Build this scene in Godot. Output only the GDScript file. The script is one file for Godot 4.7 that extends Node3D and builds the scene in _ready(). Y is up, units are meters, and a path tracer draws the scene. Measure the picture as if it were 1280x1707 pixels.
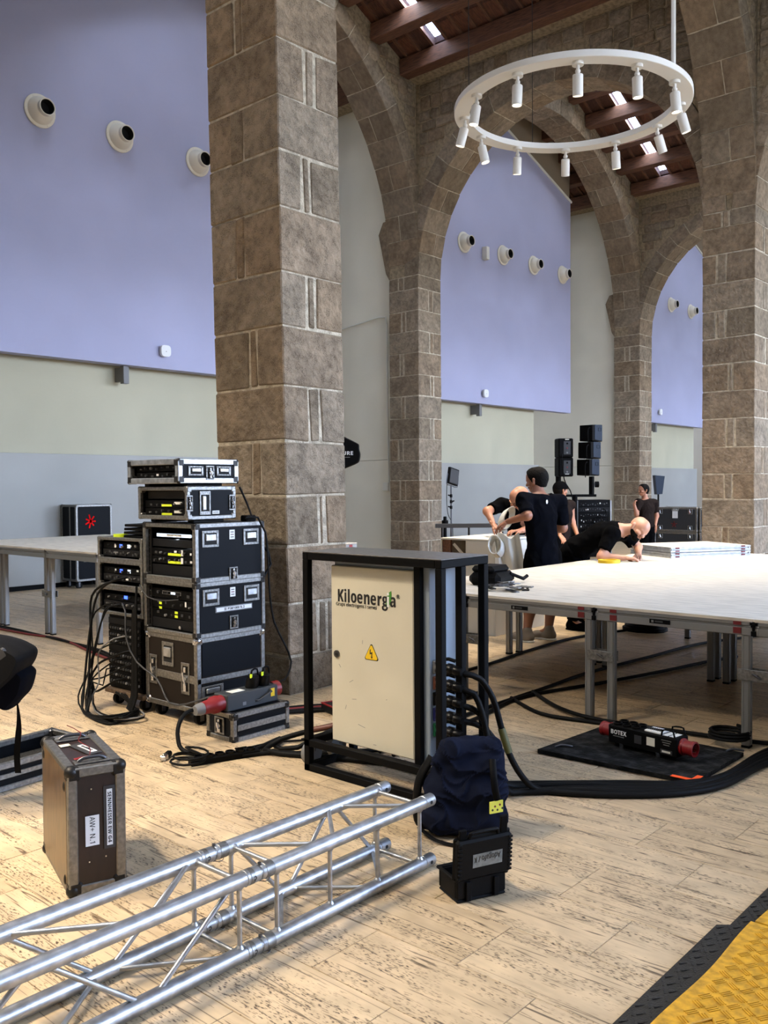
extends Node3D
# u runs along the row of naves (to the right and away), v runs across them towards the lilac end walls; P(u, v, y) is a point.

var M := {}
var used := {}
var rng := RandomNumberGenerator.new()


func P(u: float, v: float, y: float) -> Vector3:
	return Vector3(u, y, -v)


func at(pos: Vector3) -> Transform3D:
	return Transform3D(Basis(), pos)


func turned(pos: Vector3, ry: float, rx := 0.0, rz := 0.0) -> Transform3D:
	return Transform3D(Basis.from_euler(Vector3(rx, ry, rz)), pos)


func along(a: Vector3, dir: Vector3) -> Transform3D:
	# y of the returned frame points along dir
	var y := dir.normalized()
	var x := y.cross(Vector3(0, 0, 1) if absf(y.z) < 0.9 else Vector3(1, 0, 0)).normalized()
	return Transform3D(Basis(x, y, x.cross(y)), a)


class MB:
	var v := PackedVector3Array()
	var n := PackedVector3Array()

	func tri(a: Vector3, b: Vector3, c: Vector3, na: Vector3, nb: Vector3, nc: Vector3) -> void:
		v.append(a)
		n.append(na)
		if (b - a).cross(c - a).dot(na + nb + nc) > 0.0:
			v.append(c)
			v.append(b)
			n.append(nc)
			n.append(nb)
		else:
			v.append(b)
			v.append(c)
			n.append(nb)
			n.append(nc)

	func face(a: Vector3, b: Vector3, c: Vector3, outward: Vector3) -> void:
		var m := (b - a).cross(c - a)
		if m.length_squared() < 1e-16:
			return
		m = m.normalized()
		if m.dot(outward) < 0.0:
			m = -m
		tri(a, b, c, m, m, m)

	func quad(a: Vector3, b: Vector3, c: Vector3, d: Vector3, outward: Vector3) -> void:
		face(a, b, c, outward)
		face(a, c, d, outward)

	func quadn(a: Vector3, b: Vector3, c: Vector3, d: Vector3, na: Vector3, nb: Vector3, nc: Vector3, nd: Vector3) -> void:
		tri(a, b, c, na, nb, nc)
		tri(a, c, d, na, nc, nd)

	# any six-sided block; corner index bits: 1 = x, 2 = y, 4 = z
	func hexa(c: Array, b: float) -> void:
		var mid := Vector3.ZERO
		for q in c:
			mid += q
		mid /= 8.0
		var ax := [1, 2, 4]
		var f := []
		for i in 8:
			var row := []
			for k in 3:
				var p: Vector3 = c[i]
				if b > 0.0:
					for j in 3:
						if j != k:
							var e: Vector3 = c[i ^ ax[j]] - c[i]
							p += e.normalized() * minf(b, e.length() * 0.45)
				row.append(p)
			f.append(row)
		for k in 3:
			var p: int = ax[(k + 1) % 3]
			var q: int = ax[(k + 2) % 3]
			for s in 2:
				var o: int = ax[k] * s
				quad(f[o][k], f[o | p][k], f[o | p | q][k], f[o | q][k], f[o][k] + f[o | p | q][k] - mid * 2.0)
		if b <= 0.0:
			return
		for k in 3:
			var p := (k + 1) % 3
			var q := (k + 2) % 3
			for s in 4:
				var o: int = (ax[p] if s & 1 else 0) | (ax[q] if s & 2 else 0)
				var e: int = o | ax[k]
				quad(f[o][p], f[e][p], f[e][q], f[o][q], (c[o] + c[e]) * 0.5 - mid)
		for i in 8:
			face(f[i][0], f[i][1], f[i][2], c[i] - mid)

	func box(t: Transform3D, s: Vector3, b := 0.003) -> void:
		var c := []
		for i in 8:
			c.append(t * Vector3((0.5 if i & 1 else -0.5) * s.x, (0.5 if i & 2 else -0.5) * s.y, (0.5 if i & 4 else -0.5) * s.z))
		hexa(c, b)

	# a box from corner to corner, straight with the axes
	func slab(a: Vector3, b: Vector3, bev := 0.003) -> void:
		box(Transform3D(Basis(), (a + b) * 0.5), (b - a).abs(), bev)

	func bar(a: Vector3, b: Vector3, w: float, h: float, bev := 0.002) -> void:
		# a rectangular bar from a to b, h measured upwards
		var z := (b - a).normalized()
		var x := Vector3.UP.cross(z)
		x = Vector3(1, 0, 0) if x.length() < 0.01 else x.normalized()
		box(Transform3D(Basis(x, z.cross(x), z), (a + b) * 0.5), Vector3(w, h, a.distance_to(b)), bev)

	func tube(pts: Array, r: float, sides := 8, closed := false, squash := 1.0) -> void:
		var k := pts.size()
		if k < 2:
			return
		var rings := []
		var norms := []
		var x := Vector3.ZERO
		for i in k:
			var t: Vector3
			if closed:
				t = pts[(i + 1) % k] - pts[(i + k - 1) % k]
			else:
				t = pts[mini(i + 1, k - 1)] - pts[maxi(i - 1, 0)]
			t = t.normalized()
			if i == 0:
				x = t.cross(Vector3.UP)
				if x.length() < 0.05:
					x = t.cross(Vector3(1, 0, 0))
			x = (x - t * x.dot(t)).normalized()
			var y := t.cross(x)
			var ring := []
			var nm := []
			for j in sides:
				var w := TAU * j / sides
				var d := x * cos(w) + y * sin(w) * squash
				ring.append(pts[i] + d * r)
				nm.append((x * cos(w) * squash + y * sin(w)).normalized())
			rings.append(ring)
			norms.append(nm)
		for i in (k if closed else k - 1):
			var i2 := (i + 1) % k
			for j in sides:
				var j2 := (j + 1) % sides
				quadn(rings[i][j], rings[i][j2], rings[i2][j2], rings[i2][j], norms[i][j], norms[i][j2], norms[i2][j2], norms[i2][j])
		if not closed:
			for j in range(1, sides - 1):
				face(rings[0][0], rings[0][j], rings[0][j + 1], pts[0] - pts[1])
				face(rings[k - 1][0], rings[k - 1][j], rings[k - 1][j + 1], pts[k - 1] - pts[k - 2])

	# prof: points (radius, height); turned about y of t; corners sharper than about 35 degrees stay sharp
	func lathe(t: Transform3D, prof: Array, sides := 24, from := 0.0, sweep := TAU) -> void:
		var inv := t.basis.inverse().transposed()
		var k := prof.size()
		var sn := []
		for i in k - 1:
			var d: Vector2 = prof[i + 1] - prof[i]
			sn.append(Vector2(d.y, -d.x).normalized() if d.length() > 1e-9 else Vector2.ZERO)
		for i in k - 1:
			var na: Vector2 = sn[i]
			var nb: Vector2 = sn[i]
			if i > 0 and sn[i].dot(sn[i - 1]) > 0.8:
				na = (sn[i] + sn[i - 1]).normalized()
			if i < k - 2 and sn[i].dot(sn[i + 1]) > 0.8:
				nb = (sn[i] + sn[i + 1]).normalized()
			for j in sides:
				var w0 := from + sweep * j / sides
				var w1 := from + sweep * (j + 1) / sides
				var c0 := Vector3(cos(w0), 0, sin(w0))
				var c1 := Vector3(cos(w1), 0, sin(w1))
				var pa: Vector2 = prof[i]
				var pb: Vector2 = prof[i + 1]
				var up := Vector3.UP
				var q0 := t * (c0 * pa.x + up * pa.y)
				var q1 := t * (c1 * pa.x + up * pa.y)
				var q2 := t * (c1 * pb.x + up * pb.y)
				var q3 := t * (c0 * pb.x + up * pb.y)
				var n0 := (inv * (c0 * na.x + up * na.y)).normalized()
				var n1 := (inv * (c1 * na.x + up * na.y)).normalized()
				var n2 := (inv * (c1 * nb.x + up * nb.y)).normalized()
				var n3 := (inv * (c0 * nb.x + up * nb.y)).normalized()
				if pa.x > 1e-6:
					tri(q0, q1, q2 if pb.x > 1e-6 else q3, n0, n1, n2)
				if pb.x > 1e-6:
					tri(q0, q2, q3, n0, n2, n3)

	func cyl(a: Vector3, b: Vector3, r: float, sides := 12, r2 := -1.0) -> void:
		if r2 < 0.0:
			r2 = r
		var h := a.distance_to(b)
		var y := (b - a).normalized()
		var x := y.cross(Vector3(0, 0, 1) if absf(y.z) < 0.9 else Vector3(1, 0, 0)).normalized()
		lathe(Transform3D(Basis(x, y, x.cross(y)), a), [Vector2(0, 0), Vector2(r, 0), Vector2(r2, h), Vector2(0, h)], sides)

	func ball(t: Transform3D, r: float, sides := 12) -> void:
		var p := []
		for i in 9:
			var w := -PI / 2 + PI * i / 8.0
			p.append(Vector2(maxf(cos(w), 0.0) * r, sin(w) * r))
		lathe(t, p, sides)

	# polygon in the xy plane of t, pushed from z = 0 to z = depth
	func prism(t: Transform3D, poly: PackedVector2Array, depth: float) -> void:
		var idx := Geometry2D.triangulate_polygon(poly)
		var z0 := -t.basis.z
		for i in range(0, idx.size(), 3):
			var q := []
			for j in 3:
				q.append(Vector3(poly[idx[i + j]].x, poly[idx[i + j]].y, 0))
			face(t * q[0], t * q[1], t * q[2], z0)
			for j in 3:
				q[j].z = depth
			face(t * q[0], t * q[1], t * q[2], -z0)
		var s := 1.0 if not Geometry2D.is_polygon_clockwise(poly) else -1.0
		for i in poly.size():
			var a := poly[i]
			var b := poly[(i + 1) % poly.size()]
			var o := t.basis * Vector3((b - a).y * s, -(b - a).x * s, 0)
			quad(t * Vector3(a.x, a.y, 0), t * Vector3(b.x, b.y, 0), t * Vector3(b.x, b.y, depth), t * Vector3(a.x, a.y, depth), o)

	func add(o: MB, t: Transform3D) -> void:
		var inv := t.basis.inverse().transposed()
		for i in o.v.size():
			v.append(t * o.v[i])
			n.append((inv * o.n[i]).normalized())

	func mesh() -> ArrayMesh:
		var a := []
		a.resize(Mesh.ARRAY_MAX)
		a[Mesh.ARRAY_VERTEX] = v
		a[Mesh.ARRAY_NORMAL] = n
		var m := ArrayMesh.new()
		m.add_surface_from_arrays(Mesh.PRIMITIVE_TRIANGLES, a)
		return m


func numbered(called: String, under: Node) -> String:
	var key := str(under.get_instance_id()) + called
	var k: int = used.get(key, 0)
	used[key] = k + 1
	return called if k == 0 else "%s_%03d" % [called, k]


func part(called: String, b: MB, m: Material, parent: Node) -> MeshInstance3D:
	var o := MeshInstance3D.new()
	o.name = numbered(called, parent)
	o.mesh = b.mesh()
	o.material_override = m
	parent.add_child(o, true)
	return o


func tag(o: Node, label: String, category: String, group := "", kind := "") -> void:
	if label:
		o.set_meta("label", label)
	if category:
		o.set_meta("category", category)
	if group:
		o.set_meta("group", group)
	if kind:
		o.set_meta("kind", kind)


func thing(called: String, label: String, category: String, pos: Vector3, turn := 0.0, group := "") -> Node3D:
	var o := Node3D.new()
	o.name = numbered(called, self)
	add_child(o, true)
	o.position = pos
	o.rotation.y = turn
	tag(o, label, category, group)
	return o


# a thing of one mesh, given in world coordinates; its origin goes to the middle of its underside
func solo(called: String, b: MB, m: Material, label: String, category: String, group := "", kind := "") -> MeshInstance3D:
	var box := AABB(b.v[0], Vector3.ZERO)
	for p in b.v:
		box = box.expand(p)
	var c := Vector3(box.get_center().x, box.position.y, box.get_center().z)
	for i in b.v.size():
		b.v[i] -= c
	var o := part(called, b, m, self)
	o.position = c
	tag(o, label, category, group, kind)
	return o


# a piece of the setting, parts given in world coordinates
func setting(called: String, label: String, category: String, pos := Vector3.ZERO) -> Node3D:
	var o := thing(called, label, category, pos)
	o.set_meta("kind", "structure")
	return o


func words(s: String, h: float, m: Material, parent: Node, t: Transform3D, called := "lettering", font := "Droid Sans", weight := 400, squeeze := 1.0) -> MeshInstance3D:
	var f := SystemFont.new()
	f.font_names = PackedStringArray([font])
	f.font_weight = weight
	var tm := TextMesh.new()
	tm.text = s
	tm.font = f
	tm.font_size = 48
	tm.pixel_size = h / 48.0 * 1.38
	tm.depth = 0.0012
	tm.curve_step = 2.0
	var o := MeshInstance3D.new()
	o.name = numbered(called, parent)
	o.mesh = tm
	o.material_override = m
	parent.add_child(o, true)
	o.transform = t.scaled_local(Vector3(squeeze, 1, 1))
	return o


func smooth(pts: Array, step := 0.06) -> Array:
	var out := []
	var k := pts.size()
	for i in k - 1:
		var p0: Vector3 = pts[maxi(i - 1, 0)]
		var p1: Vector3 = pts[i]
		var p2: Vector3 = pts[i + 1]
		var p3: Vector3 = pts[mini(i + 2, k - 1)]
		var m := clampi(int(p1.distance_to(p2) / step), 1, 40)
		for j in m:
			out.append(p1.cubic_interpolate(p2, p0, p3, float(j) / m))
	out.append(pts[k - 1])
	return out


func cable(called: String, pts: Array, r: float, m: Material, label: String, group := "", step := 0.06) -> MeshInstance3D:
	var b := MB.new()
	b.tube(smooth(pts, step), r, 7)
	return solo(called, b, m, label, "cable", group)


func grain(seed_: int, freq: float, stops: Array, size := 512, octaves := 4, kind := FastNoiseLite.TYPE_SIMPLEX_SMOOTH) -> NoiseTexture2D:
	var f := FastNoiseLite.new()
	f.noise_type = kind
	f.seed = seed_
	f.frequency = freq
	f.fractal_octaves = octaves
	var t := NoiseTexture2D.new()
	t.width = size
	t.height = size
	t.seamless = true
	t.noise = f
	if stops.size():
		var g := Gradient.new()
		var off := PackedFloat32Array()
		var col := PackedColorArray()
		for s in stops:
			off.append(s[0])
			col.append(s[1])
		g.offsets = off
		g.colors = col
		t.color_ramp = g
	return t


func mat(called: String, c: Color, rough := 0.6, metal := 0.0) -> StandardMaterial3D:
	var m := StandardMaterial3D.new()
	m.resource_name = called
	m.albedo_color = c
	m.roughness = rough
	m.metallic = metal
	M[called] = m
	return m


func textured(called: String, c: Color, rough: float, metal: float, tex: Texture2D, scale: Vector3, bump: Texture2D = null, depth := 0.0) -> StandardMaterial3D:
	var m := mat(called, c, rough, metal)
	m.albedo_texture = tex
	m.uv1_triplanar = true
	m.uv1_world_triplanar = true
	m.uv1_scale = scale
	if bump:
		m.heightmap_enabled = true
		m.heightmap_texture = bump
		m.heightmap_scale = depth
	return m


func glow(called: String, c: Color, energy: float) -> StandardMaterial3D:
	var m := mat(called, c, 0.5)
	m.emission_enabled = true
	m.emission = c
	m.emission_energy_multiplier = energy
	return m


func gray(x: float) -> Color:
	return Color(x, x, x)


func _ready() -> void:
	rng.seed = 20240611
	# camera
	var cam := Camera3D.new()
	cam.name = "camera"
	add_child(cam)
	var a := deg_to_rad(41.4)
	var pitch := deg_to_rad(-1.65)
	var roll := deg_to_rad(0.41)
	var fh := P(cos(a), sin(a), 0)
	var rt := P(sin(a), -cos(a), 0)
	var fw := fh * cos(pitch) + Vector3.UP * sin(pitch)
	var up := Vector3.UP * cos(pitch) - fh * sin(pitch)
	cam.transform = Transform3D(Basis(rt * cos(roll) - up * sin(roll), rt * sin(roll) + up * cos(roll), -fw), Vector3(0, 1.5, 0))
	cam.fov = rad_to_deg(2.0 * atan(853.5 / 1510.0))
	cam.near = 0.05
	cam.far = 120.0
	cam.current = true
	# sky and exposure
	var env := Environment.new()
	env.background_mode = Environment.BG_SKY
	var sky := Sky.new()
	var sm := ProceduralSkyMaterial.new()
	sm.sky_top_color = Color(0.62, 0.72, 0.9)
	sm.sky_horizon_color = Color(0.82, 0.87, 0.95)
	sm.ground_bottom_color = Color(0.45, 0.42, 0.38)
	sm.ground_horizon_color = Color(0.6, 0.58, 0.55)
	sm.sky_energy_multiplier = SKY_ENERGY
	sm.ground_energy_multiplier = 0.6
	sky.sky_material = sm
	env.sky = sky
	env.tonemap_mode = Environment.TONE_MAPPER_LINEAR
	env.tonemap_exposure = EXPOSURE
	env.sdfgi_enabled = true
	env.ssao_enabled = true
	env.ssil_enabled = true
	var we := WorldEnvironment.new()
	we.name = "surroundings"
	we.environment = env
	add_child(we)
	# daylight of the glazed front, which lies behind and to the right of the camera
	for k in [1, 2, 3]:
		daylight("front_daylight", P(-0.47 + 9.55 * k, -7.7, 4.75), Vector3(0, 0, -1), Vector2(6.6, 4.2), Color(0.91, 0.955, 1.0), FRONT_ENERGY)
	# daylight of the roof slots, one per slope and bay
	for k in 4:
		for s in [-1.0, 1.0]:
			for vv in [-2.95, 3.45, 10.25, 13.764]:
				var uc: float = -0.47 + 9.55 * k
				daylight("roof_daylight", P(uc + s * 2.4, vv, 10.42), Vector3(-s * 0.40, -0.91, 0), Vector2(3.2, 0.24), Color(0.92, 0.96, 1.0), SLOT_ENERGY, true)
	make_materials()
	build_shell()
	build_masonry()
	build_end_walls()
	build_roof()
	build_rings()
	build_stage()
	build_power_box()
	build_rack_stacks()
	build_truss()
	build_foreground()
	build_background()
	build_cables()
	build_people()


const EXPOSURE := 0.5
const SKY_ENERGY := 6.0
const FRONT_ENERGY := 76.0
const SLOT_ENERGY := 22.0
const SPOT_ENERGY := 26.0


func daylight(called: String, pos: Vector3, dir: Vector3, size: Vector2, c: Color, energy: float, flip := false) -> void:
	var l := AreaLight3D.new()
	l.name = numbered(called, self)
	add_child(l)
	var z := -dir.normalized()
	var y := Vector3(0, 0, 1) if flip else Vector3.UP
	var x := y.cross(z).normalized()
	l.transform = Transform3D(Basis(x, z.cross(x), z), pos)
	l.area_size = size
	l.light_color = c
	l.light_energy = energy
	l.area_range = 60.0
	l.area_attenuation = 2.0
	l.shadow_enabled = true


func streaks(s: int, freq: float, w: int, h: int, full: int) -> PackedByteArray:
	var f := FastNoiseLite.new()
	f.noise_type = FastNoiseLite.TYPE_SIMPLEX_SMOOTH
	f.seed = s
	f.frequency = freq
	f.fractal_octaves = 3
	var im := f.get_seamless_image(w, h, false, false, 0.1, true)
	im.convert(Image.FORMAT_L8)
	im.resize(full, full, Image.INTERPOLATE_CUBIC)
	return im.get_data()


func travertine() -> ImageTexture:
	# the veins run down the picture, which lies along v on the floor
	var k := 1024
	var veins := streaks(11, 0.020, k, 56, k)
	var fine := streaks(12, 0.07, k, 150, k)
	var pits := streaks(13, 0.16, k, 480, k)
	var bands := streaks(14, 0.012, k, 40, k)
	var cloud := streaks(15, 0.012, k, k, k)
	var hair := streaks(16, 0.055, k, 90, k)
	var out := PackedByteArray()
	out.resize(k * k * 3)
	for i in k * k:
		var band := bands[i] / 255.0
		var tone := 0.84 + 0.16 * cloud[i] / 255.0 - 0.10 * absf(band - 0.5)
		var dark := 0.0
		var t := absi(veins[i] - 128)
		if t < 10 and fine[i] > 104:
			dark = (1.0 - t / 10.0) * minf((fine[i] - 104) / 26.0, 1.0) * 0.85
		t = absi(hair[i] - 128)
		if t < 9 and pits[i] > 120 and bands[i] > 96:
			dark = maxf(dark, (1.0 - t / 9.0) * minf((pits[i] - 120) / 24.0, 1.0) * 0.6)
		if pits[i] > 166 and band > 0.5:
			dark = maxf(dark, 0.9 * minf((pits[i] - 166) / 22.0, 1.0) * minf((band - 0.5) * 6.0, 1.0))
		var warm := 1.0 - 0.05 * fine[i] / 255.0
		tone *= warm
		out[i * 3] = int(255 * lerpf(0.83 * tone, 0.22, dark))
		out[i * 3 + 1] = int(255 * lerpf(0.735 * tone, 0.17, dark))
		out[i * 3 + 2] = int(255 * lerpf(0.595 * tone, 0.12, dark))
	return ImageTexture.create_from_image(Image.create_from_data(k, k, false, Image.FORMAT_RGB8, out))


func stone_texture() -> ImageTexture:
	# weathered sandstone: soft stains, coarse grain, small pits and pale bloom
	var k := 512
	var cloud := streaks(51, 0.010, k, k, k)
	var blot := streaks(52, 0.03, k, k, k)
	var grit := streaks(53, 0.35, k, k, k)
	var bloom := streaks(54, 0.014, k, k, k)
	var r := RandomNumberGenerator.new()
	r.seed = 5
	var out := PackedByteArray()
	out.resize(k * k * 3)
	for i in k * k:
		var t := 0.70 + 0.22 * cloud[i] / 255.0 + 0.16 * (blot[i] / 255.0 - 0.5) + 0.26 * (grit[i] / 255.0 - 0.5) + r.randf_range(-0.05, 0.05)
		if grit[i] < 84 and blot[i] < 120:
			t *= 0.72
		var pale := clampf((bloom[i] - 158) / 40.0, 0.0, 1.0) * 0.35
		out[i * 3] = int(255 * clampf(lerpf(t, 0.98, pale), 0, 1))
		out[i * 3 + 1] = int(255 * clampf(lerpf(t, 0.99, pale), 0, 1))
		out[i * 3 + 2] = int(255 * clampf(lerpf(t, 1.0, pale), 0, 1))
	return ImageTexture.create_from_image(Image.create_from_data(k, k, false, Image.FORMAT_RGB8, out))


func make_materials() -> void:
	# stone
	var st := grain(1, 0.012, [[0.0, gray(0.70)], [0.4, gray(0.86)], [0.7, gray(0.95)], [1.0, gray(1.0)]], 512, 6)
	var stb := grain(2, 0.05, [], 512, 5)
	var stt := stone_texture()
	var tints := [Color(0.64, 0.565, 0.475), Color(0.61, 0.54, 0.455), Color(0.66, 0.595, 0.51), Color(0.63, 0.57, 0.49), Color(0.62, 0.54, 0.445), Color(0.58, 0.52, 0.44)]
	for i in tints.size():
		var m := textured("stone%d" % i, tints[i], 0.92, 0.0, stt, Vector3(0.62, 0.62, 0.62), stb, 1.3)
		m.uv1_offset = Vector3(i * 0.37, i * 0.21, i * 0.53)
		m.metallic_specular = 0.2
	textured("mortar", Color(0.79, 0.74, 0.65), 0.95, 0.0, st, Vector3(1.7, 1.7, 1.7), stb, 0.7).metallic_specular = 0.2
	textured("rubble_mortar", Color(0.66, 0.595, 0.49), 0.95, 0.0, st, Vector3(1.7, 1.7, 1.7), stb, 1.2).metallic_specular = 0.2
	# floor
	var tv := travertine()
	var tone := [Color(1, 1, 1), Color(0.98, 0.975, 0.97), Color(0.985, 0.975, 0.96), Color(0.965, 0.955, 0.94)]
	for i in 4:
		var m := textured("travertine%d" % i, tone[i], 0.38, 0.0, tv, Vector3(0.72, 0.72, 0.4))
		m.uv1_offset = Vector3(0.31 * i, 0, 0.23 * i)
		m.metallic_specular = 0.42
	mat("joint", Color(0.34, 0.29, 0.23), 0.9)
	# paint
	var pn := grain(5, 0.006, [[0.0, gray(0.94)], [1.0, gray(1.0)]], 256, 3)
	textured("lilac", Color(0.635, 0.64, 0.745), 0.7, 0.0, pn, Vector3(0.25, 0.25, 0.25))
	textured("cream_paint", Color(0.70, 0.68, 0.585), 0.7, 0.0, pn, Vector3(0.3, 0.3, 0.3))
	textured("pale_panel", Color(0.60, 0.595, 0.57), 0.5, 0.0, pn, Vector3(0.3, 0.3, 0.3))
	textured("side_paint", Color(0.86, 0.835, 0.765), 0.75, 0.0, pn, Vector3(0.3, 0.3, 0.3))
	textured("taupe_paint", Color(0.52, 0.46, 0.38), 0.8, 0.0, pn, Vector3(0.3, 0.3, 0.3))
	mat("white_trim", Color(0.85, 0.84, 0.80), 0.5)
	mat("outer_wall", Color(0.62, 0.57, 0.50), 0.9)
	# wood; the beams run along v
	var wd := grain(7, 0.02, [[0.0, gray(0.55)], [0.5, gray(0.85)], [1.0, gray(1.0)]], 512, 5)
	textured("beam_wood", Color(0.43, 0.285, 0.205), 0.75, 0.0, wd, Vector3(3.5, 3.5, 0.35))
	textured("rafter_wood", Color(0.43, 0.28, 0.19), 0.8, 0.0, wd, Vector3(0.35, 3.5, 3.5))
	for i in 3:
		textured("roof_board%d" % i, [Color(0.36, 0.225, 0.155), Color(0.42, 0.255, 0.17), Color(0.32, 0.20, 0.145)][i], 0.85, 0.0, wd, Vector3(0.6, 2.0, 2.5))
	mat("white_metal", Color(0.90, 0.885, 0.85), 0.4)
	mat("nozzle_white", Color(0.84, 0.81, 0.74), 0.45)
	mat("black", Color(0.03, 0.03, 0.032), 0.6).metallic_specular = 0.2
	mat("deep_black", Color(0.012, 0.012, 0.013), 0.8)
	mat("dark_gray", Color(0.16, 0.16, 0.165), 0.55)
	mat("mid_gray", Color(0.42, 0.42, 0.42), 0.5)
	mat("rubber", Color(0.04, 0.039, 0.038), 0.6).metallic_specular = 0.25
	mat("gloss_black", Color(0.02, 0.02, 0.022), 0.35).metallic_specular = 0.3
	var al := grain(21, 0.03, [[0.0, gray(0.72)], [1.0, gray(1.0)]], 256, 4)
	textured("aluminium", Color(0.80, 0.81, 0.82), 0.4, 1.0, al, Vector3(2, 2, 2))
	textured("worn_aluminium", Color(0.60, 0.595, 0.58), 0.45, 1.0, al, Vector3(5, 5, 5))
	mat("dull_aluminium", Color(0.52, 0.52, 0.515), 0.5, 0.7)
	mat("chrome", Color(0.85, 0.86, 0.88), 0.18, 1.0)
	mat("steel", Color(0.36, 0.36, 0.37), 0.4, 1.0)
	mat("dark_steel", Color(0.17, 0.165, 0.16), 0.45, 0.8)
	mat("white", Color(0.86, 0.86, 0.85), 0.5)
	mat("off_white", Color(0.80, 0.79, 0.75), 0.6)
	mat("red", Color(0.46, 0.035, 0.05), 0.45)
	mat("star_red", Color(0.80, 0.06, 0.06), 0.7).metallic_specular = 0.1
	mat("dark_red", Color(0.38, 0.03, 0.04), 0.5)
	mat("yellow", Color(0.88, 0.72, 0.08), 0.5)
	mat("lime", Color(0.80, 0.88, 0.16), 0.5)
	mat("orange", Color(0.95, 0.34, 0.12), 0.5)
	mat("green", Color(0.04, 0.36, 0.22), 0.5)
	mat("leaf_green", Color(0.25, 0.52, 0.18), 0.5)
	mat("blue", Color(0.03, 0.07, 0.33), 0.5)
	mat("brown", Color(0.36, 0.19, 0.13), 0.55)
	mat("ink", Color(0.035, 0.035, 0.04), 0.6)
	textured("cream", Color(0.80, 0.775, 0.69), 0.42, 0.0, pn, Vector3(1, 1, 1))
	mat("cabinet_side", Color(0.50, 0.545, 0.59), 0.5)
	textured("sheet", Color(0.50, 0.49, 0.47), 0.35, 0.4, al, Vector3(3, 3, 3))
	mat("splitter_gray", Color(0.17, 0.18, 0.185), 0.5)
	textured("worn_wood", Color(0.45, 0.36, 0.27), 0.8, 0.0, wd, Vector3(2, 2, 2))
	textured("brown_ply", Color(0.15, 0.085, 0.068), 0.45, 0.0, wd, Vector3(2, 0.6, 2))
	textured("golden_ply", Color(0.42, 0.32, 0.19), 0.3, 0.0, wd, Vector3(2, 0.6, 2))
	textured("foam", Color(0.20, 0.195, 0.18), 0.95, 0.0, stb, Vector3(3, 3, 3), stb, 2.0)
	mat("bag_black", Color(0.055, 0.055, 0.06), 0.7).metallic_specular = 0.2
	mat("navy_cloth", Color(0.03, 0.036, 0.06), 0.85).metallic_specular = 0.15
	mat("hard_black", Color(0.035, 0.035, 0.036), 0.5).metallic_specular = 0.25
	textured("silver_tape", Color(0.56, 0.58, 0.57), 0.4, 0.3, al, Vector3(6, 6, 6))
	textured("mat_black", Color(0.22, 0.22, 0.22), 0.75, 0.0, grain(41, 0.012, [[0.0, gray(0.3)], [0.5, gray(0.55)], [0.7, gray(0.8)], [1.0, gray(1.0)]], 512, 6), Vector3(1.5, 1.5, 1.5), stb, 0.3).metallic_specular = 0.2
	textured("ramp_black", Color(0.16, 0.16, 0.155), 0.75, 0.0, st, Vector3(4, 4, 4), stb, 0.3)
	textured("ramp_yellow", Color(0.84, 0.63, 0.13), 0.6, 0.0, st, Vector3(4, 4, 4))
	mat("foam_white", Color(0.88, 0.87, 0.83), 0.7)
	mat("navy_cloth2", Color(0.075, 0.09, 0.145), 0.85).metallic_specular = 0.15
	mat("pale_yellow", Color(0.86, 0.83, 0.30), 0.6)
	mat("speaker_blue", Color(0.11, 0.15, 0.21), 0.5).metallic_specular = 0.3
	mat("case_gray", Color(0.20, 0.205, 0.21), 0.5).metallic_specular = 0.2
	mat("olive_sleeve", Color(0.30, 0.30, 0.14), 0.6)
	glow("bulb_glow", Color(1.0, 0.96, 0.88), 14.0)
	var pane := mat("roof_glass", Color(0.95, 0.97, 1.0, 0.1), 0.05)
	pane.transparency = BaseMaterial3D.TRANSPARENCY_ALPHA


func stone() -> Material:
	return M["stone%d" % rng.randi_range(0, 5)]


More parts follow.
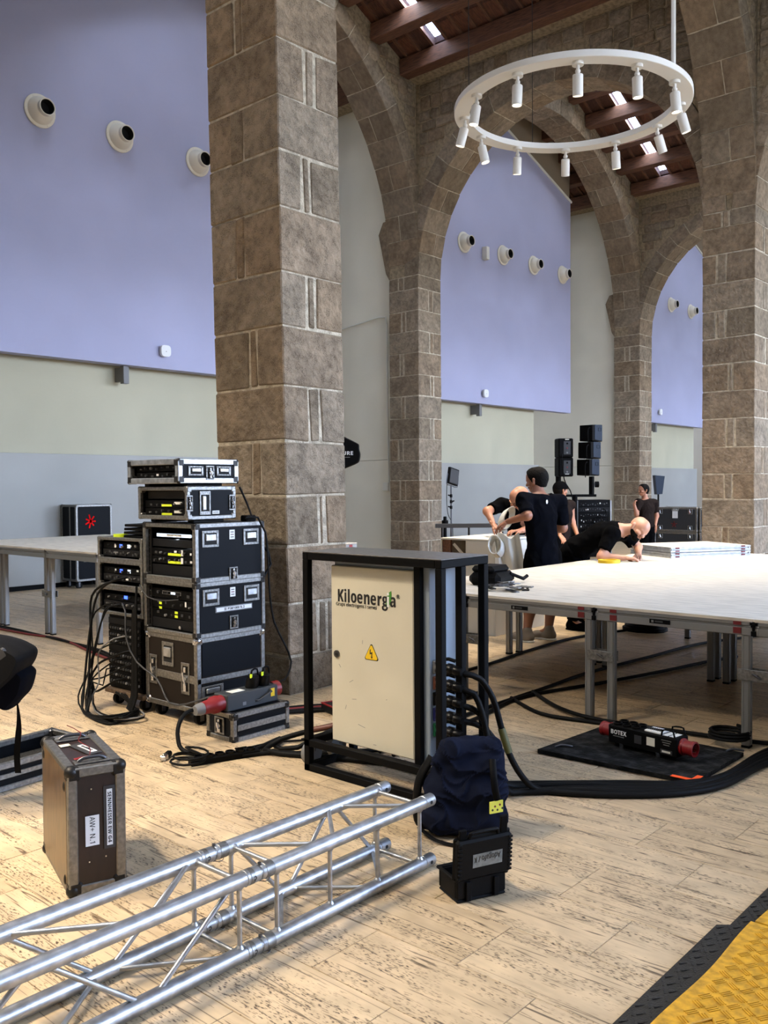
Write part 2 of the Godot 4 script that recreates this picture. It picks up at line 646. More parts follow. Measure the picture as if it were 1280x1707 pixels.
func build_shell() -> void:
	var f := setting("floor", "pale cream travertine floor with dark veins and thin joints", "floor")
	var b := MB.new()
	b.slab(P(-6, -8, -0.25), P(36, 15.2, -0.012), 0.0)
	part("floor_bed", b, M.joint, f)
	var far := MB.new()
	for i in range(-20, 110):
		for j in range(-13, 25):
			var u0 := i * 0.31 + 0.075
			var v0 := j * 0.62 + 0.16 + (0.29 if posmod(i, 2) else 0.0)
			var w := Vector3(0.307, 0, 0.617)
			var near := i >= 2 and i <= 24 and j >= 1 and j <= 13
			var h := rng.randf_range(-0.0003, 0.0003)
			var q := near
			var t := MB.new() if q else far
			t.slab(P(u0, v0, -0.02), P(u0 + w.x, v0 + w.z, h), 0.0008 if q else 0.0)
			if q:
				part("tile", t, M["travertine%d" % [0, 0, 1, 0, 0, 2, 0, 0, 3][rng.randi_range(0, 8)]], f)
	part("distant_tiles", far, M.travertine0, f).set_meta("kind", "stuff")
	# the outer walls, most of them outside the picture
	var o := MB.new()
	o.slab(P(-6, 15.2, -0.25), P(36, 15.6, 13), 0)
	var wb := solo("wall_back", o, M.side_paint, "plain pale wall closing the hall behind the lilac partitions", "wall", "", "structure")
	wb.set_meta("kind", "structure")
	o = MB.new()
	o.slab(P(36, -8, -0.25), P(36.4, 15.6, 13), 0)
	solo("wall_right", o, M.outer_wall, "plain wall at the far end of the hall", "wall", "", "structure")
	o = MB.new()
	o.slab(P(-6.4, -8, -0.25), P(-6, 15.6, 13), 0)
	solo("wall_left", o, M.outer_wall, "plain wall at the near end of the hall", "wall", "", "structure")
	o = MB.new()
	o.slab(P(-6, -8.4, -0.25), P(5.73, -8, 13), 0)
	for k in range(2, 5):
		o.slab(P(-6.0 if k == 0 else -0.47 + 9.55 * k - 6.2, -8.4, -0.25), P(36.0 if k == 4 else -0.47 + 9.55 * k - 3.35, -8, 13), 0)
	for k in range(1, 4):
		var uc := -0.47 + 9.55 * k
		o.slab(P(uc - 3.35, -8.4, 6.9), P(uc + 3.35, -8, 13), 0)
		o.slab(P(uc - 3.35, -8.4, -0.25), P(uc + 3.35, -8, 2.6), 0)
	solo("wall_front", o, M.outer_wall, "wall with tall window openings behind the photographer", "wall", "", "structure")


# ---- masonry ----

func pier(called: String, u0: float, v0: float, wu: float, wv: float, heights: Array, label: String, first: int, lean := 0.0) -> void:
	var o := setting(called, label, "pillar", P(u0 + wu * 0.5, v0 + wv * 0.5, 0))
	var off := -o.position
	var core := MB.new()
	var top: float = heights[heights.size() - 1]
	var cc := []
	for i in 8:
		var y := top if i & 2 else 0.0
		cc.append(off + P(u0 + (wu - 0.010 if i & 1 else 0.010) - lean * 0.4 * y, v0 + (wv - 0.010 + lean * 0.5 * y if i & 4 else 0.010) + lean * y, y))
	core.hexa(cc, 0.0)
	part("mortar", core, M.mortar, o)
	for k in heights.size() - 1:
		var y0: float = heights[k] + 0.008
		var y1: float = heights[k + 1] - 0.008
		var by_u := (k + first) % 2 == 0
		var a := rng.randf_range(0.36, 0.56)
		var c := a + rng.randf_range(0.10, 0.2)
		var cuts := [0.0, a, c, 1.0]
		for s in 3:
			var lo: float = cuts[s]
			var hi: float = cuts[s + 1]
			var g := 0.008 + rng.randf() * 0.012
			var ua := u0 + (lo * wu + (g if s > 0 else 0.0) if by_u else 0.0)
			var ub := u0 + (hi * wu - (g if s < 2 else 0.0) if by_u else wu)
			var va := v0 + (0.0 if by_u else lo * wv + (g if s > 0 else 0.0))
			var vb := v0 + (wv if by_u else hi * wv - (g if s < 2 else 0.0))
			var cs := []
			for i in 8:
				var y := y1 if i & 2 else y0
				var p := P(ub if i & 1 else ua, vb if i & 4 else va, y)
				p += Vector3(-lean * 0.4 * y, 0, -lean * y - (lean * 0.5 * y if i & 4 else 0.0))
				var inner_u := by_u and ((s > 0 and not (i & 1)) or (s < 2 and i & 1))
				var inner_v := not by_u and ((s > 0 and not (i & 4)) or (s < 2 and i & 4))
				p += Vector3(rng.randf_range(-1, 1) * (0.010 if inner_u else 0.004), rng.randf_range(-1, 1) * 0.008, rng.randf_range(-1, 1) * (0.010 if inner_v else 0.004))
				cs.append(off + p)
			var b := MB.new()
			b.hexa(cs, 0.009)
			part("stone_block", b, stone(), o)


func courses(y1: float, step := 0.41) -> Array:
	var h := [0.0]
	var y := 0.0
	while y < y1 - step * 0.5:
		y += step * rng.randf_range(0.93, 1.07)
		h.append(y)
	h[h.size() - 1] = y1
	return h


# turns (along the span, across the wall, height) into a point
func place(along_v: bool, s: float, d: float, y: float) -> Vector3:
	return P(d, s, y) if along_v else P(s, d, y)


func arch(o: Node3D, along_v: bool, d0: float, d1: float, s0: float, s1: float, spring: float, n: int, deep := 0.36) -> void:
	var off := -o.position
	var c := (s0 + s1) * 0.5
	var r := (s1 - s0) * 0.5
	var bed := MB.new()
	for i in n:
		var w0 := PI * i / n
		var w1 := PI * (i + 1) / n
		var q := []
		for k in 8:
			var w := w1 if k & 1 else w0
			var rr := r + deep - 0.006 if k & 2 else r + 0.012
			q.append(off + place(along_v, c - cos(w) * rr, d1 - 0.012 if k & 4 else d0 + 0.012, spring + sin(w) * rr))
		bed.hexa(q, 0.0)
	part("arch_mortar", bed, M.mortar, o)
	for i in n:
		var g := 0.007 / r
		var w0 := PI * i / n + g
		var w1 := PI * (i + 1) / n - g
		var cut := rng.randf_range(0.35, 0.65)
		var pieces := [[d0, d1]] if i % 2 == 0 else [[d0, lerpf(d0, d1, cut) - 0.008], [lerpf(d0, d1, cut) + 0.008, d1]]
		for pc in pieces:
			var q := []
			for k in 8:
				var w := w1 if k & 1 else w0
				var rr := r + deep if k & 2 else r
				var p: Vector3 = place(along_v, c - cos(w) * rr, pc[1] if k & 4 else pc[0], spring + sin(w) * rr)
				p += Vector3(rng.randf_range(-1, 1), rng.randf_range(-1, 1), rng.randf_range(-1, 1)) * 0.006
				q.append(off + p)
			var b := MB.new()
			b.hexa(q, 0.008)
			part("voussoir", b, stone(), o)


# the wall over an arch: a core with the arch cut out, and rough stones set into its visible side
func spandrel(o: Node3D, along_v: bool, d0: float, d1: float, a0: float, a1: float, s0: float, s1: float, spring: float, top: Callable, visible0: float, visible1: float, deep := 0.36, big := 1.0) -> void:
	var off := -o.position
	var c := (s0 + s1) * 0.5
	var r := (s1 - s0) * 0.5 + deep
	var poly := PackedVector2Array()
	if a0 < c - r:
		poly.append(Vector2(a0, spring))
		poly.append(Vector2(c - r, spring))
	else:
		poly.append(Vector2(a0, spring + sqrt(r * r - (c - a0) * (c - a0)) + 0.002))
	for i in range(1, 48):
		var w := PI * i / 48.0
		var x := c - cos(w) * r
		if x > a0 + 0.001 and x < a1 - 0.001:
			poly.append(Vector2(x, spring + sin(w) * r))
	if a1 > c + r:
		poly.append(Vector2(c + r, spring))
		poly.append(Vector2(a1, spring))
	else:
		poly.append(Vector2(a1, spring + sqrt(r * r - (a1 - c) * (a1 - c)) + 0.002))
	for i in 17:
		var x := lerpf(a1, a0, i / 16.0)
		poly.append(Vector2(x, top.call(x)))
	var b := MB.new()
	var idx := Geometry2D.triangulate_polygon(poly)
	var in0 := d0 + 0.03
	var in1 := d1 - 0.03
	var n0 := place(along_v, 0, -1, 0)
	for i in range(0, idx.size(), 3):
		for e in [[in0, 1.0], [in1, -1.0]]:
			b.face(off + place(along_v, poly[idx[i]].x, e[0], poly[idx[i]].y), off + place(along_v, poly[idx[i + 1]].x, e[0], poly[idx[i + 1]].y), off + place(along_v, poly[idx[i + 2]].x, e[0], poly[idx[i + 2]].y), n0 * e[1])
	for i in poly.size():
		var p := poly[i]
		var q := poly[(i + 1) % poly.size()]
		var mid := (p + q) * 0.5
		var nn := Vector2((q - p).y, -(q - p).x)
		b.quad(off + place(along_v, p.x, in0, p.y), off + place(along_v, q.x, in0, q.y), off + place(along_v, q.x, in1, q.y), off + place(along_v, p.x, in1, p.y), place(along_v, nn.x, 0, nn.y))
	part("wall_core", b, M.rubble_mortar, o)
	var y := spring
	while y < 12.0:
		var h := rng.randf_range(0.15, 0.25) * big
		var s := visible0 + rng.randf_range(0.0, 0.2)
		while s < visible1 - 0.12:
			var w := rng.randf_range(0.2, 0.52) * big
			var e := minf(s + w, visible1 - 0.015)
			var m := (s + e) * 0.5
			var ok: bool = y + h < minf(top.call(s), top.call(e)) - 0.02 and e - s > 0.1
			var near := clampf(c, s, e)
			if Vector2(near - c, maxf(y - spring, 0.0)).length() < r + 0.02:
				# trim stones that run into the arch
				var lim := sqrt(maxf(0.0, (r + 0.03) * (r + 0.03) - (y - spring) * (y - spring)))
				if m < c:
					e = minf(e, c - lim)
				else:
					s = maxf(s, c + lim)
				ok = ok and e - s > 0.1
			if ok:
				var q := []
				for k in 8:
					var x := e - 0.012 if k & 1 else s + 0.012
					var yy := y + h - 0.01 if k & 2 else y + 0.012
					var p := place(along_v, x + rng.randf_range(-0.014, 0.014), in0 + 0.06 if k & 4 else d0 - rng.randf_range(-0.012, 0.012), yy + rng.randf_range(-0.014, 0.014))
					q.append(off + p)
				var sb := MB.new()
				sb.hexa(q, 0.022)
				part("rubble_stone", sb, stone(), o)
			s = maxf(e, s + 0.1)
		y += h


func nave_roof(u: float) -> float:
	# underside of the roof boards
	var k := roundf((u + 0.47) / 9.55)
	return 9.56 + 0.44 * (4.28 - absf(u - (-0.47 + 9.55 * k)))


func wall_top(_s: float) -> float:
	return 9.25


func build_masonry() -> void:
	var p1 := [0.0, 0.274, 0.651, 1.068, 1.436, 1.826, 2.226, 2.651, 3.039, 3.493, 3.892, 4.279, 4.683, 5.09, 5.61]
	pier("pillar", 4.39, 4.776, 0.62, 0.76, p1, "nearest stone pillar, rising behind the stacked rack cases", 1, 0.012)
	pier("pillar", 13.758, 11.2, 0.717, 0.757, courses(5.61), "stone pillar between the first and second lilac walls, behind the cream power box", 0)
	pier("pillar", 23.334, 11.2, 0.75, 0.77, courses(5.61), "farthest stone pillar, behind the man with his hand on his chin", 1)
	pier("pillar", 13.758, 4.78, 0.73, 0.797, courses(5.61), "stone pillar at the right edge, behind the stage", 0)
	pier("pillar", 4.39, 11.2, 0.65, 0.76, courses(5.61), "stone pillar out at the left, before the first lilac wall", 1)
	pier("pillar", 23.334, 4.78, 0.75, 0.78, courses(5.61), "stone pillar hidden behind the right-hand one", 1)
	# arcades between the naves
	var o := setting("arcade", "big round stone arch at the centre, behind the lamp ring, with its rough stone wall", "arch", P(14.1, 8.4, 5.6))
	arch(o, true, 13.758, 14.475, 5.577, 11.2, 5.61, 21)
	spandrel(o, true, 13.758, 14.475, 4.79, 11.957, 5.577, 11.2, 5.61, wall_top, 5.58, 11.19, 0.36, 1.15)
	o = setting("arcade", "round stone arch springing to the right of the right-hand pillar", "arch", P(14.1, 1.9, 5.6))
	arch(o, true, 13.758, 14.475, -0.84, 4.78, 5.61, 21)
	spandrel(o, true, 13.758, 14.475, -1.6, 4.78, -0.84, 4.78, 5.61, wall_top, 2.6, 4.77, 0.36, 1.1)
	o = setting("arcade", "farther round stone arch before the third lilac wall", "arch", P(23.7, 8.4, 5.6))
	arch(o, true, 23.334, 24.09, 5.56, 11.2, 5.61, 21)
	spandrel(o, true, 23.334, 24.09, 4.79, 11.957, 5.56, 11.2, 5.61, wall_top, 8.2, 11.19, 0.36, 1.2)
	# arches across the naves, which carry the roof
	o = setting("cross_arch", "stone arch across the first nave, coming down on the second pillar", "arch", P(9.4, 11.6, 5.8))
	arch(o, false, 11.2, 11.957, 5.04, 13.758, 5.85, 29)
	spandrel(o, false, 11.2, 11.957, 5.04, 13.758, 5.04, 13.758, 5.85, nave_roof, 11.0, 13.74)
	o = setting("cross_arch", "stone arch across the second nave, seen through the big arch", "arch", P(18.9, 11.6, 5.8))
	arch(o, false, 11.2, 11.957, 14.475, 23.334, 5.85, 29)
	spandrel(o, false, 11.2, 11.957, 14.475, 23.334, 14.475, 23.334, 5.85, nave_roof, 19.5, 23.32)
	o = setting("cross_arch", "stone arch curving up to the left from the right-hand pillar", "arch", P(9.4, 5.2, 5.8))
	arch(o, false, 4.78, 5.577, 5.02, 13.758, 5.85, 29)
	spandrel(o, false, 4.78, 5.577, 5.02, 13.758, 5.02, 13.758, 5.85, nave_roof, 11.6, 13.74)
	# rounded stones under the beam ends, and the broken springers on the wall side of the pillars
	for c in [[11.2, 9.08], [11.2, 18.63]]:
		for i in 5:
			var u: float = c[1] + 4.28 - 0.82 * i
			var b := MB.new()
			b.lathe(Transform3D(Basis(Vector3(0, 0, 1), PI / 2) * Basis(Vector3(1, 0, 0), PI / 2), P(u - 0.02, c[0] + 0.1, 9.12 + 0.36 * i - 0.05)), [Vector2(0, -0.13), Vector2(0.11, -0.13), Vector2(0.15, -0.1), Vector2(0.15, 0.1), Vector2(0.11, 0.13), Vector2(0, 0.13)], 14)
			solo("corbel", b, stone(), "rounded stone corbel under the end of a roof beam", "corbel", "rounded corbels under the roof beams", "structure")
	for c in [[13.758, "second"], [23.334, "farthest"]]:
		var b := MB.new()
		var u: float = c[0]
		b.prism(Transform3D(Basis(Vector3(0, 0, -1), Vector3.UP, Vector3(1, 0, 0)), P(u + 0.02, 11.96, 0)), PackedVector2Array([Vector2(0, 5.6), Vector2(0.09, 5.75), Vector2(0.28, 6.55), Vector2(0.16, 6.78), Vector2(0, 6.8)]), 0.5)
		solo("springer", b, M.stone1, "cut-off stone springer on the wall side of the %s pillar" % c[1], "corbel", "", "structure")


func build_end_walls() -> void:
	for k in 3:
		var du := 9.55 * k
		var nth: String = ["first", "second", "third"][k]
		var l := 5.2 + du
		var e := 11.1 + du if k < 2 else 31.0
		var ve := 12.76
		var b := MB.new()
		b.slab(P(l, ve + 0.02, 0), P(e - 0.2, ve + 0.2, 4.6), 0.002)
		solo("wall_back_partition", b, M.cream_paint, "cream partition under the %s lilac wall" % nth, "wall", "", "structure")
		b = MB.new()
		b.slab(P(l, ve - 0.02, 0.07), P(e, ve + 0.02, 2.02), 0.004)
		solo("wall_back_dado", b, M.pale_panel, "pale blue-white lower panel of the partition under the %s lilac wall" % nth, "wall", "", "structure")
		b = MB.new()
		b.slab(P(l, ve - 0.01, 0), P(e, ve + 0.02, 0.07), 0.0)
		solo("baseboard_back", b, M.black, "dark baseboard under the %s partition" % nth, "baseboard", "", "structure")
		# the lilac gable: paint up to a sloping white trim, bare taupe wall above it
		var e2 := 12.15 + du
		var uc := 9.08 + du
		var apex := 10.12 + 0.35 * 0.04
		var yl := apex - 0.35 * (uc - l)
		var yr := apex - 0.35 * (e2 - uc)
		var t := Transform3D(Basis(Vector3(1, 0, 0), Vector3.UP, Vector3(0, 0, 1)), P(0, 12.62, 0))
		b = MB.new()
		b.prism(t, PackedVector2Array([Vector2(l, 3.42), Vector2(e2, 3.42), Vector2(e2, yr), Vector2(uc, apex), Vector2(l, yl)]), 0.22)
		solo("wall_back_panel", b, M.lilac, "%s lilac end wall with round white air nozzles%s" % [nth, [", at the left", ", seen through the big arch", ", at the far right"][k]], "wall", "", "structure")
		b = MB.new()
		b.prism(t, PackedVector2Array([Vector2(l, yl + 0.005), Vector2(uc, apex + 0.005), Vector2(e2, yr + 0.005), Vector2(e2 + 0.05, nave_roof(e2) - 0.02), Vector2(uc, nave_roof(uc) - 0.02), Vector2(l, nave_roof(l) - 0.02)]), 0.18)
		solo("wall_back_gable", b, M.taupe_paint, "bare taupe strip of wall over the %s lilac wall" % nth, "wall", "", "structure")
		b = MB.new()
		b.bar(P(uc, 12.39, apex), P(e2 + 0.04, 12.39, yr - 0.01), 0.04, 0.05)
		b.bar(P(uc, 12.39, apex), P(l, 12.39, yl), 0.04, 0.05)
		solo("trim_%d" % (k + 1), b, M.white_trim, "thin white trim along the sloping top of the %s lilac wall" % nth, "trim", "", "structure")
		# bracket that shows under the panel
		b = MB.new()
		b.slab(P(8.02 + du + (0.05 if k else 0.0), 12.5, 3.14), P(8.12 + du + (0.05 if k else 0.0), 12.6, 3.42), 0.004)
		b.slab(P(8.04 + du + (0.05 if k else 0.0), 12.6, 3.18), P(8.10 + du + (0.05 if k else 0.0), 12.78, 3.4), 0.0)
		solo("panel_bracket", b, M.mid_gray, "grey metal bracket under the edge of the %s lilac wall" % nth, "bracket", "", "structure")
		# the side wall that closes the nave beside the pillar
		if k < 2:
			var us := 13.86 + 9.57 * k
			b = MB.new()
			b.slab(P(us, 11.957, 2.03), P(us + 0.5, 15.2, 9.7), 0.0)
			solo("wall_side", b, M.side_paint, "pale side wall between the %s lilac wall and the %s pillar" % [nth, ["second", "farthest"][k]], "wall", "", "structure")
			b = MB.new()
			b.slab(P(us - 0.012, 11.957, 0), P(us + 0.5, 15.2, 2.02), 0.003)
			solo("wall_side_dado", b, M.side_paint, "lower panel of the side wall beside the %s pillar" % ["second", "farthest"][k], "wall", "", "structure")
		# air nozzles
		var us_: Array = [[6.642, 7.946, 9.424], [16.888, 18.472, 19.847, 21.266], [28.05, 29.6]][k]
		for i in us_.size():
			var y: float = [6.92, 7.05, 7.24][k]
			var o := thing("air_nozzle", "round white air nozzle on the %s lilac wall, %s" % [nth, ["leftmost one", "second from the left", "third from the left", "rightmost one"][i] if k < 2 else ["left one", "right one"][i]], "air vent", P(us_[i], 12.4, y), 0.0, "air nozzles on the lilac walls")
			var f := Transform3D(Basis(Vector3(1, 0, 0), PI / 2), Vector3.ZERO)
			b = MB.new()
			b.lathe(f, [Vector2(0.0, 0.0), Vector2(0.235, 0.0), Vector2(0.24, 0.01), Vector2(0.235, 0.022), Vector2(0.195, 0.03)], 32)
			for q in 6:
				var w := TAU * q / 6.0
				b.cyl(Vector3(cos(w) * 0.215, sin(w) * 0.215, 0.02), Vector3(cos(w) * 0.215, sin(w) * 0.215, 0.03), 0.009, 6)
			part("flange", b, M.nozzle_white, o)
			b = MB.new()
			var pr := []
			for q in 7:
				var w := 0.15 + q * 0.14
				pr.append(Vector2(0.2 * cos(w), 0.03 + 0.2 * sin(w) - 0.03))
			pr.append(Vector2(0.112, 0.175))
			b.lathe(f, pr, 32)
			part("bowl", b, M.nozzle_white, o)
			b = MB.new()
			b.lathe(f, [Vector2(0.118, 0.15), Vector2(0.122, 0.23), Vector2(0.114, 0.236), Vector2(0.106, 0.23), Vector2(0.10, 0.06)], 28)
			part("spout", b, M.nozzle_white, o)
			b = MB.new()
			b.lathe(f, [Vector2(0.0, 0.1), Vector2(0.1, 0.1)], 28)
			b.lathe(f, [Vector2(0.1045, 0.222), Vector2(0.1, 0.1)], 28)
			part("dark_inside", b, M.deep_black, o)
		var sx: float = [8.694, 17.647, 27.173][k]
		var sen := thing("wall_sensor", "small white rounded sensor low on the %s lilac wall" % nth, "sensor", P(sx, 12.4, [3.7, 3.66, 3.76][k]), 0.0, "sensors on the lilac walls")
		b = MB.new()
		b.lathe(Transform3D(Basis(Vector3(1, 0, 0), PI / 2), Vector3.ZERO), [Vector2(0.07, 0.0), Vector2(0.07, 0.035)], 20)
		part("mount", b, M.mid_gray, sen)
		b = MB.new()
		var poly := PackedVector2Array()
		for q in 24:
			var w := TAU * q / 24.0
			poly.append(Vector2(signf(cos(w)) * pow(absf(cos(w)), 0.6), signf(sin(w)) * pow(absf(sin(w)), 0.6)) * 0.092)
		b.prism(at(Vector3(0, 0, 0.035)), poly, 0.05)
		part("housing", b, M.white, sen)
		b = MB.new()
		b.box(at(Vector3(0.0, -0.01, 0.086)), Vector3(0.012, 0.012, 0.004), 0.0)
		part("mark", b, M.mid_gray, sen)
	# a small grey box between the nozzles of the second wall
	var b := MB.new()
	b.slab(P(17.6, 12.26, 6.78), P(17.72, 12.4, 7.08), 0.01)
	solo("junction_box", b, M.off_white, "small grey box between two air nozzles on the second lilac wall", "box")
	# conduit on the first side wall
	b = MB.new()
	b.tube(smooth([P(13.83, 14.9, 4.62), P(13.83, 12.3, 4.92), P(13.83, 12.12, 4.90), P(13.83, 12.08, 4.75), P(13.83, 12.08, 3.0), P(13.83, 12.05, 1.55)], 0.3), 0.016, 6)
	solo("conduit", b, M.off_white, "thin conduit on the pale side wall left of the second pillar", "conduit")
	b = MB.new()
	b.slab(P(13.80, 12.06, 1.4), P(13.858, 12.2, 1.57), 0.004)
	solo("switch_box", b, M.off_white, "small square box low on the side wall left of the second pillar", "box")


func build_roof() -> void:
	var roof := setting("ceiling", "dark wooden roof of heavy beams, rafters and boards", "ceiling")
	# boards between the rafters over the two naves that show; plain slopes elsewhere
	var slots := [-2.95, 3.45, 10.25, 13.764]
	for k in 4:
		var uc := -0.47 + 9.55 * k
		for s in [-1.0, 1.0]:
			var dir := Vector3(s, -0.44, 0).normalized()
			var nrm := Vector3(s * 0.44, 1, 0).normalized()
			var seen: bool = s > 0.0 and (k == 1 or k == 2)
			var plain := MB.new()
			var lo := -8.4
			for vs in slots + [99.0]:
				var hi: float = vs - 0.135 if vs < 90 else 15.6
				if seen and (vs == 10.25 or vs == 13.764):
					var base := lo
					if vs == 10.25:
						base = 5.617
						slope(plain, uc, s, lo, base, 0.12)
					roof_boards(roof, uc, s, base, hi)
				else:
					slope(plain, uc, s, lo, hi, 0.12)
				lo = vs + 0.135
			# outer sheet of the roof, open over the slots
			part("roof_slope", plain, M.roof_board2, roof)
			for vs in slots:
				var g := MB.new()
				slope(g, uc, s, vs - 0.15, vs + 0.15, 0.012, 0.14, 0.6, 4.2)
				var ends := MB.new()
				slope(ends, uc, s, vs - 0.135, vs + 0.135, 0.12, 0.0, -0.02, 0.6)
				slope(ends, uc, s, vs - 0.135, vs + 0.135, 0.12, 0.0, 4.2, 4.8)
				part("roof_slope", ends, M.roof_board2, roof)
				part("window_pane", g, M.roof_glass, roof)
			# beams
			for i in 6:
				var r := 4.28 - 0.82 * i
				if r < 0.1:
					continue
				for bay in [[-8.4, 4.78], [5.577, 11.2], [11.957, 15.2]]:
					var b := MB.new()
					var y := 9.24 + 0.361 * i
					b.slab(P(uc + s * r - 0.13, bay[0] + 0.0, y), P(uc + s * r + 0.13, bay[1], y + 0.3), 0.012)
					part("beam", b, M.beam_wood, roof)
		var rb := MB.new()
		rb.slab(P(uc - 0.12, -8.4, 11.14), P(uc + 0.12, 15.2, 11.42), 0.01)
		part("ridge_beam", rb, M.beam_wood, roof)
		# rafters on the slopes that show
		if k == 1 or k == 2:
			for j in 31:
				var v := 5.617 + 0.3195 * j
				if v > 15.1 or (v > 11.1 and v < 12.0):
					continue
				var b := MB.new()
				slope(b, uc, 1.0, v - 0.028, v + 0.028, 0.055, -0.056, 0.0, 4.7)
				part("rafter", b, M.rafter_wood, roof)
		# the wall head between two naves
		var g2 := MB.new()
		g2.slab(P(uc + 4.40, -8.4, 9.25), P(uc + 5.15, 15.2, 9.5), 0.0)
		part("gutter_wall", g2, M.rubble_mortar, roof)


# a sheet on one slope of a nave's roof: r0..r1 measured from the ridge outwards
func slope(b: MB, uc: float, s: float, v0: float, v1: float, thick: float, lift := 0.0, r0 := -0.02, r1 := 4.8) -> void:
	if v1 - v0 < 0.01:
		return
	var c := []
	for i in 8:
		var r := r1 if i & 1 else r0
		var y := 9.56 + 0.44 * (4.28 - r) + lift + (thick if i & 2 else 0.0)
		c.append(P(uc + s * r, v1 if i & 4 else v0, y))
	b.hexa(c, 0.0)


func roof_boards(roof: Node3D, uc: float, s: float, v0: float, v1: float) -> void:
	var v := v0
	while v < v1 - 0.02:
		var e := minf(v + 0.3195, v1)
		for i in 6:
			var b := MB.new()
			var r0 := maxf(4.28 - 0.82 * i - 0.4 + 0.004, -0.02)
			slope(b, uc, s, v + 0.003, e - 0.003, 0.12, rng.randf_range(-0.004, 0.004), r0, 4.28 - 0.82 * (i - 1) - 0.4 - 0.004)
			part("roof_board", b, M["roof_board%d" % rng.randi_range(0, 2)], roof)
		v = e


func build_rings() -> void:
	var names := ["over the first bay, outside the picture", "hanging over the stage", "hanging in the farther nave", "hanging at the far end"]
	for k in 3:
		var o := thing("ring_lamp", "large white ring lamp with twelve small spotlights, %s" % names[k], "lamp", P(8.71 + 9.55 * (k - 1), 4.97, 5.5))
		var b := MB.new()
		b.lathe(Transform3D(), [Vector2(1.08, 0.0), Vector2(1.24, 0.0), Vector2(1.245, 0.005), Vector2(1.245, 0.06), Vector2(1.237, 0.068), Vector2(1.088, 0.068), Vector2(1.08, 0.06), Vector2(1.08, 0.0)], 96)
		part("ring", b, M.white_metal, o)
		b = MB.new()
		var pw := deg_to_rad(-93.0)
		b.cyl(P(cos(pw) * 1.17, sin(pw) * 1.17, 0.06), P(cos(pw) * 1.17, sin(pw) * 1.17, 4.3), 0.022, 10)
		part("pole", b, M.white_metal, o)
		b = MB.new()
		for w in [deg_to_rad(52.0), deg_to_rad(150.0)]:
			b.cyl(P(cos(w) * 1.19, sin(w) * 1.19, 0.06), P(cos(w) * 1.19, sin(w) * 1.19, 5.0), 0.004, 5)
		part("wire", b, M.dark_steel, o)
		for i in 12:
			var w := deg_to_rad(3.0 + 30.0 * i)
			var c := P(cos(w) * 1.13, sin(w) * 1.13, 0.0)
			var outw := P(cos(w), sin(w), 0)
			var tilt: float = [0.15, 0.35, 0.1, -0.25, 0.3, 0.2, 0.1, -0.1, 0.05, 0.1, 0.3, 0.4][i]
			var dir := (Vector3.DOWN + outw * tilt + P(0.1, 0.05, 0)).normalized()
			var j := c + Vector3(0, -0.085, 0)
			b = MB.new()
			b.cyl(c, c + Vector3(0, -0.03, 0), 0.055, 16)
			b.cyl(c + Vector3(0, -0.03, 0), j, 0.017, 10)
			b.ball(at(j), 0.026, 10)
			var hd := part("spot_arm", b, M.white_metal, o)
			b = MB.new()
			var f := along(j + dir * 0.03, dir)
			b.lathe(f, [Vector2(0, -0.005), Vector2(0.042, -0.005), Vector2(0.05, 0.004), Vector2(0.05, 0.185), Vector2(0.046, 0.19), Vector2(0.041, 0.175)], 20)
			part("spot_head", b, M.white_metal, o)
			b = MB.new()
			b.lathe(f, [Vector2(0.0, 0.172), Vector2(0.041, 0.172)], 16)
			part("lens_light", b, M.bulb_glow, o)
			var l := SpotLight3D.new()
			l.name = numbered("spot", o)
			o.add_child(l, true)
			l.position = j + dir * 0.235
			l.basis = Basis.looking_at(dir, outw)
			l.light_color = Color(1.0, 0.935, 0.84)
			l.light_energy = SPOT_ENERGY * [1.0, 0.5, 0.6][k]
			l.light_size = 0.04
			l.spot_angle = [42.0, 46.0, 46.0][k]
			l.spot_angle_attenuation = 0.8
			l.spot_range = 60.0
			l.spot_attenuation = 2.0
			l.shadow_enabled = true


# frames for things fixed on a face: FU looks towards -u, the plain frame looks towards -v
func fu(p: Vector3) -> Transform3D:
	return Transform3D(Basis(Vector3(0, 0, 1), Vector3.UP, Vector3(-1, 0, 0)), p)


func fv(p: Vector3) -> Transform3D:
	return Transform3D(Basis(), p)


func ft(p: Vector3, ry := 0.0) -> Transform3D:
	# a frame lying flat, looking up
	return Transform3D(Basis.from_euler(Vector3(0, ry, 0)) * Basis(Vector3(1, 0, 0), Vector3(0, 0, -1), Vector3(0, 1, 0)), p)


# metal edging along the twelve edges of a case and a ball corner on each of its eight corners
func case_edges(o: Node3D, lo: Vector3, hi: Vector3, w: float, edge: Material, knob: Material, ball := 0.02, open_face := "") -> void:
	var c := (lo + hi) * 0.5
	for ax in 3:
		for s1 in [0, 1]:
			for s2 in [0, 1]:
				var b1 := (ax + 1) % 3
				var b2 := (ax + 2) % 3
				var sz := Vector3.ONE * w
				sz[ax] = hi[ax] - lo[ax] - 0.004
				var p := c
				p[b1] = (hi[b1] - w * 0.5 + 0.003) if s1 else (lo[b1] + w * 0.5 - 0.003)
				p[b2] = (hi[b2] - w * 0.5 + 0.003) if s2 else (lo[b2] + w * 0.5 - 0.003)
				var b := MB.new()
				b.box(at(p), sz, 0.004)
				part("edge_trim", b, edge, o)
	for i in 8:
		var p := Vector3(hi.x if i & 1 else lo.x, hi.y if i & 2 else lo.y, hi.z if i & 4 else lo.z)
		var inw := (c - p).sign()
		var b := MB.new()
		b.box(at(p + inw * (w * 0.62)), Vector3.ONE * (w * 1.3 + 0.008), w * 0.3)
		b.ball(at(p + inw * ball * 0.55), ball, 10)
		part("corner", b, knob, o)


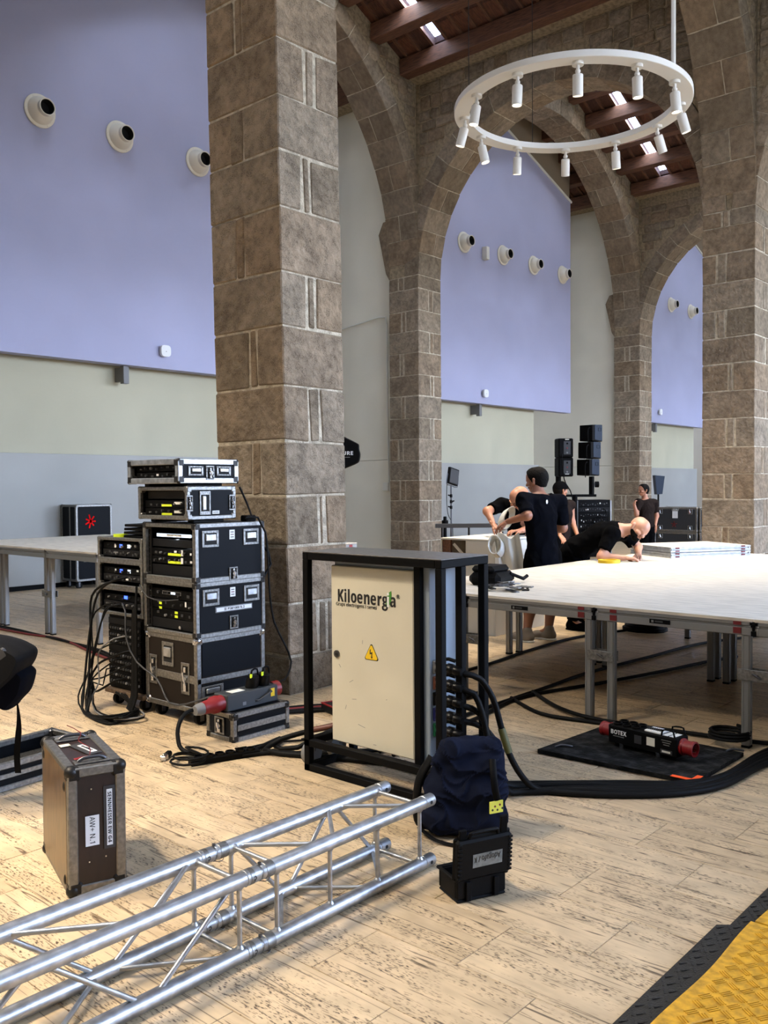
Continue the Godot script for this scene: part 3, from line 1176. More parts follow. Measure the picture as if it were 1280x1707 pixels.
func closed_case(o: Node3D, lo: Vector3, hi: Vector3, w: float, body: Material, edge: Material, knob: Material, ball := 0.02) -> MeshInstance3D:
	var b := MB.new()
	b.slab(lo + Vector3.ONE * 0.003, hi - Vector3.ONE * 0.003, 0.003)
	var r := part("body", b, body, o)
	case_edges(o, lo, hi, w, edge, knob, ball)
	return r


# a case whose -u side is open
func open_rack(o: Node3D, lo: Vector3, hi: Vector3, w: float, body: Material, edge: Material, knob: Material) -> void:
	var t := 0.014
	var walls := [
		[lo + Vector3(0.006, 0.004, 0.004), Vector3(hi.x - 0.004, lo.y + t, hi.z - 0.004)],
		[Vector3(lo.x + 0.006, hi.y - t, lo.z + 0.004), hi - Vector3(0.004, 0.004, 0.004)],
		[lo + Vector3(0.006, t, 0.004), Vector3(hi.x - 0.004, hi.y - t, lo.z + t)],
		[Vector3(lo.x + 0.006, lo.y + t, hi.z - t), Vector3(hi.x - 0.004, hi.y - t, hi.z - 0.004)],
		[Vector3(hi.x - t, lo.y + t, lo.z + t), Vector3(hi.x - 0.004, hi.y - t, hi.z - t)]]
	for q in walls:
		var b := MB.new()
		b.slab(q[0], q[1], 0.002)
		part("panel", b, body, o)
	case_edges(o, lo, hi, w, edge, knob, 0.014)


# recessed flip handle: dished plate, dark hollow, grip
func handle(o: Node3D, t: Transform3D, w: float, h: float, upright := false) -> void:
	var b := MB.new()
	for q in [[Vector3(0, h * 0.42, 0), Vector3(w, h * 0.16, 0.006)], [Vector3(0, -h * 0.42, 0), Vector3(w, h * 0.16, 0.006)], [Vector3(w * 0.43, 0, 0), Vector3(w * 0.14, h * 0.7, 0.006)], [Vector3(-w * 0.43, 0, 0), Vector3(w * 0.14, h * 0.7, 0.006)]]:
		b.box(t * at(q[0] + Vector3(0, 0, 0.003)), q[1], 0.002)
	for k in 5:
		for s in [-1, 1]:
			b.ball(t * at(Vector3(w * (-0.4 + 0.2 * k), h * 0.42 * s, 0.006)), 0.003, 5)
	var p := part("handle_plate", b, M.worn_aluminium, o)
	b = MB.new()
	b.box(t * at(Vector3(0, 0, 0.001)), Vector3(w * 0.72, h * 0.68, 0.003), 0.0)
	part("hollow", b, M.deep_black, p)
	b = MB.new()
	if upright:
		b.box(t * at(Vector3(-w * 0.12, 0, 0.008)), Vector3(w * 0.34, h * 0.6, 0.012), 0.004)
	else:
		b.box(t * at(Vector3(0, h * 0.08, 0.008)), Vector3(w * 0.62, h * 0.40, 0.012), 0.004)
	part("grip", b, M.aluminium, p)


# butterfly latch: plate, wings and drum
func latch(o: Node3D, t: Transform3D, w: float, h: float) -> void:
	var b := MB.new()
	for q in [[Vector3(0, h * 0.45, 0), Vector3(w, h * 0.10, 0.006)], [Vector3(0, -h * 0.45, 0), Vector3(w, h * 0.10, 0.006)], [Vector3(w * 0.42, 0, 0), Vector3(w * 0.16, h * 0.8, 0.006)], [Vector3(-w * 0.42, 0, 0), Vector3(w * 0.16, h * 0.8, 0.006)]]:
		b.box(t * at(q[0] + Vector3(0, 0, 0.003)), q[1], 0.002)
	for k in 4:
		for s in [-1, 1]:
			b.ball(t * at(Vector3(w * 0.42 * s, h * (-0.33 + 0.22 * k), 0.006)), 0.003, 5)
	var p := part("latch_plate", b, M.worn_aluminium, o)
	b = MB.new()
	b.box(t * at(Vector3(0, 0, 0.001)), Vector3(w * 0.7, h * 0.8, 0.003), 0.0)
	part("hollow", b, M.dark_steel, p)
	b = MB.new()
	b.cyl(t * Vector3(0, 0, 0.002), t * Vector3(0, 0, 0.016), w * 0.2, 12)
	b.box(t * Transform3D(Basis(Vector3(0, 0, 1), 0.3), Vector3(0, 0, 0.016)), Vector3(w * 0.16, h * 0.42, 0.008), 0.002)
	b.box(t * at(Vector3(0, -h * 0.28, 0.008)), Vector3(w * 0.3, h * 0.26, 0.012), 0.003)
	b.box(t * at(Vector3(0, h * 0.28, 0.008)), Vector3(w * 0.24, h * 0.18, 0.01), 0.003)
	part("twist_latch", b, M.chrome, p)


func rack_unit(o: Node3D, x: float, y: float, w: float, h: float, m: Material, seed_: int, knobs := 6) -> Node3D:
	# front panel at local x, centred on z = 0, facing -u
	var r := RandomNumberGenerator.new()
	r.seed = seed_
	var b := MB.new()
	b.slab(Vector3(x, y, -w * 0.5), Vector3(x + 0.25, y + h, w * 0.5), 0.002)
	var u := part("rack_unit", b, m, o)
	for k in knobs:
		var z := lerpf(-w * 0.44, w * 0.44, (k + 0.5) / knobs) + r.randf_range(-0.008, 0.008)
		var q := MB.new()
		var c := Vector3(x, y + h * r.randf_range(0.3, 0.7), z)
		if r.randf() < 0.6:
			q.cyl(c, c + Vector3(-0.014, 0, 0), r.randf_range(0.004, 0.009), 10)
			part("knob", q, M.mid_gray if r.randf() < 0.4 else M.dark_gray, u)
		else:
			q.box(at(c), Vector3(0.006, h * 0.3, r.randf_range(0.012, 0.03)), 0.001)
			part("switch", q, M.white if r.randf() < 0.3 else M.dark_gray, u)
	return u


func chip(called: String, o: Node3D, t: Transform3D, w: float, h: float, m: Material, d := 0.0016) -> MeshInstance3D:
	var b := MB.new()
	b.box(t * at(Vector3(0, 0, d * 0.5)), Vector3(w, h, d), 0.0)
	return part(called, b, m, o)


func castors(o: Node3D, lo: Vector3, hi: Vector3, r: float) -> void:
	for sx in [0, 1]:
		for sz in [0, 1]:
			var p := Vector3(hi.x - 0.07 if sx else lo.x + 0.07, r, hi.z - 0.07 if sz else lo.z + 0.07)
			var b := MB.new()
			b.cyl(p + Vector3(0, 0, -0.016), p + Vector3(0, 0, 0.016), r, 20)
			var w := part("castor", b, M.rubber, o)
			b = MB.new()
			b.box(at(p + Vector3(0, 0.01, 0.022)), Vector3(0.03, r * 1.4, 0.004), 0.001)
			b.box(at(p + Vector3(0, 0.01, -0.022)), Vector3(0.03, r * 1.4, 0.004), 0.001)
			b.box(at(p + Vector3(0, r + 0.006, 0)), Vector3(0.08, 0.008, 0.06), 0.001)
			part("fork", b, M.steel, w)


func deck(u0: float, u1: float, v0: float, v1: float, y: float, label: String, group: String, legs: Array, marks := true, clip := true) -> Node3D:
	var o := thing("stage_deck", label, "stage deck", P(u0, v0, y - 0.095), 0.0, group)
	var w := u1 - u0 - 0.004
	var d := v1 - v0 - 0.004
	var top := MB.new()
	top.slab(P(-0.001, -0.001, 0.078), P(w + 0.002, d + 0.002, 0.096), 0.001)
	part("top_panel", top, M.ply, o)
	for e in [[P(0, 0, 0), P(0, d, 0)], [P(w, 0, 0), P(w, d, 0)], [P(0, 0, 0), P(w, 0, 0)], [P(0, d, 0), P(w, d, 0)]]:
		var b := MB.new()
		var dir: Vector3 = (e[1] - e[0]).normalized()
		var inw: Vector3 = (P(w * 0.5, d * 0.5, 0) - (e[0] + e[1]) * 0.5).normalized()
		for q in [[0.0675, 0.021, 0.0], [0.051, 0.012, 0.007], [0.0225, 0.045, 0.002]]:
			b.bar(e[0] + inw * (0.012 + q[2]) + Vector3(0, q[0], 0), e[1] + inw * (0.012 + q[2]) + Vector3(0, q[0], 0), 0.024, q[1], 0.003)
		part("frame_rail", b, M.dull_aluminium, o)
	# marks on the rail that looks towards -u
	if marks:
		for q in [0.09, d - 0.13]:
			chip("red_mark", o, fu(P(-0.001, q, 0.0675)), 0.045, 0.02, M.dark_red, 0.003)
			chip("red_mark", o, fu(P(-0.001 + 0.003, q, 0.026)), 0.045, 0.034, M.dark_red, 0.006)
		var pl := chip("maker_plate", o, fu(P(0.002, d * 0.56, 0.03)), 0.13, 0.026, M.black, 0.004)
		chip("emblem", pl, fu(P(-0.0015, d * 0.56 + 0.045, 0.03)), 0.014, 0.014, M.mid_gray, 0.002)
		chip("print_line", pl, fu(P(-0.0015, d * 0.56 + 0.005, 0.03)), 0.05, 0.010, M.dark_gray, 0.002)
	if clip:
		var b := MB.new()
		b.box(fu(P(-0.003, -0.002, 0.055)), Vector3(0.012, 0.05, 0.02), 0.002)
		b.box(Transform3D(fu(Vector3.ZERO).basis * Basis(Vector3(0, 0, 1), 0.8), P(-0.008, -0.002, 0.062)), Vector3(0.03, 0.012, 0.014), 0.002)
		b.box(fu(P(-0.003, -0.002, 0.014)), Vector3(0.026, 0.028, 0.018), 0.002)
		part("joint_clip", b, M.black, o)
	for l in legs:
		leg(o, l[0] - u0, l[1] - v0, y - 0.095)
	return o


func leg(o: Node3D, du: float, dv: float, h: float) -> void:
	var b := MB.new()
	b.slab(P(du - 0.022, dv - 0.022, -h + 0.012), P(du + 0.022, dv + 0.022, 0.0), 0.003)
	for s in [-1, 1]:
		b.slab(P(du - 0.025, dv + s * 0.014 - 0.004, -h + 0.02), P(du + 0.025, dv + s * 0.014 + 0.004, 0.0), 0.001)
		b.slab(P(du + s * 0.014 - 0.004, dv - 0.025, -h + 0.02), P(du + s * 0.014 + 0.004, dv + 0.025, 0.0), 0.001)
	var l := part("leg", b, M.dull_aluminium, o)
	b = MB.new()
	b.slab(P(du - 0.024, dv - 0.024, -h), P(du + 0.024, dv + 0.024, -h + 0.014), 0.002)
	part("foot_cap", b, M.black, l)


func leg_clamp(u: float, v: float, w: float, y: float, where: String) -> void:
	var o := thing("leg_clamp", "aluminium clamp holding two stage legs together, " + where, "clamp", P(u, v, y), 0.0, "clamps between stage legs")
	var b := MB.new()
	b.slab(P(-0.036, -w * 0.5, -0.032), P(-0.028, w * 0.5, 0.032), 0.002)
	part("front_plate", b, M.worn_aluminium, o)
	b = MB.new()
	b.slab(P(0.028, -w * 0.5, -0.032), P(0.036, w * 0.5, 0.032), 0.002)
	part("back_plate", b, M.worn_aluminium, o)
	b = MB.new()
	b.cyl(P(-0.052, -0.01, 0), P(0.04, -0.01, 0), 0.007, 8)
	b.bar(P(-0.05, -0.035, -0.012), P(-0.05, 0.015, 0.012), 0.008, 0.01)
	part("wing_bolt", b, M.steel, o)


func build_stage() -> void:
	var pg := grain(31, 0.02, [[0.0, gray(0.80)], [0.5, gray(0.93)], [1.0, gray(1.0)]], 512, 5)
	textured("ply", Color(0.84, 0.81, 0.75), 0.55, 0.0, pg, Vector3(2.2, 1.0, 0.35))
	var y := 0.737
	var vs := [4.50, 3.78, 2.785, 1.795, 0.80, -0.19, -1.18, -2.17, -3.16]
	var us := [5.16, 6.06, 8.02, 10.0]
	var place_names := ["at the left end, under the pile of clips", "behind the black power distributor", "at the right edge of the picture", "beyond the right edge", "out to the right", "far out to the right", "second last to the right", "last to the right"]
	var rows := ["front row", "middle row", "back row"]
	for i in 3:
		for j in 8:
			var legs := []
			var va: float = vs[j + 1]
			var vb: float = vs[j]
			if i == 0:
				legs = [[5.19, va + 0.045], [5.19, vb - 0.11 if j > 0 else vb - 0.045]]
			elif i == 1:
				legs = [[6.76, va - 0.12], [6.88, va - 0.12], [6.76, va - 0.24], [6.88, va - 0.24]] if j < 3 else []
				if j == 0:
					legs += [[6.74, 4.47], [6.87, 4.45]]
			else:
				legs = [[8.5, va - 0.2], [9.95, va + 0.05]]
			var lab := "white-topped stage deck of the %s, %s" % [rows[i], place_names[j]]
			deck(us[i], us[i + 1], va, vb, y, lab, "decks of the stage", legs, i == 0, i == 0)
	for q in [[2.74, 0.18, "behind the black power distributor"], [1.78, 0.2, "at the right edge"], [3.73, 0.19, "beside the power box frame"]]:
		leg_clamp(5.19, q[0], q[1], 0.42, q[2])
	# two more decks lying on the stage
	for k in 2:
		var o := thing("loose_deck", ["lower", "upper"][k] + " of the two spare stage decks lying on the stage beside the bald man", "stage deck", P(9.49, 3.98, y + 0.058 * k), deg_to_rad(-30.0), "spare decks on the stage")
		var w := 1.0
		var d := 0.72
		var b := MB.new()
		b.box(at(Vector3(0, 0.046, 0) + P(0, 0, 0)), Vector3(w - 0.02, 0.016, d - 0.02), 0.001)
		part("top_panel", b, M.ply, o)
		for e in [[P(-w / 2, -d / 2, 0), P(w / 2, -d / 2, 0)], [P(-w / 2, d / 2, 0), P(w / 2, d / 2, 0)], [P(-w / 2, -d / 2, 0), P(-w / 2, d / 2, 0)], [P(w / 2, -d / 2, 0), P(w / 2, d / 2, 0)]]:
			b = MB.new()
			var inw: Vector3 = -((e[0] + e[1]) * 0.5).normalized()
			b.bar(e[0] + inw * 0.014 + Vector3(0, 0.044, 0), e[1] + inw * 0.014 + Vector3(0, 0.044, 0), 0.024, 0.018)
			b.bar(e[0] + inw * 0.02 + Vector3(0, 0.03, 0), e[1] + inw * 0.02 + Vector3(0, 0.03, 0), 0.022, 0.012)
			b.bar(e[0] + inw * 0.014 + Vector3(0, 0.012, 0), e[1] + inw * 0.014 + Vector3(0, 0.012, 0), 0.024, 0.024)
			part("frame_rail", b, M.aluminium, o)
		for q in [-0.42, 0.40]:
			chip("red_mark", o, fv(P(q, -d / 2 + 0.001, 0.044)), 0.05, 0.014, M.dark_red, 0.002)
			chip("red_mark", o, fv(P(q, -d / 2 + 0.001, 0.014)), 0.05, 0.014, M.dark_red, 0.002)
	# pencilled work: the ruler-like yellow tape, the heap of clips, the folded black bag
	var b := MB.new()
	b.lathe(at(P(8.03, 4.17, y + 0.001)), [Vector2(0.075, 0.0), Vector2(0.105, 0.0), Vector2(0.105, 0.03), Vector2(0.075, 0.03), Vector2(0.075, 0.0)], 30)
	solo("tape_roll", b, M.yellow, "yellow roll of tape on the stage beside the bald man's elbow", "tape")
	for k in 14:
		var r := RandomNumberGenerator.new()
		r.seed = 400 + k
		var c := P(5.46 + r.randf_range(-0.12, 0.12), 3.66 + r.randf_range(-0.10, 0.10), y + 0.008 + 0.004 * k)
		var f := turned(c, r.randf() * TAU, r.randf_range(-0.15, 0.15), r.randf_range(-0.15, 0.15))
		b = MB.new()
		b.box(f * at(Vector3(0, 0, 0)), Vector3(0.13, 0.008, 0.022), 0.002)
		b.box(f * at(Vector3(0, 0, 0.035)), Vector3(0.11, 0.008, 0.018), 0.002)
		b.box(f * at(Vector3(0.055, 0, 0.018)), Vector3(0.016, 0.012, 0.05), 0.002)
		b.cyl(f * Vector3(-0.05, 0, 0), f * Vector3(-0.05, 0, 0.04), 0.006, 6)
		solo("leg_coupler", b, [M.steel, M.dull_aluminium, M.dark_steel][k % 3], "small metal coupler in the heap on the left front corner of the stage", "clamp", "metal couplers heaped on the stage corner")
	var bag := thing("folded_bag", "folded black bag with a strap on the stage, behind the power box frame", "bag", P(5.78, 3.99, y))
	b = MB.new()
	b.box(turned(Vector3(0, 0.05, 0), 0.2), Vector3(0.34, 0.10, 0.26), 0.035)
	b.box(turned(Vector3(-0.02, 0.12, 0.0), 0.05), Vector3(0.26, 0.06, 0.2), 0.025)
	part("cloth", b, M.black, bag)
	b = MB.new()
	b.tube(smooth([Vector3(0.1, 0.08, 0.1), Vector3(0.2, 0.04, 0.14), Vector3(0.26, 0.03, 0.12), Vector3(0.3, 0.05, 0.13)], 0.03), 0.014, 6)
	part("strap", b, M.black, bag)
	# the left-hand table of stage decks
	for k in 3:
		var va: float = [8.70, 7.72, 9.70][k]
		var vb: float = [9.69, 8.69, 10.69][k]
		var lg := [[4.68, va + 0.05], [4.68, vb - 0.04], [6.5, va + 0.05], [6.5, vb - 0.05]]
		deck(4.63, 6.55, va, vb, 0.885, "white-topped deck on grey legs at the left, %s" % ["before the black flight case", "half hidden behind the small racks", "cut by the left edge of the picture"][k], "decks at the left wall", lg, false, false)
	leg_clamp(4.68, 8.70, 0.2, 0.42, "under the left-hand decks")


func build_power_box() -> void:
	var o := thing("power_distribution_box", "cream electrical cabinet in a black steel tube frame, with coloured power sockets on its side", "power box", P(3.30, 2.565, 0))
	# local: u 0..0.34, v 0..0.885
	var du := 0.34
	var dv := 0.885
	var h := 1.155
	var t := 0.038
	for q in [[0.0, 0.0], [0.0, dv], [du, 0.0], [du, dv], [0.155, 0.0]]:
		var b := MB.new()
		b.slab(P(q[0] - t / 2, q[1] - t / 2, 0), P(q[0] + t / 2, q[1] + t / 2, h - t), 0.003)
		part("frame_post", b, M.black, o)
	for y in [h - t / 2, t / 2, 0.15]:
		for q in [[P(-t / 2, 0, y), P(du + t / 2, 0, y)], [P(-t / 2, dv, y), P(du + t / 2, dv, y)], [P(0, t / 2, y), P(0, dv - t / 2, y)], [P(du, t / 2, y), P(du, dv - t / 2, y)]]:
			var b := MB.new()
			b.bar(q[0], q[1], t, t, 0.003)
			part("frame_rail", b, M.black, o)
	var b := MB.new()
	b.slab(P(-t / 2, -t / 2, h), P(du + t / 2, dv + t / 2, h + 0.006), 0.002)
	part("top_sheet", b, M.sheet, o)
	# cabinet
	b = MB.new()
	b.slab(P(0.075, 0.125, 0.17), P(0.30, 0.76, 1.118), 0.004)
	var cab := part("cabinet", b, M.cabinet_side, o)
	b = MB.new()
	b.slab(P(0.05, 0.205, 0.172), P(0.075, 0.762, 1.09), 0.005)
	var door := part("door", b, M.cream, o)
	b = MB.new()
	b.slab(P(0.045, 0.16, 0.15), P(0.075, 0.2, 1.118), 0.003)
	part("frame_post", b, M.black, o)
	b = MB.new()
	b.cyl(P(0.051, 0.72, 0.63), P(0.043, 0.72, 0.63), 0.019, 20)
	b.cyl(P(0.044, 0.72, 0.63), P(0.039, 0.72, 0.63), 0.011, 14)
	part("lock", b, M.steel, door)
	b = MB.new()
	b.box(fu(P(0.0385, 0.72, 0.63)), Vector3(0.004, 0.012, 0.002), 0.0)
	part("key_slot", b, M.deep_black, door)
	# the maker's name and leaf
	var x := 0.0485
	words("Kiloenerg", 0.064, M.ink, door, fu(P(x, 0.540, 0.935)), "lettering", "Droid Sans", 700, 0.86)
	words("a", 0.064, M.ink, door, fu(P(x, 0.333, 0.935)), "lettering", "Droid Sans", 700, 0.86)
	words("i", 0.066, M.white, door, fu(P(x - 0.001, 0.364, 0.934)), "lettering", "Droid Sans", 700)
	words("®", 0.022, M.ink, door, fu(P(x, 0.300, 0.957)))
	words("Grups electrògens i servei", 0.0182, M.ink, door, fu(P(x, 0.582, 0.892)), "lettering", "Droid Sans", 400, 0.98)
	var leaf := PackedVector2Array([Vector2(0.020, 0.045), Vector2(0.010, 0.040), Vector2(0.001, 0.032), Vector2(-0.005, 0.020), Vector2(-0.009, 0.005), Vector2(-0.010, -0.010), Vector2(-0.015, -0.020), Vector2(-0.024, -0.026), Vector2(-0.028, -0.033), Vector2(-0.018, -0.035), Vector2(-0.004, -0.032), Vector2(0.010, -0.023), Vector2(0.018, -0.008), Vector2(0.0215, 0.012), Vector2(0.0215, 0.03)])
	b = MB.new()
	b.prism(fu(P(x + 0.001, 0.364, 0.938)), leaf, 0.0012)
	part("leaf_emblem", b, M.leaf_green, door)
	# warning triangle
	for q in [[0.051, M.ink, 0.0], [0.045, M.yellow, 0.001]]:
		var tri := PackedVector2Array()
		for i in 3:
			var c: Vector2 = Vector2(0, 1).rotated(TAU * i / 3.0) * (q[0] - 0.008)
			for k in 5:
				tri.append(c + Vector2(0, 1).rotated(TAU * i / 3.0 - PI / 3 + TAU / 3 * k / 4.0) * 0.008)
		b = MB.new()
		b.prism(fu(P(x + 0.001 - q[2], 0.478, 0.655)), tri, 0.0012)
		part("warning_sign", b, q[1], door)
	b = MB.new()
	b.prism(fu(P(x - 0.0015, 0.478, 0.655)), PackedVector2Array([Vector2(-0.009, 0.024), Vector2(-0.004, 0.026), Vector2(-0.004, 0.008), Vector2(0.008, 0.013), Vector2(0.005, -0.013), Vector2(0.010, -0.010), Vector2(0.004, -0.022), Vector2(-0.004, -0.011), Vector2(0.001, -0.012), Vector2(0.002, 0.003), Vector2(-0.010, -0.001)]), 0.0008)
	part("flash_symbol", b, M.ink, door)
	# scratches and a chip on the door
	for q in [[0.62, 0.50, 0.5, 0.03], [0.66, 0.36, 1.2, 0.025], [0.60, 0.41, 0.1, 0.03], [0.70, 0.57, -0.9, 0.02], [0.38, 0.44, 0.4, 0.008], [0.54, 0.71, 1.5, 0.02], [0.46, 0.20, 0.05, 0.02], [0.55, 0.28, -0.2, 0.05]]:
		b = MB.new()
		b.box(fu(P(0.0496, q[0], q[1])) * Transform3D(Basis(Vector3(0, 0, 1), q[2]), Vector3.ZERO), Vector3(q[3], 0.0022, 0.0005), 0.0)
		part("scratch", b, M.mid_gray, door)
	# sockets and plugs
	var cols := [M.mid_gray, M.brown, M.black, M.blue, M.green]
	var ring := [M.yellow, M.brown, M.black, M.black, M.green]
	for k in 5:
		var y: float = [0.628, 0.552, 0.475, 0.40, 0.325][k]
		var p := P(0.125, 0.125, y)
		b = MB.new()
		b.box(fv(p + Vector3(0, 0, 0.006)), Vector3(0.062, 0.064, 0.012), 0.003)
		for s in [[-1, -1], [1, -1], [-1, 1], [1, 1]]:
			b.cyl(p + Vector3(s[0] * 0.025, s[1] * 0.025, 0.012), p + Vector3(s[0] * 0.025, s[1] * 0.025, 0.015), 0.004, 6)
		b.lathe(along(p + Vector3(0, 0, 0.012), Vector3(0, 0, 1)), [Vector2(0.028, 0), Vector2(0.027, 0.03), Vector2(0.021, 0.034)], 20)
		part("socket", b, cols[k], o)
		var d := Vector3(0.06, -0.10 - 0.02 * (k % 2), 1).normalized()
		var f := along(p + Vector3(0, 0, 0.025), d)
		f.basis = f.basis.scaled_local(Vector3(1, 0.72, 1))
		b = MB.new()
		b.lathe(f, [Vector2(0.022, 0.0), Vector2(0.022, 0.055), Vector2(0.018, 0.06)], 18)
		var plug := part("plug", b, ring[k], o)
		b = MB.new()
		b.lathe(f, [Vector2(0.0, 0.05), Vector2(0.023, 0.05), Vector2(0.026, 0.06), Vector2(0.026, 0.10), Vector2(0.021, 0.108), Vector2(0.021, 0.114), Vector2(0.025, 0.118), Vector2(0.025, 0.15), Vector2(0.016, 0.17), Vector2(0.0, 0.17)], 16)
		for i in 10:
			var w := TAU * i / 10.0
			b.box(f * at(Vector3(cos(w) * 0.0262, 0.08, sin(w) * 0.0262)), Vector3(0.005, 0.04, 0.005), 0.001)
		part("collar", b, M.gloss_black, plug)
		b = MB.new()
		b.tube([p + Vector3(0.026, 0.03, 0.012), p + Vector3(0.034, 0.036, 0.05), p + Vector3(0.036, 0.03, 0.085)], 0.009, 7)
		part("cap_loop", b, M.black, plug)
	# castors on the left side and the plate they hang from
	b = MB.new()
	b.slab(P(0.04, 0.905, 0.13), P(0.30, 0.99, 0.14), 0.002)
	part("castor_plate", b, M.black, o)
	for q in [0.08, 0.27]:
		b = MB.new()
		b.cyl(P(q, 0.93, 0.062), P(q, 0.968, 0.062), 0.062, 24)
		var w := part("castor", b, M.mid_gray, o)
		b = MB.new()
		b.prism(fu(P(q + 0.012, 0.985, 0.06)), PackedVector2Array([Vector2(0.005, 0.07), Vector2(0.07, 0.07), Vector2(0.05, -0.01), Vector2(0.03, -0.01)]), 0.004)
		part("fork", b, M.steel, w)


func case_at(called: String, label: String, group: String, u0: float, u1: float, v0: float, v1: float, y0: float) -> Node3D:
	return thing(called, label, "flight case", P((u0 + u1) * 0.5, (v0 + v1) * 0.5, y0), 0.0, group)


func lined_sticker(o: Node3D, t: Transform3D) -> void:
	var s := chip("sticker", o, t, 0.042, 0.06, M.white)
	for k in 3:
		var b := MB.new()
		b.box(t * at(Vector3(0, 0.016 - 0.016 * k, 0.002)), Vector3(0.026, 0.005, 0.001), 0.0)
		part("printed_line", b, M.dark_red if k == 1 else M.ink, s)


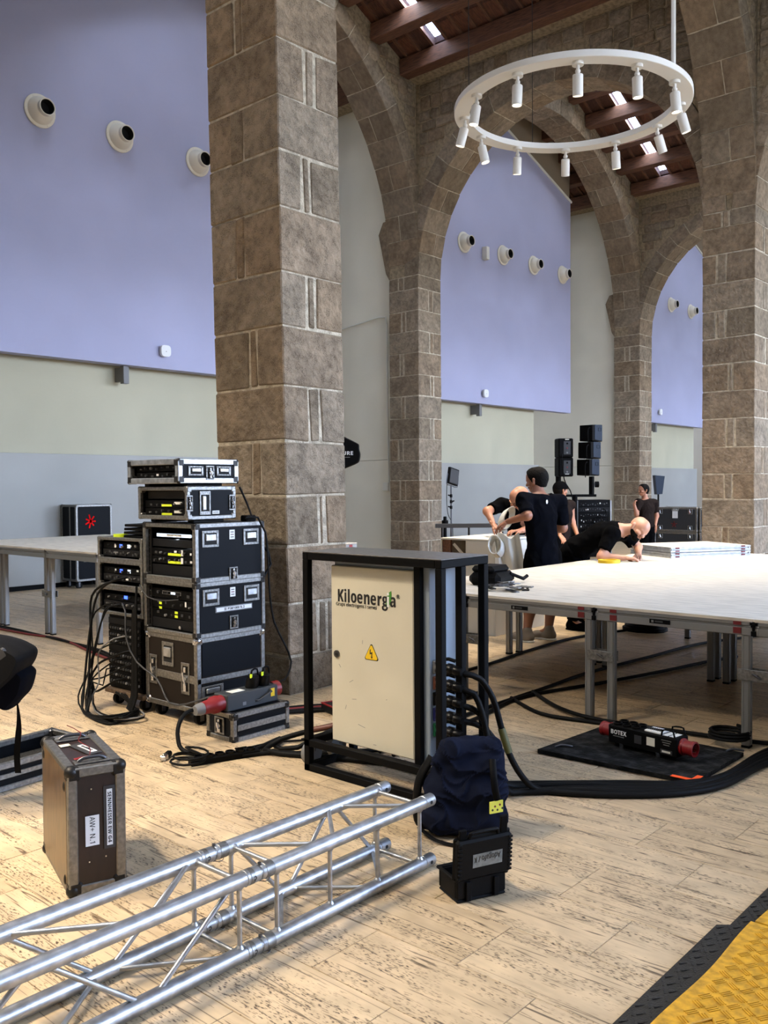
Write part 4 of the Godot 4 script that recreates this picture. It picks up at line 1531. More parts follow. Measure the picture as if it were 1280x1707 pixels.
func build_rack_stacks() -> void:
	mat("laminate", Color(0.06, 0.068, 0.082), 0.5).metallic_specular = 0.2
	mat("brown_laminate", Color(0.12, 0.10, 0.085), 0.5).metallic_specular = 0.2
	mat("unit_black", Color(0.022, 0.022, 0.024), 0.55).metallic_specular = 0.2
	mat("unit_gray", Color(0.085, 0.085, 0.09), 0.5).metallic_specular = 0.2
	glow("blue_led_light", Color(0.25, 0.4, 1.0), 5.0)
	glow("white_led_light", Color(0.85, 0.92, 1.0), 3.0)
	var stack := "rack cases stacked beside the nearest pillar"
	# bottom case, closed, on castors
	var o := case_at("flight_case", "large black flight case with silver latches, at the bottom of the tall stack", stack, 3.425, 3.975, 4.575, 5.125, 0.0)
	var hx := 0.275
	var hz := 0.275
	closed_case(o, Vector3(-hx, 0.09, -hz), Vector3(hx, 0.556, hz), 0.034, M.brown_laminate, M.worn_aluminium, M.chrome, 0.026)
	castors(o, Vector3(-hx, 0, -hz), Vector3(hx, 0.09, hz), 0.042)
	var b := MB.new()
	b.slab(Vector3(-hx + 0.02, 0.082, -hz + 0.02), Vector3(hx - 0.02, 0.092, hz - 0.02), 0.0)
	part("base_board", b, M.black, o)
	handle(o, fu(Vector3(-hx + 0.002, 0.43, -0.03)), 0.125, 0.155)
	latch(o, fu(Vector3(-hx + 0.001, 0.315, -0.19)), 0.08, 0.19)
	latch(o, fu(Vector3(-hx + 0.001, 0.295, 0.155)), 0.085, 0.2)
	b = MB.new()
	b.slab(Vector3(-hx - 0.002, 0.27, -hz + 0.02), Vector3(-hx + 0.004, 0.32, hz), 0.002)
	part("split_band", b, M.worn_aluminium, o)
	b = MB.new()
	b.slab(Vector3(-hx, 0.27, hz - 0.004), Vector3(hx, 0.305, hz + 0.003), 0.002)
	part("split_band", b, M.worn_aluminium, o)
	chip("side_panel", o, fv(Vector3(0.0, 0.42, hz - 0.003)), 0.47, 0.21, M.laminate, 0.004)
	chip("side_panel", o, fv(Vector3(0.0, 0.19, hz - 0.003)), 0.47, 0.14, M.laminate, 0.004)
	handle(o, fv(Vector3(-0.16, 0.215, hz + 0.001)), 0.17, 0.075)
	# third from the bottom up: case with receivers
	for k in 2:
		var y0: float = [0.558, 0.905][k]
		var h: float = [0.344, 0.366][k]
		o = case_at("flight_case", ["black rack case with a white label strip, second from the bottom of the tall stack", "black rack case with a lit lamp bar inside, in the middle of the tall stack"][k], stack, 3.418, 3.978, 4.57, 5.128, y0)
		hx = 0.28
		hz = 0.279
		open_rack(o, Vector3(-hx, 0, -hz), Vector3(hx, h, hz), 0.03, M.laminate, M.worn_aluminium, M.dark_steel)
		chip("side_panel", o, fv(Vector3(0, h * 0.5, hz - 0.004)), 0.50, h - 0.05, M.laminate, 0.003)
		for s in [-1, 1]:
			handle(o, fv(Vector3(0.165 * s, h - 0.095, hz)), 0.13, 0.105)
		lined_sticker(o, fv(Vector3(0.01, h - 0.075, hz)))
		latch(o, fv(Vector3(0.015, 0.075 if k == 0 else 0.04, hz + 0.001)), 0.07, 0.085)
		for s in [-1, 1]:
			b = MB.new()
			b.slab(Vector3(-hx + 0.03, 0.02, s * 0.245 - 0.012), Vector3(-hx + 0.04, h - 0.02, s * 0.245 + 0.012), 0.001)
			var rail := part("rack_rail", b, M.dark_steel, o)
			for q in 8:
				b = MB.new()
				b.cyl(Vector3(-hx + 0.03, 0.04 + q * (h - 0.08) / 7.0, s * 0.245), Vector3(-hx + 0.026, 0.04 + q * (h - 0.08) / 7.0, s * 0.245), 0.0045, 6)
				part("screw", b, M.chrome, rail)
		if k == 0:
			var u := rack_unit(o, -hx + 0.035, 0.225, 0.48, 0.06, M.unit_black, 5, 4)
			chip("display", u, fu(Vector3(-hx + 0.034, 0.262, -0.02)), 0.20, 0.022, M.mid_gray)
			chip("display_window", u, fu(Vector3(-hx + 0.0325, 0.262, -0.02)), 0.19, 0.017, M.gloss_black)
			chip("lit_display", u, fu(Vector3(-hx + 0.031, 0.262, 0.0)), 0.045, 0.013, M.white_led_light)
			u = rack_unit(o, -hx + 0.035, 0.158, 0.48, 0.062, M.unit_black, 6, 5)
			for q in [[-0.14, 0.20], [-0.14, 0.17]]:
				chip("yellow_tag", u, fu(Vector3(-hx + 0.033, q[1] - 0.01, q[0])), 0.03, 0.016, M.lime)
			chip("switch_plate", u, fu(Vector3(-hx + 0.033, 0.20, 0.13)), 0.016, 0.032, M.white)
			u = rack_unit(o, -hx + 0.035, 0.098, 0.48, 0.056, M.unit_black, 7, 5)
			for q in [[0.03, 0.14], [0.03, 0.115]]:
				chip("yellow_tag", u, fu(Vector3(-hx + 0.033, q[1], q[0])), 0.032, 0.016, M.lime)
			u = rack_unit(o, -hx + 0.035, 0.03, 0.48, 0.065, M.unit_gray, 8, 0)
			b = MB.new()
			b.cyl(Vector3(-hx + 0.035, 0.05, 0.08), Vector3(-hx + 0.02, 0.05, 0.08), 0.011, 12)
			part("key_lock", b, M.chrome, u)
			# white label strip with its writing
			var st := chip("label_strip", o, fv(Vector3(0.02, 0.165, hz)) * Transform3D(Basis(Vector3(0, 0, 1), 0.0), Vector3.ZERO), 0.30, 0.036, M.mid_gray)
			chip("label_paper", st, fv(Vector3(0.02, 0.165, hz + 0.002)), 0.285, 0.024, M.white)
			words("IE PSM1000 N.2", 0.0165, M.ink, st, fv(Vector3(0.02, 0.165, hz + 0.004)), "lettering", "Droid Sans", 700)
		else:
			b = MB.new()
			b.slab(Vector3(-hx + 0.05, 0.272, -0.21), Vector3(-hx + 0.09, 0.30, 0.21), 0.006)
			part("lamp_bar", b, M.chrome, o)
			b = MB.new()
			b.slab(Vector3(-hx + 0.045, 0.276, -0.19), Vector3(-hx + 0.051, 0.296, 0.17), 0.0)
			part("lamp_tube_light", b, M.white_led_light, o)
			chip("lamp_label", o, fu(Vector3(-hx + 0.0445, 0.286, 0.0)), 0.16, 0.016, M.white)
			var l := AreaLight3D.new()
			l.name = "lamp_bar_glow"
			o.add_child(l)
			l.transform = Transform3D(Basis(Vector3(0, 0, 1), Vector3.UP, Vector3(-1, 0, 0)) * Basis(Vector3(1, 0, 0), 0.6), Vector3(-hx + 0.04, 0.282, 0.0)).rotated_local(Vector3(0, 1, 0), PI)
			l.transform.basis = Basis.looking_at(Vector3(-0.5, -0.86, 0), Vector3(0, 0, 1))
			l.area_size = Vector2(0.36, 0.02)
			l.light_energy = 0.12
			l.light_color = Color(0.86, 0.93, 1)
			l.area_range = 60.0
			l.shadow_enabled = true
			rack_unit(o, -hx + 0.045, 0.21, 0.48, 0.05, M.unit_gray, 15, 0)
			for q in 2:
				var u := rack_unit(o, -hx + 0.035, 0.155 - 0.05 * q, 0.48, 0.046, M.unit_black, 16 + q, 8)
				chip("yellow_tag", u, fu(Vector3(-hx + 0.033, 0.165 - 0.05 * q, 0.02)), 0.14, 0.016, M.lime)
				chip("white_tag", u, fu(Vector3(-hx + 0.032, 0.178 - 0.05 * q, 0.10)), 0.022, 0.038, M.white)
			rack_unit(o, -hx + 0.04, 0.025, 0.48, 0.07, M.unit_gray, 18, 0)
	# small case with an upright handle
	o = case_at("flight_case", "small black rack case with an upright handle, second from the top of the tall stack", stack, 3.385, 3.763, 4.60, 5.125, 1.276)
	hx = 0.189
	hz = 0.2625
	open_rack(o, Vector3(-hx, 0.024, -hz), Vector3(hx, 0.227, hz), 0.026, M.laminate, M.worn_aluminium, M.worn_aluminium)
	for s in [-0.2, 0.2]:
		b = MB.new()
		b.slab(Vector3(-0.12, 0.0, s - 0.03), Vector3(0.12, 0.026, s + 0.03), 0.004)
		part("rubber_foot", b, M.rubber, o)
	chip("side_panel", o, fv(Vector3(0, 0.125, hz - 0.004)), 0.33, 0.16, M.laminate, 0.003)
	handle(o, fv(Vector3(-0.055, 0.125, hz)), 0.085, 0.15, true)
	latch(o, fv(Vector3(-0.175, 0.125, hz + 0.001)), 0.05, 0.10)
	latch(o, fv(Vector3(0.16, 0.125, hz + 0.001)), 0.05, 0.10)
	var lb := chip("label_paper", o, fv(Vector3(0.03, 0.065, hz)), 0.055, 0.02, M.white)
	chip("print_line", lb, fv(Vector3(0.03, 0.065, hz + 0.0015)), 0.04, 0.006, M.mid_gray)
	for q in 2:
		var u := rack_unit(o, -hx + 0.03, 0.045 + 0.05 * q, 0.46, 0.046, M.unit_black, 25 + q, 6)
		chip("yellow_tag", u, fu(Vector3(-hx + 0.028, 0.055 + 0.055 * q, 0.01)), 0.11, 0.014, M.lime)
		chip("white_tag", u, fu(Vector3(-hx + 0.028, 0.07 + 0.055 * q, 0.13)), 0.08, 0.016, M.off_white)
	rack_unit(o, -hx + 0.05, 0.15, 0.46, 0.05, M.deep_black, 28, 0)
	# shallow silver-edged case on top
	o = case_at("flight_case", "shallow silver-edged rack case at the very top of the tall stack", stack, 3.348, 3.818, 4.636, 5.188, 1.503)
	hx = 0.235
	hz = 0.276
	open_rack(o, Vector3(-hx, 0.024, -hz), Vector3(hx, 0.172, hz), 0.036, M.laminate, M.aluminium, M.dark_steel)
	for s in [-0.2, 0.2]:
		b = MB.new()
		b.slab(Vector3(-0.14, 0.0, s - 0.03), Vector3(0.14, 0.026, s + 0.03), 0.004)
		part("rubber_foot", b, M.rubber, o)
	chip("side_panel", o, fv(Vector3(0, 0.098, hz - 0.004)), 0.42, 0.08, M.laminate, 0.003)
	handle(o, fv(Vector3(-0.105, 0.10, hz)), 0.115, 0.06)
	handle(o, fv(Vector3(0.115, 0.10, hz)), 0.115, 0.06)
	latch(o, fv(Vector3(0.005, 0.088, hz + 0.001)), 0.065, 0.09)
	for q in 2:
		rack_unit(o, -hx + 0.04, 0.05 + 0.05 * q, 0.47, 0.044, M.unit_black, 35 + q, 7)
	# three slim racks on the left and the patch rack under them
	var slim := "slim rack cases stacked on the patch rack"
	for k in 3:
		var y0: float = [0.633, 0.822, 1.003][k]
		var h: float = [0.184, 0.178, 0.157][k]
		o = case_at("flight_case", "slim grey-edged rack case with blue displays, %s in the left-hand stack" % ["lowest", "middle one", "topmost"][k], slim, 3.42, 3.80, 5.15, 5.685, y0)
		hx = 0.19
		hz = 0.2675
		open_rack(o, Vector3(-hx, 0, -hz), Vector3(hx, h, hz), 0.022, M.laminate, M.worn_aluminium, M.worn_aluminium)
		var u := rack_unit(o, -hx + 0.03, h * 0.5, 0.48, 0.044, M.unit_black, 45 + k, 5)
		if k == 0:
			chip("lit_display", u, fu(Vector3(-hx + 0.028, h * 0.5 + 0.028, 0.03)), 0.04, 0.022, M.blue_led_light)
		else:
			for q in [[-0.02, M.blue_led_light], [0.075, M.white_led_light]]:
				for z in 2:
					chip("lit_display", u, fu(Vector3(-hx + 0.028, h * 0.5 + 0.014 + 0.014 * z, q[0])), 0.032, 0.009, q[1])
			chip("white_tag", u, fu(Vector3(-hx + 0.028, h * 0.5 + 0.02, -0.09)), 0.016, 0.026, M.white)
		rack_unit(o, -hx + 0.025, h * 0.5 - 0.05, 0.48, 0.046, M.unit_gray, 55 + k, 12)
	o = thing("patch_rack", "black patch rack full of sockets on a worn wooden dolly, under the slim rack cases", "rack", P(3.63, 5.38, 0))
	b = MB.new()
	b.slab(P(-0.19, -0.20, 0.12), P(0.2, 0.21, 0.628), 0.006)
	part("body", b, M.unit_black, o)
	for k in 10:
		b = MB.new()
		b.slab(P(-0.2, -0.19, 0.15 + k * 0.046), P(-0.188, 0.2, 0.15 + k * 0.046 + 0.042), 0.001)
		var row := part("patch_panel", b, M.unit_gray if k == 9 else M.black, o)
		if k == 5 or k == 9:
			continue
		for j in 12:
			b = MB.new()
			b.cyl(P(-0.2, -0.165 + j * 0.03, 0.171 + k * 0.046), P(-0.208, -0.165 + j * 0.03, 0.171 + k * 0.046), 0.0085, 8)
			part("socket", b, M.mid_gray if (j + k) % 5 == 0 else M.dark_gray, row)
	b = MB.new()
	b.slab(P(-0.22, -0.23, 0.085), P(0.24, 0.23, 0.118), 0.004)
	part("dolly_board", b, M.worn_wood, o)
	castors(o, Vector3(-0.22, 0, -0.23), Vector3(0.24, 0.085, 0.23), 0.04)
	# flat black cases lying on the slim racks
	for k in 4:
		b = MB.new()
		b.box(turned(P(3.60 - 0.012 * k, 5.28 - 0.012 * k, 1.170 + 0.026 * k), 0.05 * k), Vector3(0.30, 0.018, 0.26 - 0.02 * k), 0.004)
		solo("flat_case", b, M.black, "flat black case in the pile on top of the slim racks, %s" % ["lowest", "second from below", "third from below", "topmost"][k], "case", "flat black cases on the slim racks")
	b = MB.new()
	b.lathe(at(P(3.50, 5.52, 1.160)), [Vector2(0.028, 0), Vector2(0.05, 0), Vector2(0.05, 0.02), Vector2(0.028, 0.02), Vector2(0.028, 0)], 20)
	solo("tape_roll", b, M.lime, "lime yellow tape roll on top of the slim racks", "tape")
	# low case with the grey power splitter on it
	o = case_at("flight_case", "low worn flight case with broad silver edges, under the grey power splitter", "", 3.36, 3.80, 4.15, 4.40, 0.0)
	closed_case(o, Vector3(-0.22, 0.0, -0.125), Vector3(0.22, 0.165, 0.125), 0.03, M.laminate, M.worn_aluminium, M.dark_steel, 0.018)
	b = MB.new()
	b.slab(Vector3(-0.19, 0.062, 0.122), Vector3(0.19, 0.098, 0.129), 0.002)
	part("split_band", b, M.worn_aluminium, o)
	latch(o, fu(Vector3(-0.221, 0.085, 0.0)), 0.09, 0.10)
	o = thing("power_splitter", "grey power splitter box with a big red plug, lying on the low worn flight case", "power box", P(3.57, 4.28, 0.168))
	b = MB.new()
	b.slab(Vector3(-0.2, 0, -0.065), Vector3(0.2, 0.10, 0.065), 0.006)
	part("body", b, M.splitter_gray, o)
	chip("notice", o, ft(Vector3(-0.09, 0.10, 0.005)), 0.10, 0.06, M.off_white)
	chip("sticker", o, fv(Vector3(0.155, 0.06, 0.065)), 0.03, 0.05, M.yellow)
	chip("sticker", o, fv(Vector3(-0.07, 0.03, 0.065)), 0.025, 0.02, M.mid_gray)
	for s in [0.04, 0.13]:
		b = MB.new()
		b.lathe(turned(Vector3(s, 0.10, 0.0), 0, 0.25), [Vector2(0.0, 0.0), Vector2(0.04, 0.0), Vector2(0.042, 0.05), Vector2(0.036, 0.075), Vector2(0.0, 0.078)], 18)
		var pl := part("schuko_plug", b, M.gloss_black, o)
		b = MB.new()
		b.tube(smooth([Vector3(s - 0.03, 0.15, 0.03), Vector3(s - 0.02, 0.21, 0.03), Vector3(s + 0.03, 0.21, 0.02), Vector3(s + 0.045, 0.15, 0.01)], 0.02), 0.006, 6)
		part("loop", b, M.black, pl)
		b = MB.new()
		b.tube([Vector3(s - 0.028, 0.165, 0.03), Vector3(s - 0.026, 0.19, 0.03)], 0.008, 6)
		part("yellow_band", b, M.lime, pl)
	b = MB.new()
	b.lathe(along(Vector3(0.2, 0.06, 0), Vector3(1, 0, 0)), [Vector2(0.045, 0), Vector2(0.048, 0.05), Vector2(0.042, 0.055), Vector2(0, 0.056)], 20)
	part("inlet", b, M.red, o)
	b = MB.new()
	b.lathe(along(Vector3(-0.2, 0.05, 0.01), Vector3(-1, -0.05, 0)), [Vector2(0.047, 0), Vector2(0.047, 0.03), Vector2(0.052, 0.034), Vector2(0.052, 0.07), Vector2(0.042, 0.085), Vector2(0.038, 0.14), Vector2(0.0, 0.14)], 22)
	var plug := part("red_plug", b, M.red, o)
	b = MB.new()
	b.lathe(along(Vector3(-0.335, 0.043, 0.01), Vector3(-1, -0.08, 0)), [Vector2(0.036, 0), Vector2(0.036, 0.03), Vector2(0.028, 0.06), Vector2(0.0, 0.062)], 18)
	part("cable_gland", b, M.mid_gray, plug)
	# power strip and its loose plug on the floor
	o = thing("power_strip", "black power strip with round sockets on the floor before the low worn case", "power strip", P(3.12, 3.93, 0), atan2(-0.12, 0.36))
	b = MB.new()
	b.slab(Vector3(-0.2, 0.0, -0.03), Vector3(0.2, 0.035, 0.03), 0.006)
	part("body", b, M.black, o)
	for k in 6:
		b = MB.new()
		b.lathe(at(Vector3(-0.15 + 0.06 * k, 0.035, 0)), [Vector2(0.026, 0), Vector2(0.026, 0.012), Vector2(0.021, 0.013), Vector2(0.020, 0.003), Vector2(0, 0.003)], 18)
		part("socket", b, M.gloss_black, o)
	b = MB.new()
	b.bar(Vector3(0.05, 0.06, 0.02), Vector3(0.12, 0.06, 0.02), 0.006, 0.008)
	part("hook", b, M.black, o)
	o = thing("cable_connector", "small metal cable connector on the floor at the end of a black lead", "connector", P(2.90, 4.18, 0.0), 0.6)
	b = MB.new()
	b.box(at(Vector3(0, 0.016, 0)), Vector3(0.05, 0.028, 0.03), 0.004)
	b.box(at(Vector3(0.0, 0.034, 0)), Vector3(0.03, 0.008, 0.012), 0.002)
	part("shell", b, M.chrome, o)
	b = MB.new()
	b.box(at(Vector3(0.055, 0.018, 0)), Vector3(0.06, 0.03, 0.034), 0.008)
	part("boot", b, M.black, o)
	# tall case against the partition
	o = thing("flight_case", "tall upright black flight case on wheels against the left wall, with a red star", "flight case", P(7.34, 12.5, 0))
	closed_case(o, Vector3(-0.30, 0.11, -0.21), Vector3(0.30, 1.25, 0.21), 0.034, M.laminate, M.worn_aluminium, M.worn_aluminium, 0.022)
	castors(o, Vector3(-0.3, 0, -0.21), Vector3(0.3, 0.11, 0.21), 0.05)
	b = MB.new()
	b.slab(Vector3(-0.303, 0.12, 0.02), Vector3(-0.29, 1.24, 0.05), 0.002)
	part("split_band", b, M.worn_aluminium, o)
	handle(o, fv(Vector3(-0.12, 0.45, 0.211)), 0.13, 0.11)
	handle(o, fu(Vector3(-0.302, 0.60, -0.10)), 0.09, 0.09)
	for w in 7:
		b = MB.new()
		b.box(fv(Vector3(-0.06, 1.0, 0.2105)) * Transform3D(Basis(Vector3(0, 0, 1), w * 0.9), Vector3.ZERO) * at(Vector3(0.04, 0, 0)), Vector3(0.09 + 0.02 * (w % 3), 0.022, 0.001), 0.0)
		part("star_stroke", b, M.star_red, o)


func brace(o: Node3D, a: Vector3, b_: Vector3, r := 0.008) -> void:
	var b := MB.new()
	b.cyl(a, b_, r, 10)
	var d := (b_ - a).normalized()
	for q in [[a, d], [b_, -d]]:
		b.lathe(along(q[0] + q[1] * 0.019, q[1]), [Vector2(r * 2.1, -0.004), Vector2(r * 1.7, 0.004), Vector2(r, 0.012)], 10)
	part("brace", b, M.aluminium, o)


func truss(u0: float, u1: float, label: String, ladder: bool, coupler_at_end: bool) -> void:
	var o := thing("truss", label, "truss", P((u0 + u1) * 0.5, 2.325, 0.0), 0.0, "")
	var l := (u1 - u0) * 0.5
	var y0 := 0.027
	var y1 := 0.263
	var z := 0.117
	for q in [[y0, z], [y0, -z], [y1, z], [y1, -z]]:
		var b := MB.new()
		var f := along(Vector3(-l, q[0], q[1]), Vector3(1, 0, 0))
		var prof := [Vector2(0.0235, 0.0), Vector2(0.025, 0.003), Vector2(0.025, 2 * l - 0.003), Vector2(0.0235, 2 * l)]
		b.lathe(f, prof, 28)
		b.lathe(f, [Vector2(0.0235, 2 * l), Vector2(0.0205, 2 * l), Vector2(0.0205, 2 * l - 0.06), Vector2(0.0, 2 * l - 0.06)], 28)
		b.lathe(f, [Vector2(0, 0.06), Vector2(0.0205, 0.06), Vector2(0.0205, 0.0), Vector2(0.0235, 0.0)], 28)
		var tb := part("chord_tube", b, M.aluminium, o)
		for e in ([0.0, 1.0] if not coupler_at_end else [1.0]):
			# weld ring and pin hole near the ends
			b = MB.new()
			b.lathe(f, [Vector2(0.025, 2 * l * e + (0.055 if e == 0.0 else -0.058)), Vector2(0.0268, 2 * l * e + (0.057 if e == 0.0 else -0.0565)), Vector2(0.025, 2 * l * e + (0.059 if e == 0.0 else -0.055))], 28)
			part("weld_ring", b, M.aluminium, tb)
			for s in [-1, 1]:
				b = MB.new()
				var c := Vector3(l - 0.03 if e == 1.0 else -l + 0.03, q[0], q[1] + 0.0246 * s)
				b.cyl(c, c + Vector3(0, 0, 0.0012 * s), 0.007, 12)
				part("pin_hole", b, M.deep_black, tb)
	var n := 4 if ladder else 5
	var xs := []
	for i in n:
		xs.append(lerpf(-l + 0.075, l - 0.075, i / float(n - 1)))
	# upright ends
	for x in [xs[0], xs[n - 1]]:
		for s in [-1, 1]:
			brace(o, Vector3(x, y0, s * z), Vector3(x, y1, s * z))
		brace(o, Vector3(x, y1, -z), Vector3(x, y1, z))
		brace(o, Vector3(x, y0, -z), Vector3(x, y0, z))
	for i in n - 1:
		var a: float = xs[i] + 0.018
		var c: float = xs[i + 1] - 0.018
		var e := 1.0 if i % 2 == 0 else -1.0
		brace(o, Vector3(a, y1, -z * e), Vector3(c, y1, z * e))
		brace(o, Vector3(a, y0, z * e), Vector3(c, y0, -z * e))
		brace(o, Vector3(a, y1 if e > 0 else y0, -z), Vector3(c, y0 if e > 0 else y1, -z))
		if ladder:
			if i > 0:
				brace(o, Vector3(xs[i], y0, z), Vector3(xs[i], y1, z))
		else:
			brace(o, Vector3(a, y1 if e > 0 else y0, z), Vector3(c, y0 if e > 0 else y1, z))
	if coupler_at_end:
		for q in [[y0, z], [y0, -z], [y1, z], [y1, -z]]:
			var b := MB.new()
			b.lathe(along(Vector3(-l - 0.052, q[0], q[1]), Vector3(1, 0, 0)), [Vector2(0.0215, 0.0), Vector2(0.0262, 0.002), Vector2(0.0262, 0.018), Vector2(0.0225, 0.022), Vector2(0.0225, 0.033), Vector2(0.0240, 0.036), Vector2(0.0240, 0.05), Vector2(0.0225, 0.053), Vector2(0.0225, 0.064), Vector2(0.0262, 0.068), Vector2(0.0262, 0.1), Vector2(0.0245, 0.104)], 28)
			var c := part("coupler", b, M.worn_aluminium, o)
			b = MB.new()
			var g := Vector3(-l + 0.002, q[0] - 0.028, q[1])
			b.cyl(g + Vector3(0, 0.06, 0), g, 0.006, 8)
			b.tube(smooth([g + Vector3(0, 0, 0), g + Vector3(0.012, -0.0, 0.018), g + Vector3(0.03, 0.004, 0.014), g + Vector3(0.026, 0.012, -0.008)], 0.006), 0.0015, 5)
			part("pin_clip", b, M.steel, c)


func build_truss() -> void:
	truss(1.885, 2.775, "shiny aluminium truss section with upright braces, its open end by the navy backpack", true, true)
	truss(0.38, 1.878, "shiny aluminium truss section with slanting braces, running out at the lower left corner", false, false)


# a soft flat body: outline swollen between two faces
func puff(b: MB, t: Transform3D, poly: PackedVector2Array, depth: float, inset := 0.10) -> void:
	for times in 2:
		var finer := PackedVector2Array()
		for i in poly.size():
			var p := poly[i]
			var q := poly[(i + 1) % poly.size()]
			finer.append(p.lerp(q, 0.2))
			finer.append(p.lerp(q, 0.8))
		poly = finer
	var c := Vector2.ZERO
	for p in poly:
		c += p
	c /= poly.size()
	var rings := []
	var steps := 9
	for i in steps:
		var w := i / float(steps - 1)
		var s := 1.0 - inset * pow(absf(w * 2.0 - 1.0), 3.0)
		var ring := []
		for p in poly:
			ring.append(t * Vector3(c.x + (p.x - c.x) * s, c.y + (p.y - c.y) * s, depth * w))
		rings.append(ring)
	var mid := t * Vector3(c.x, c.y, depth * 0.5)
	for i in steps - 1:
		for j in poly.size():
			var k := (j + 1) % poly.size()
			var nn := []
			for e in [[i, j], [i, k], [i + 1, k], [i + 1, j]]:
				var pa := poly[(e[1] + poly.size() - 1) % poly.size()]
				var pb := poly[(e[1] + 1) % poly.size()]
				var o2 := Vector2(pb.y - pa.y, pa.x - pb.x).normalized()
				if o2.dot(poly[e[1]] - c) < 0.0:
					o2 = -o2
				var w: float = e[0] / float(steps - 1) * 2.0 - 1.0
				nn.append((t.basis * Vector3(o2.x, o2.y, signf(w) * pow(absf(w), 3.0) * 1.2)).normalized())
			b.quadn(rings[i][j], rings[i][k], rings[i + 1][k], rings[i + 1][j], nn[0], nn[1], nn[2], nn[3])
	var idx := Geometry2D.triangulate_polygon(poly)
	for i in range(0, idx.size(), 3):
		b.face(rings[0][idx[i]], rings[0][idx[i + 1]], rings[0][idx[i + 2]], -t.basis.z)
		b.face(rings[steps - 1][idx[i]], rings[steps - 1][idx[i + 1]], rings[steps - 1][idx[i + 2]], t.basis.z)


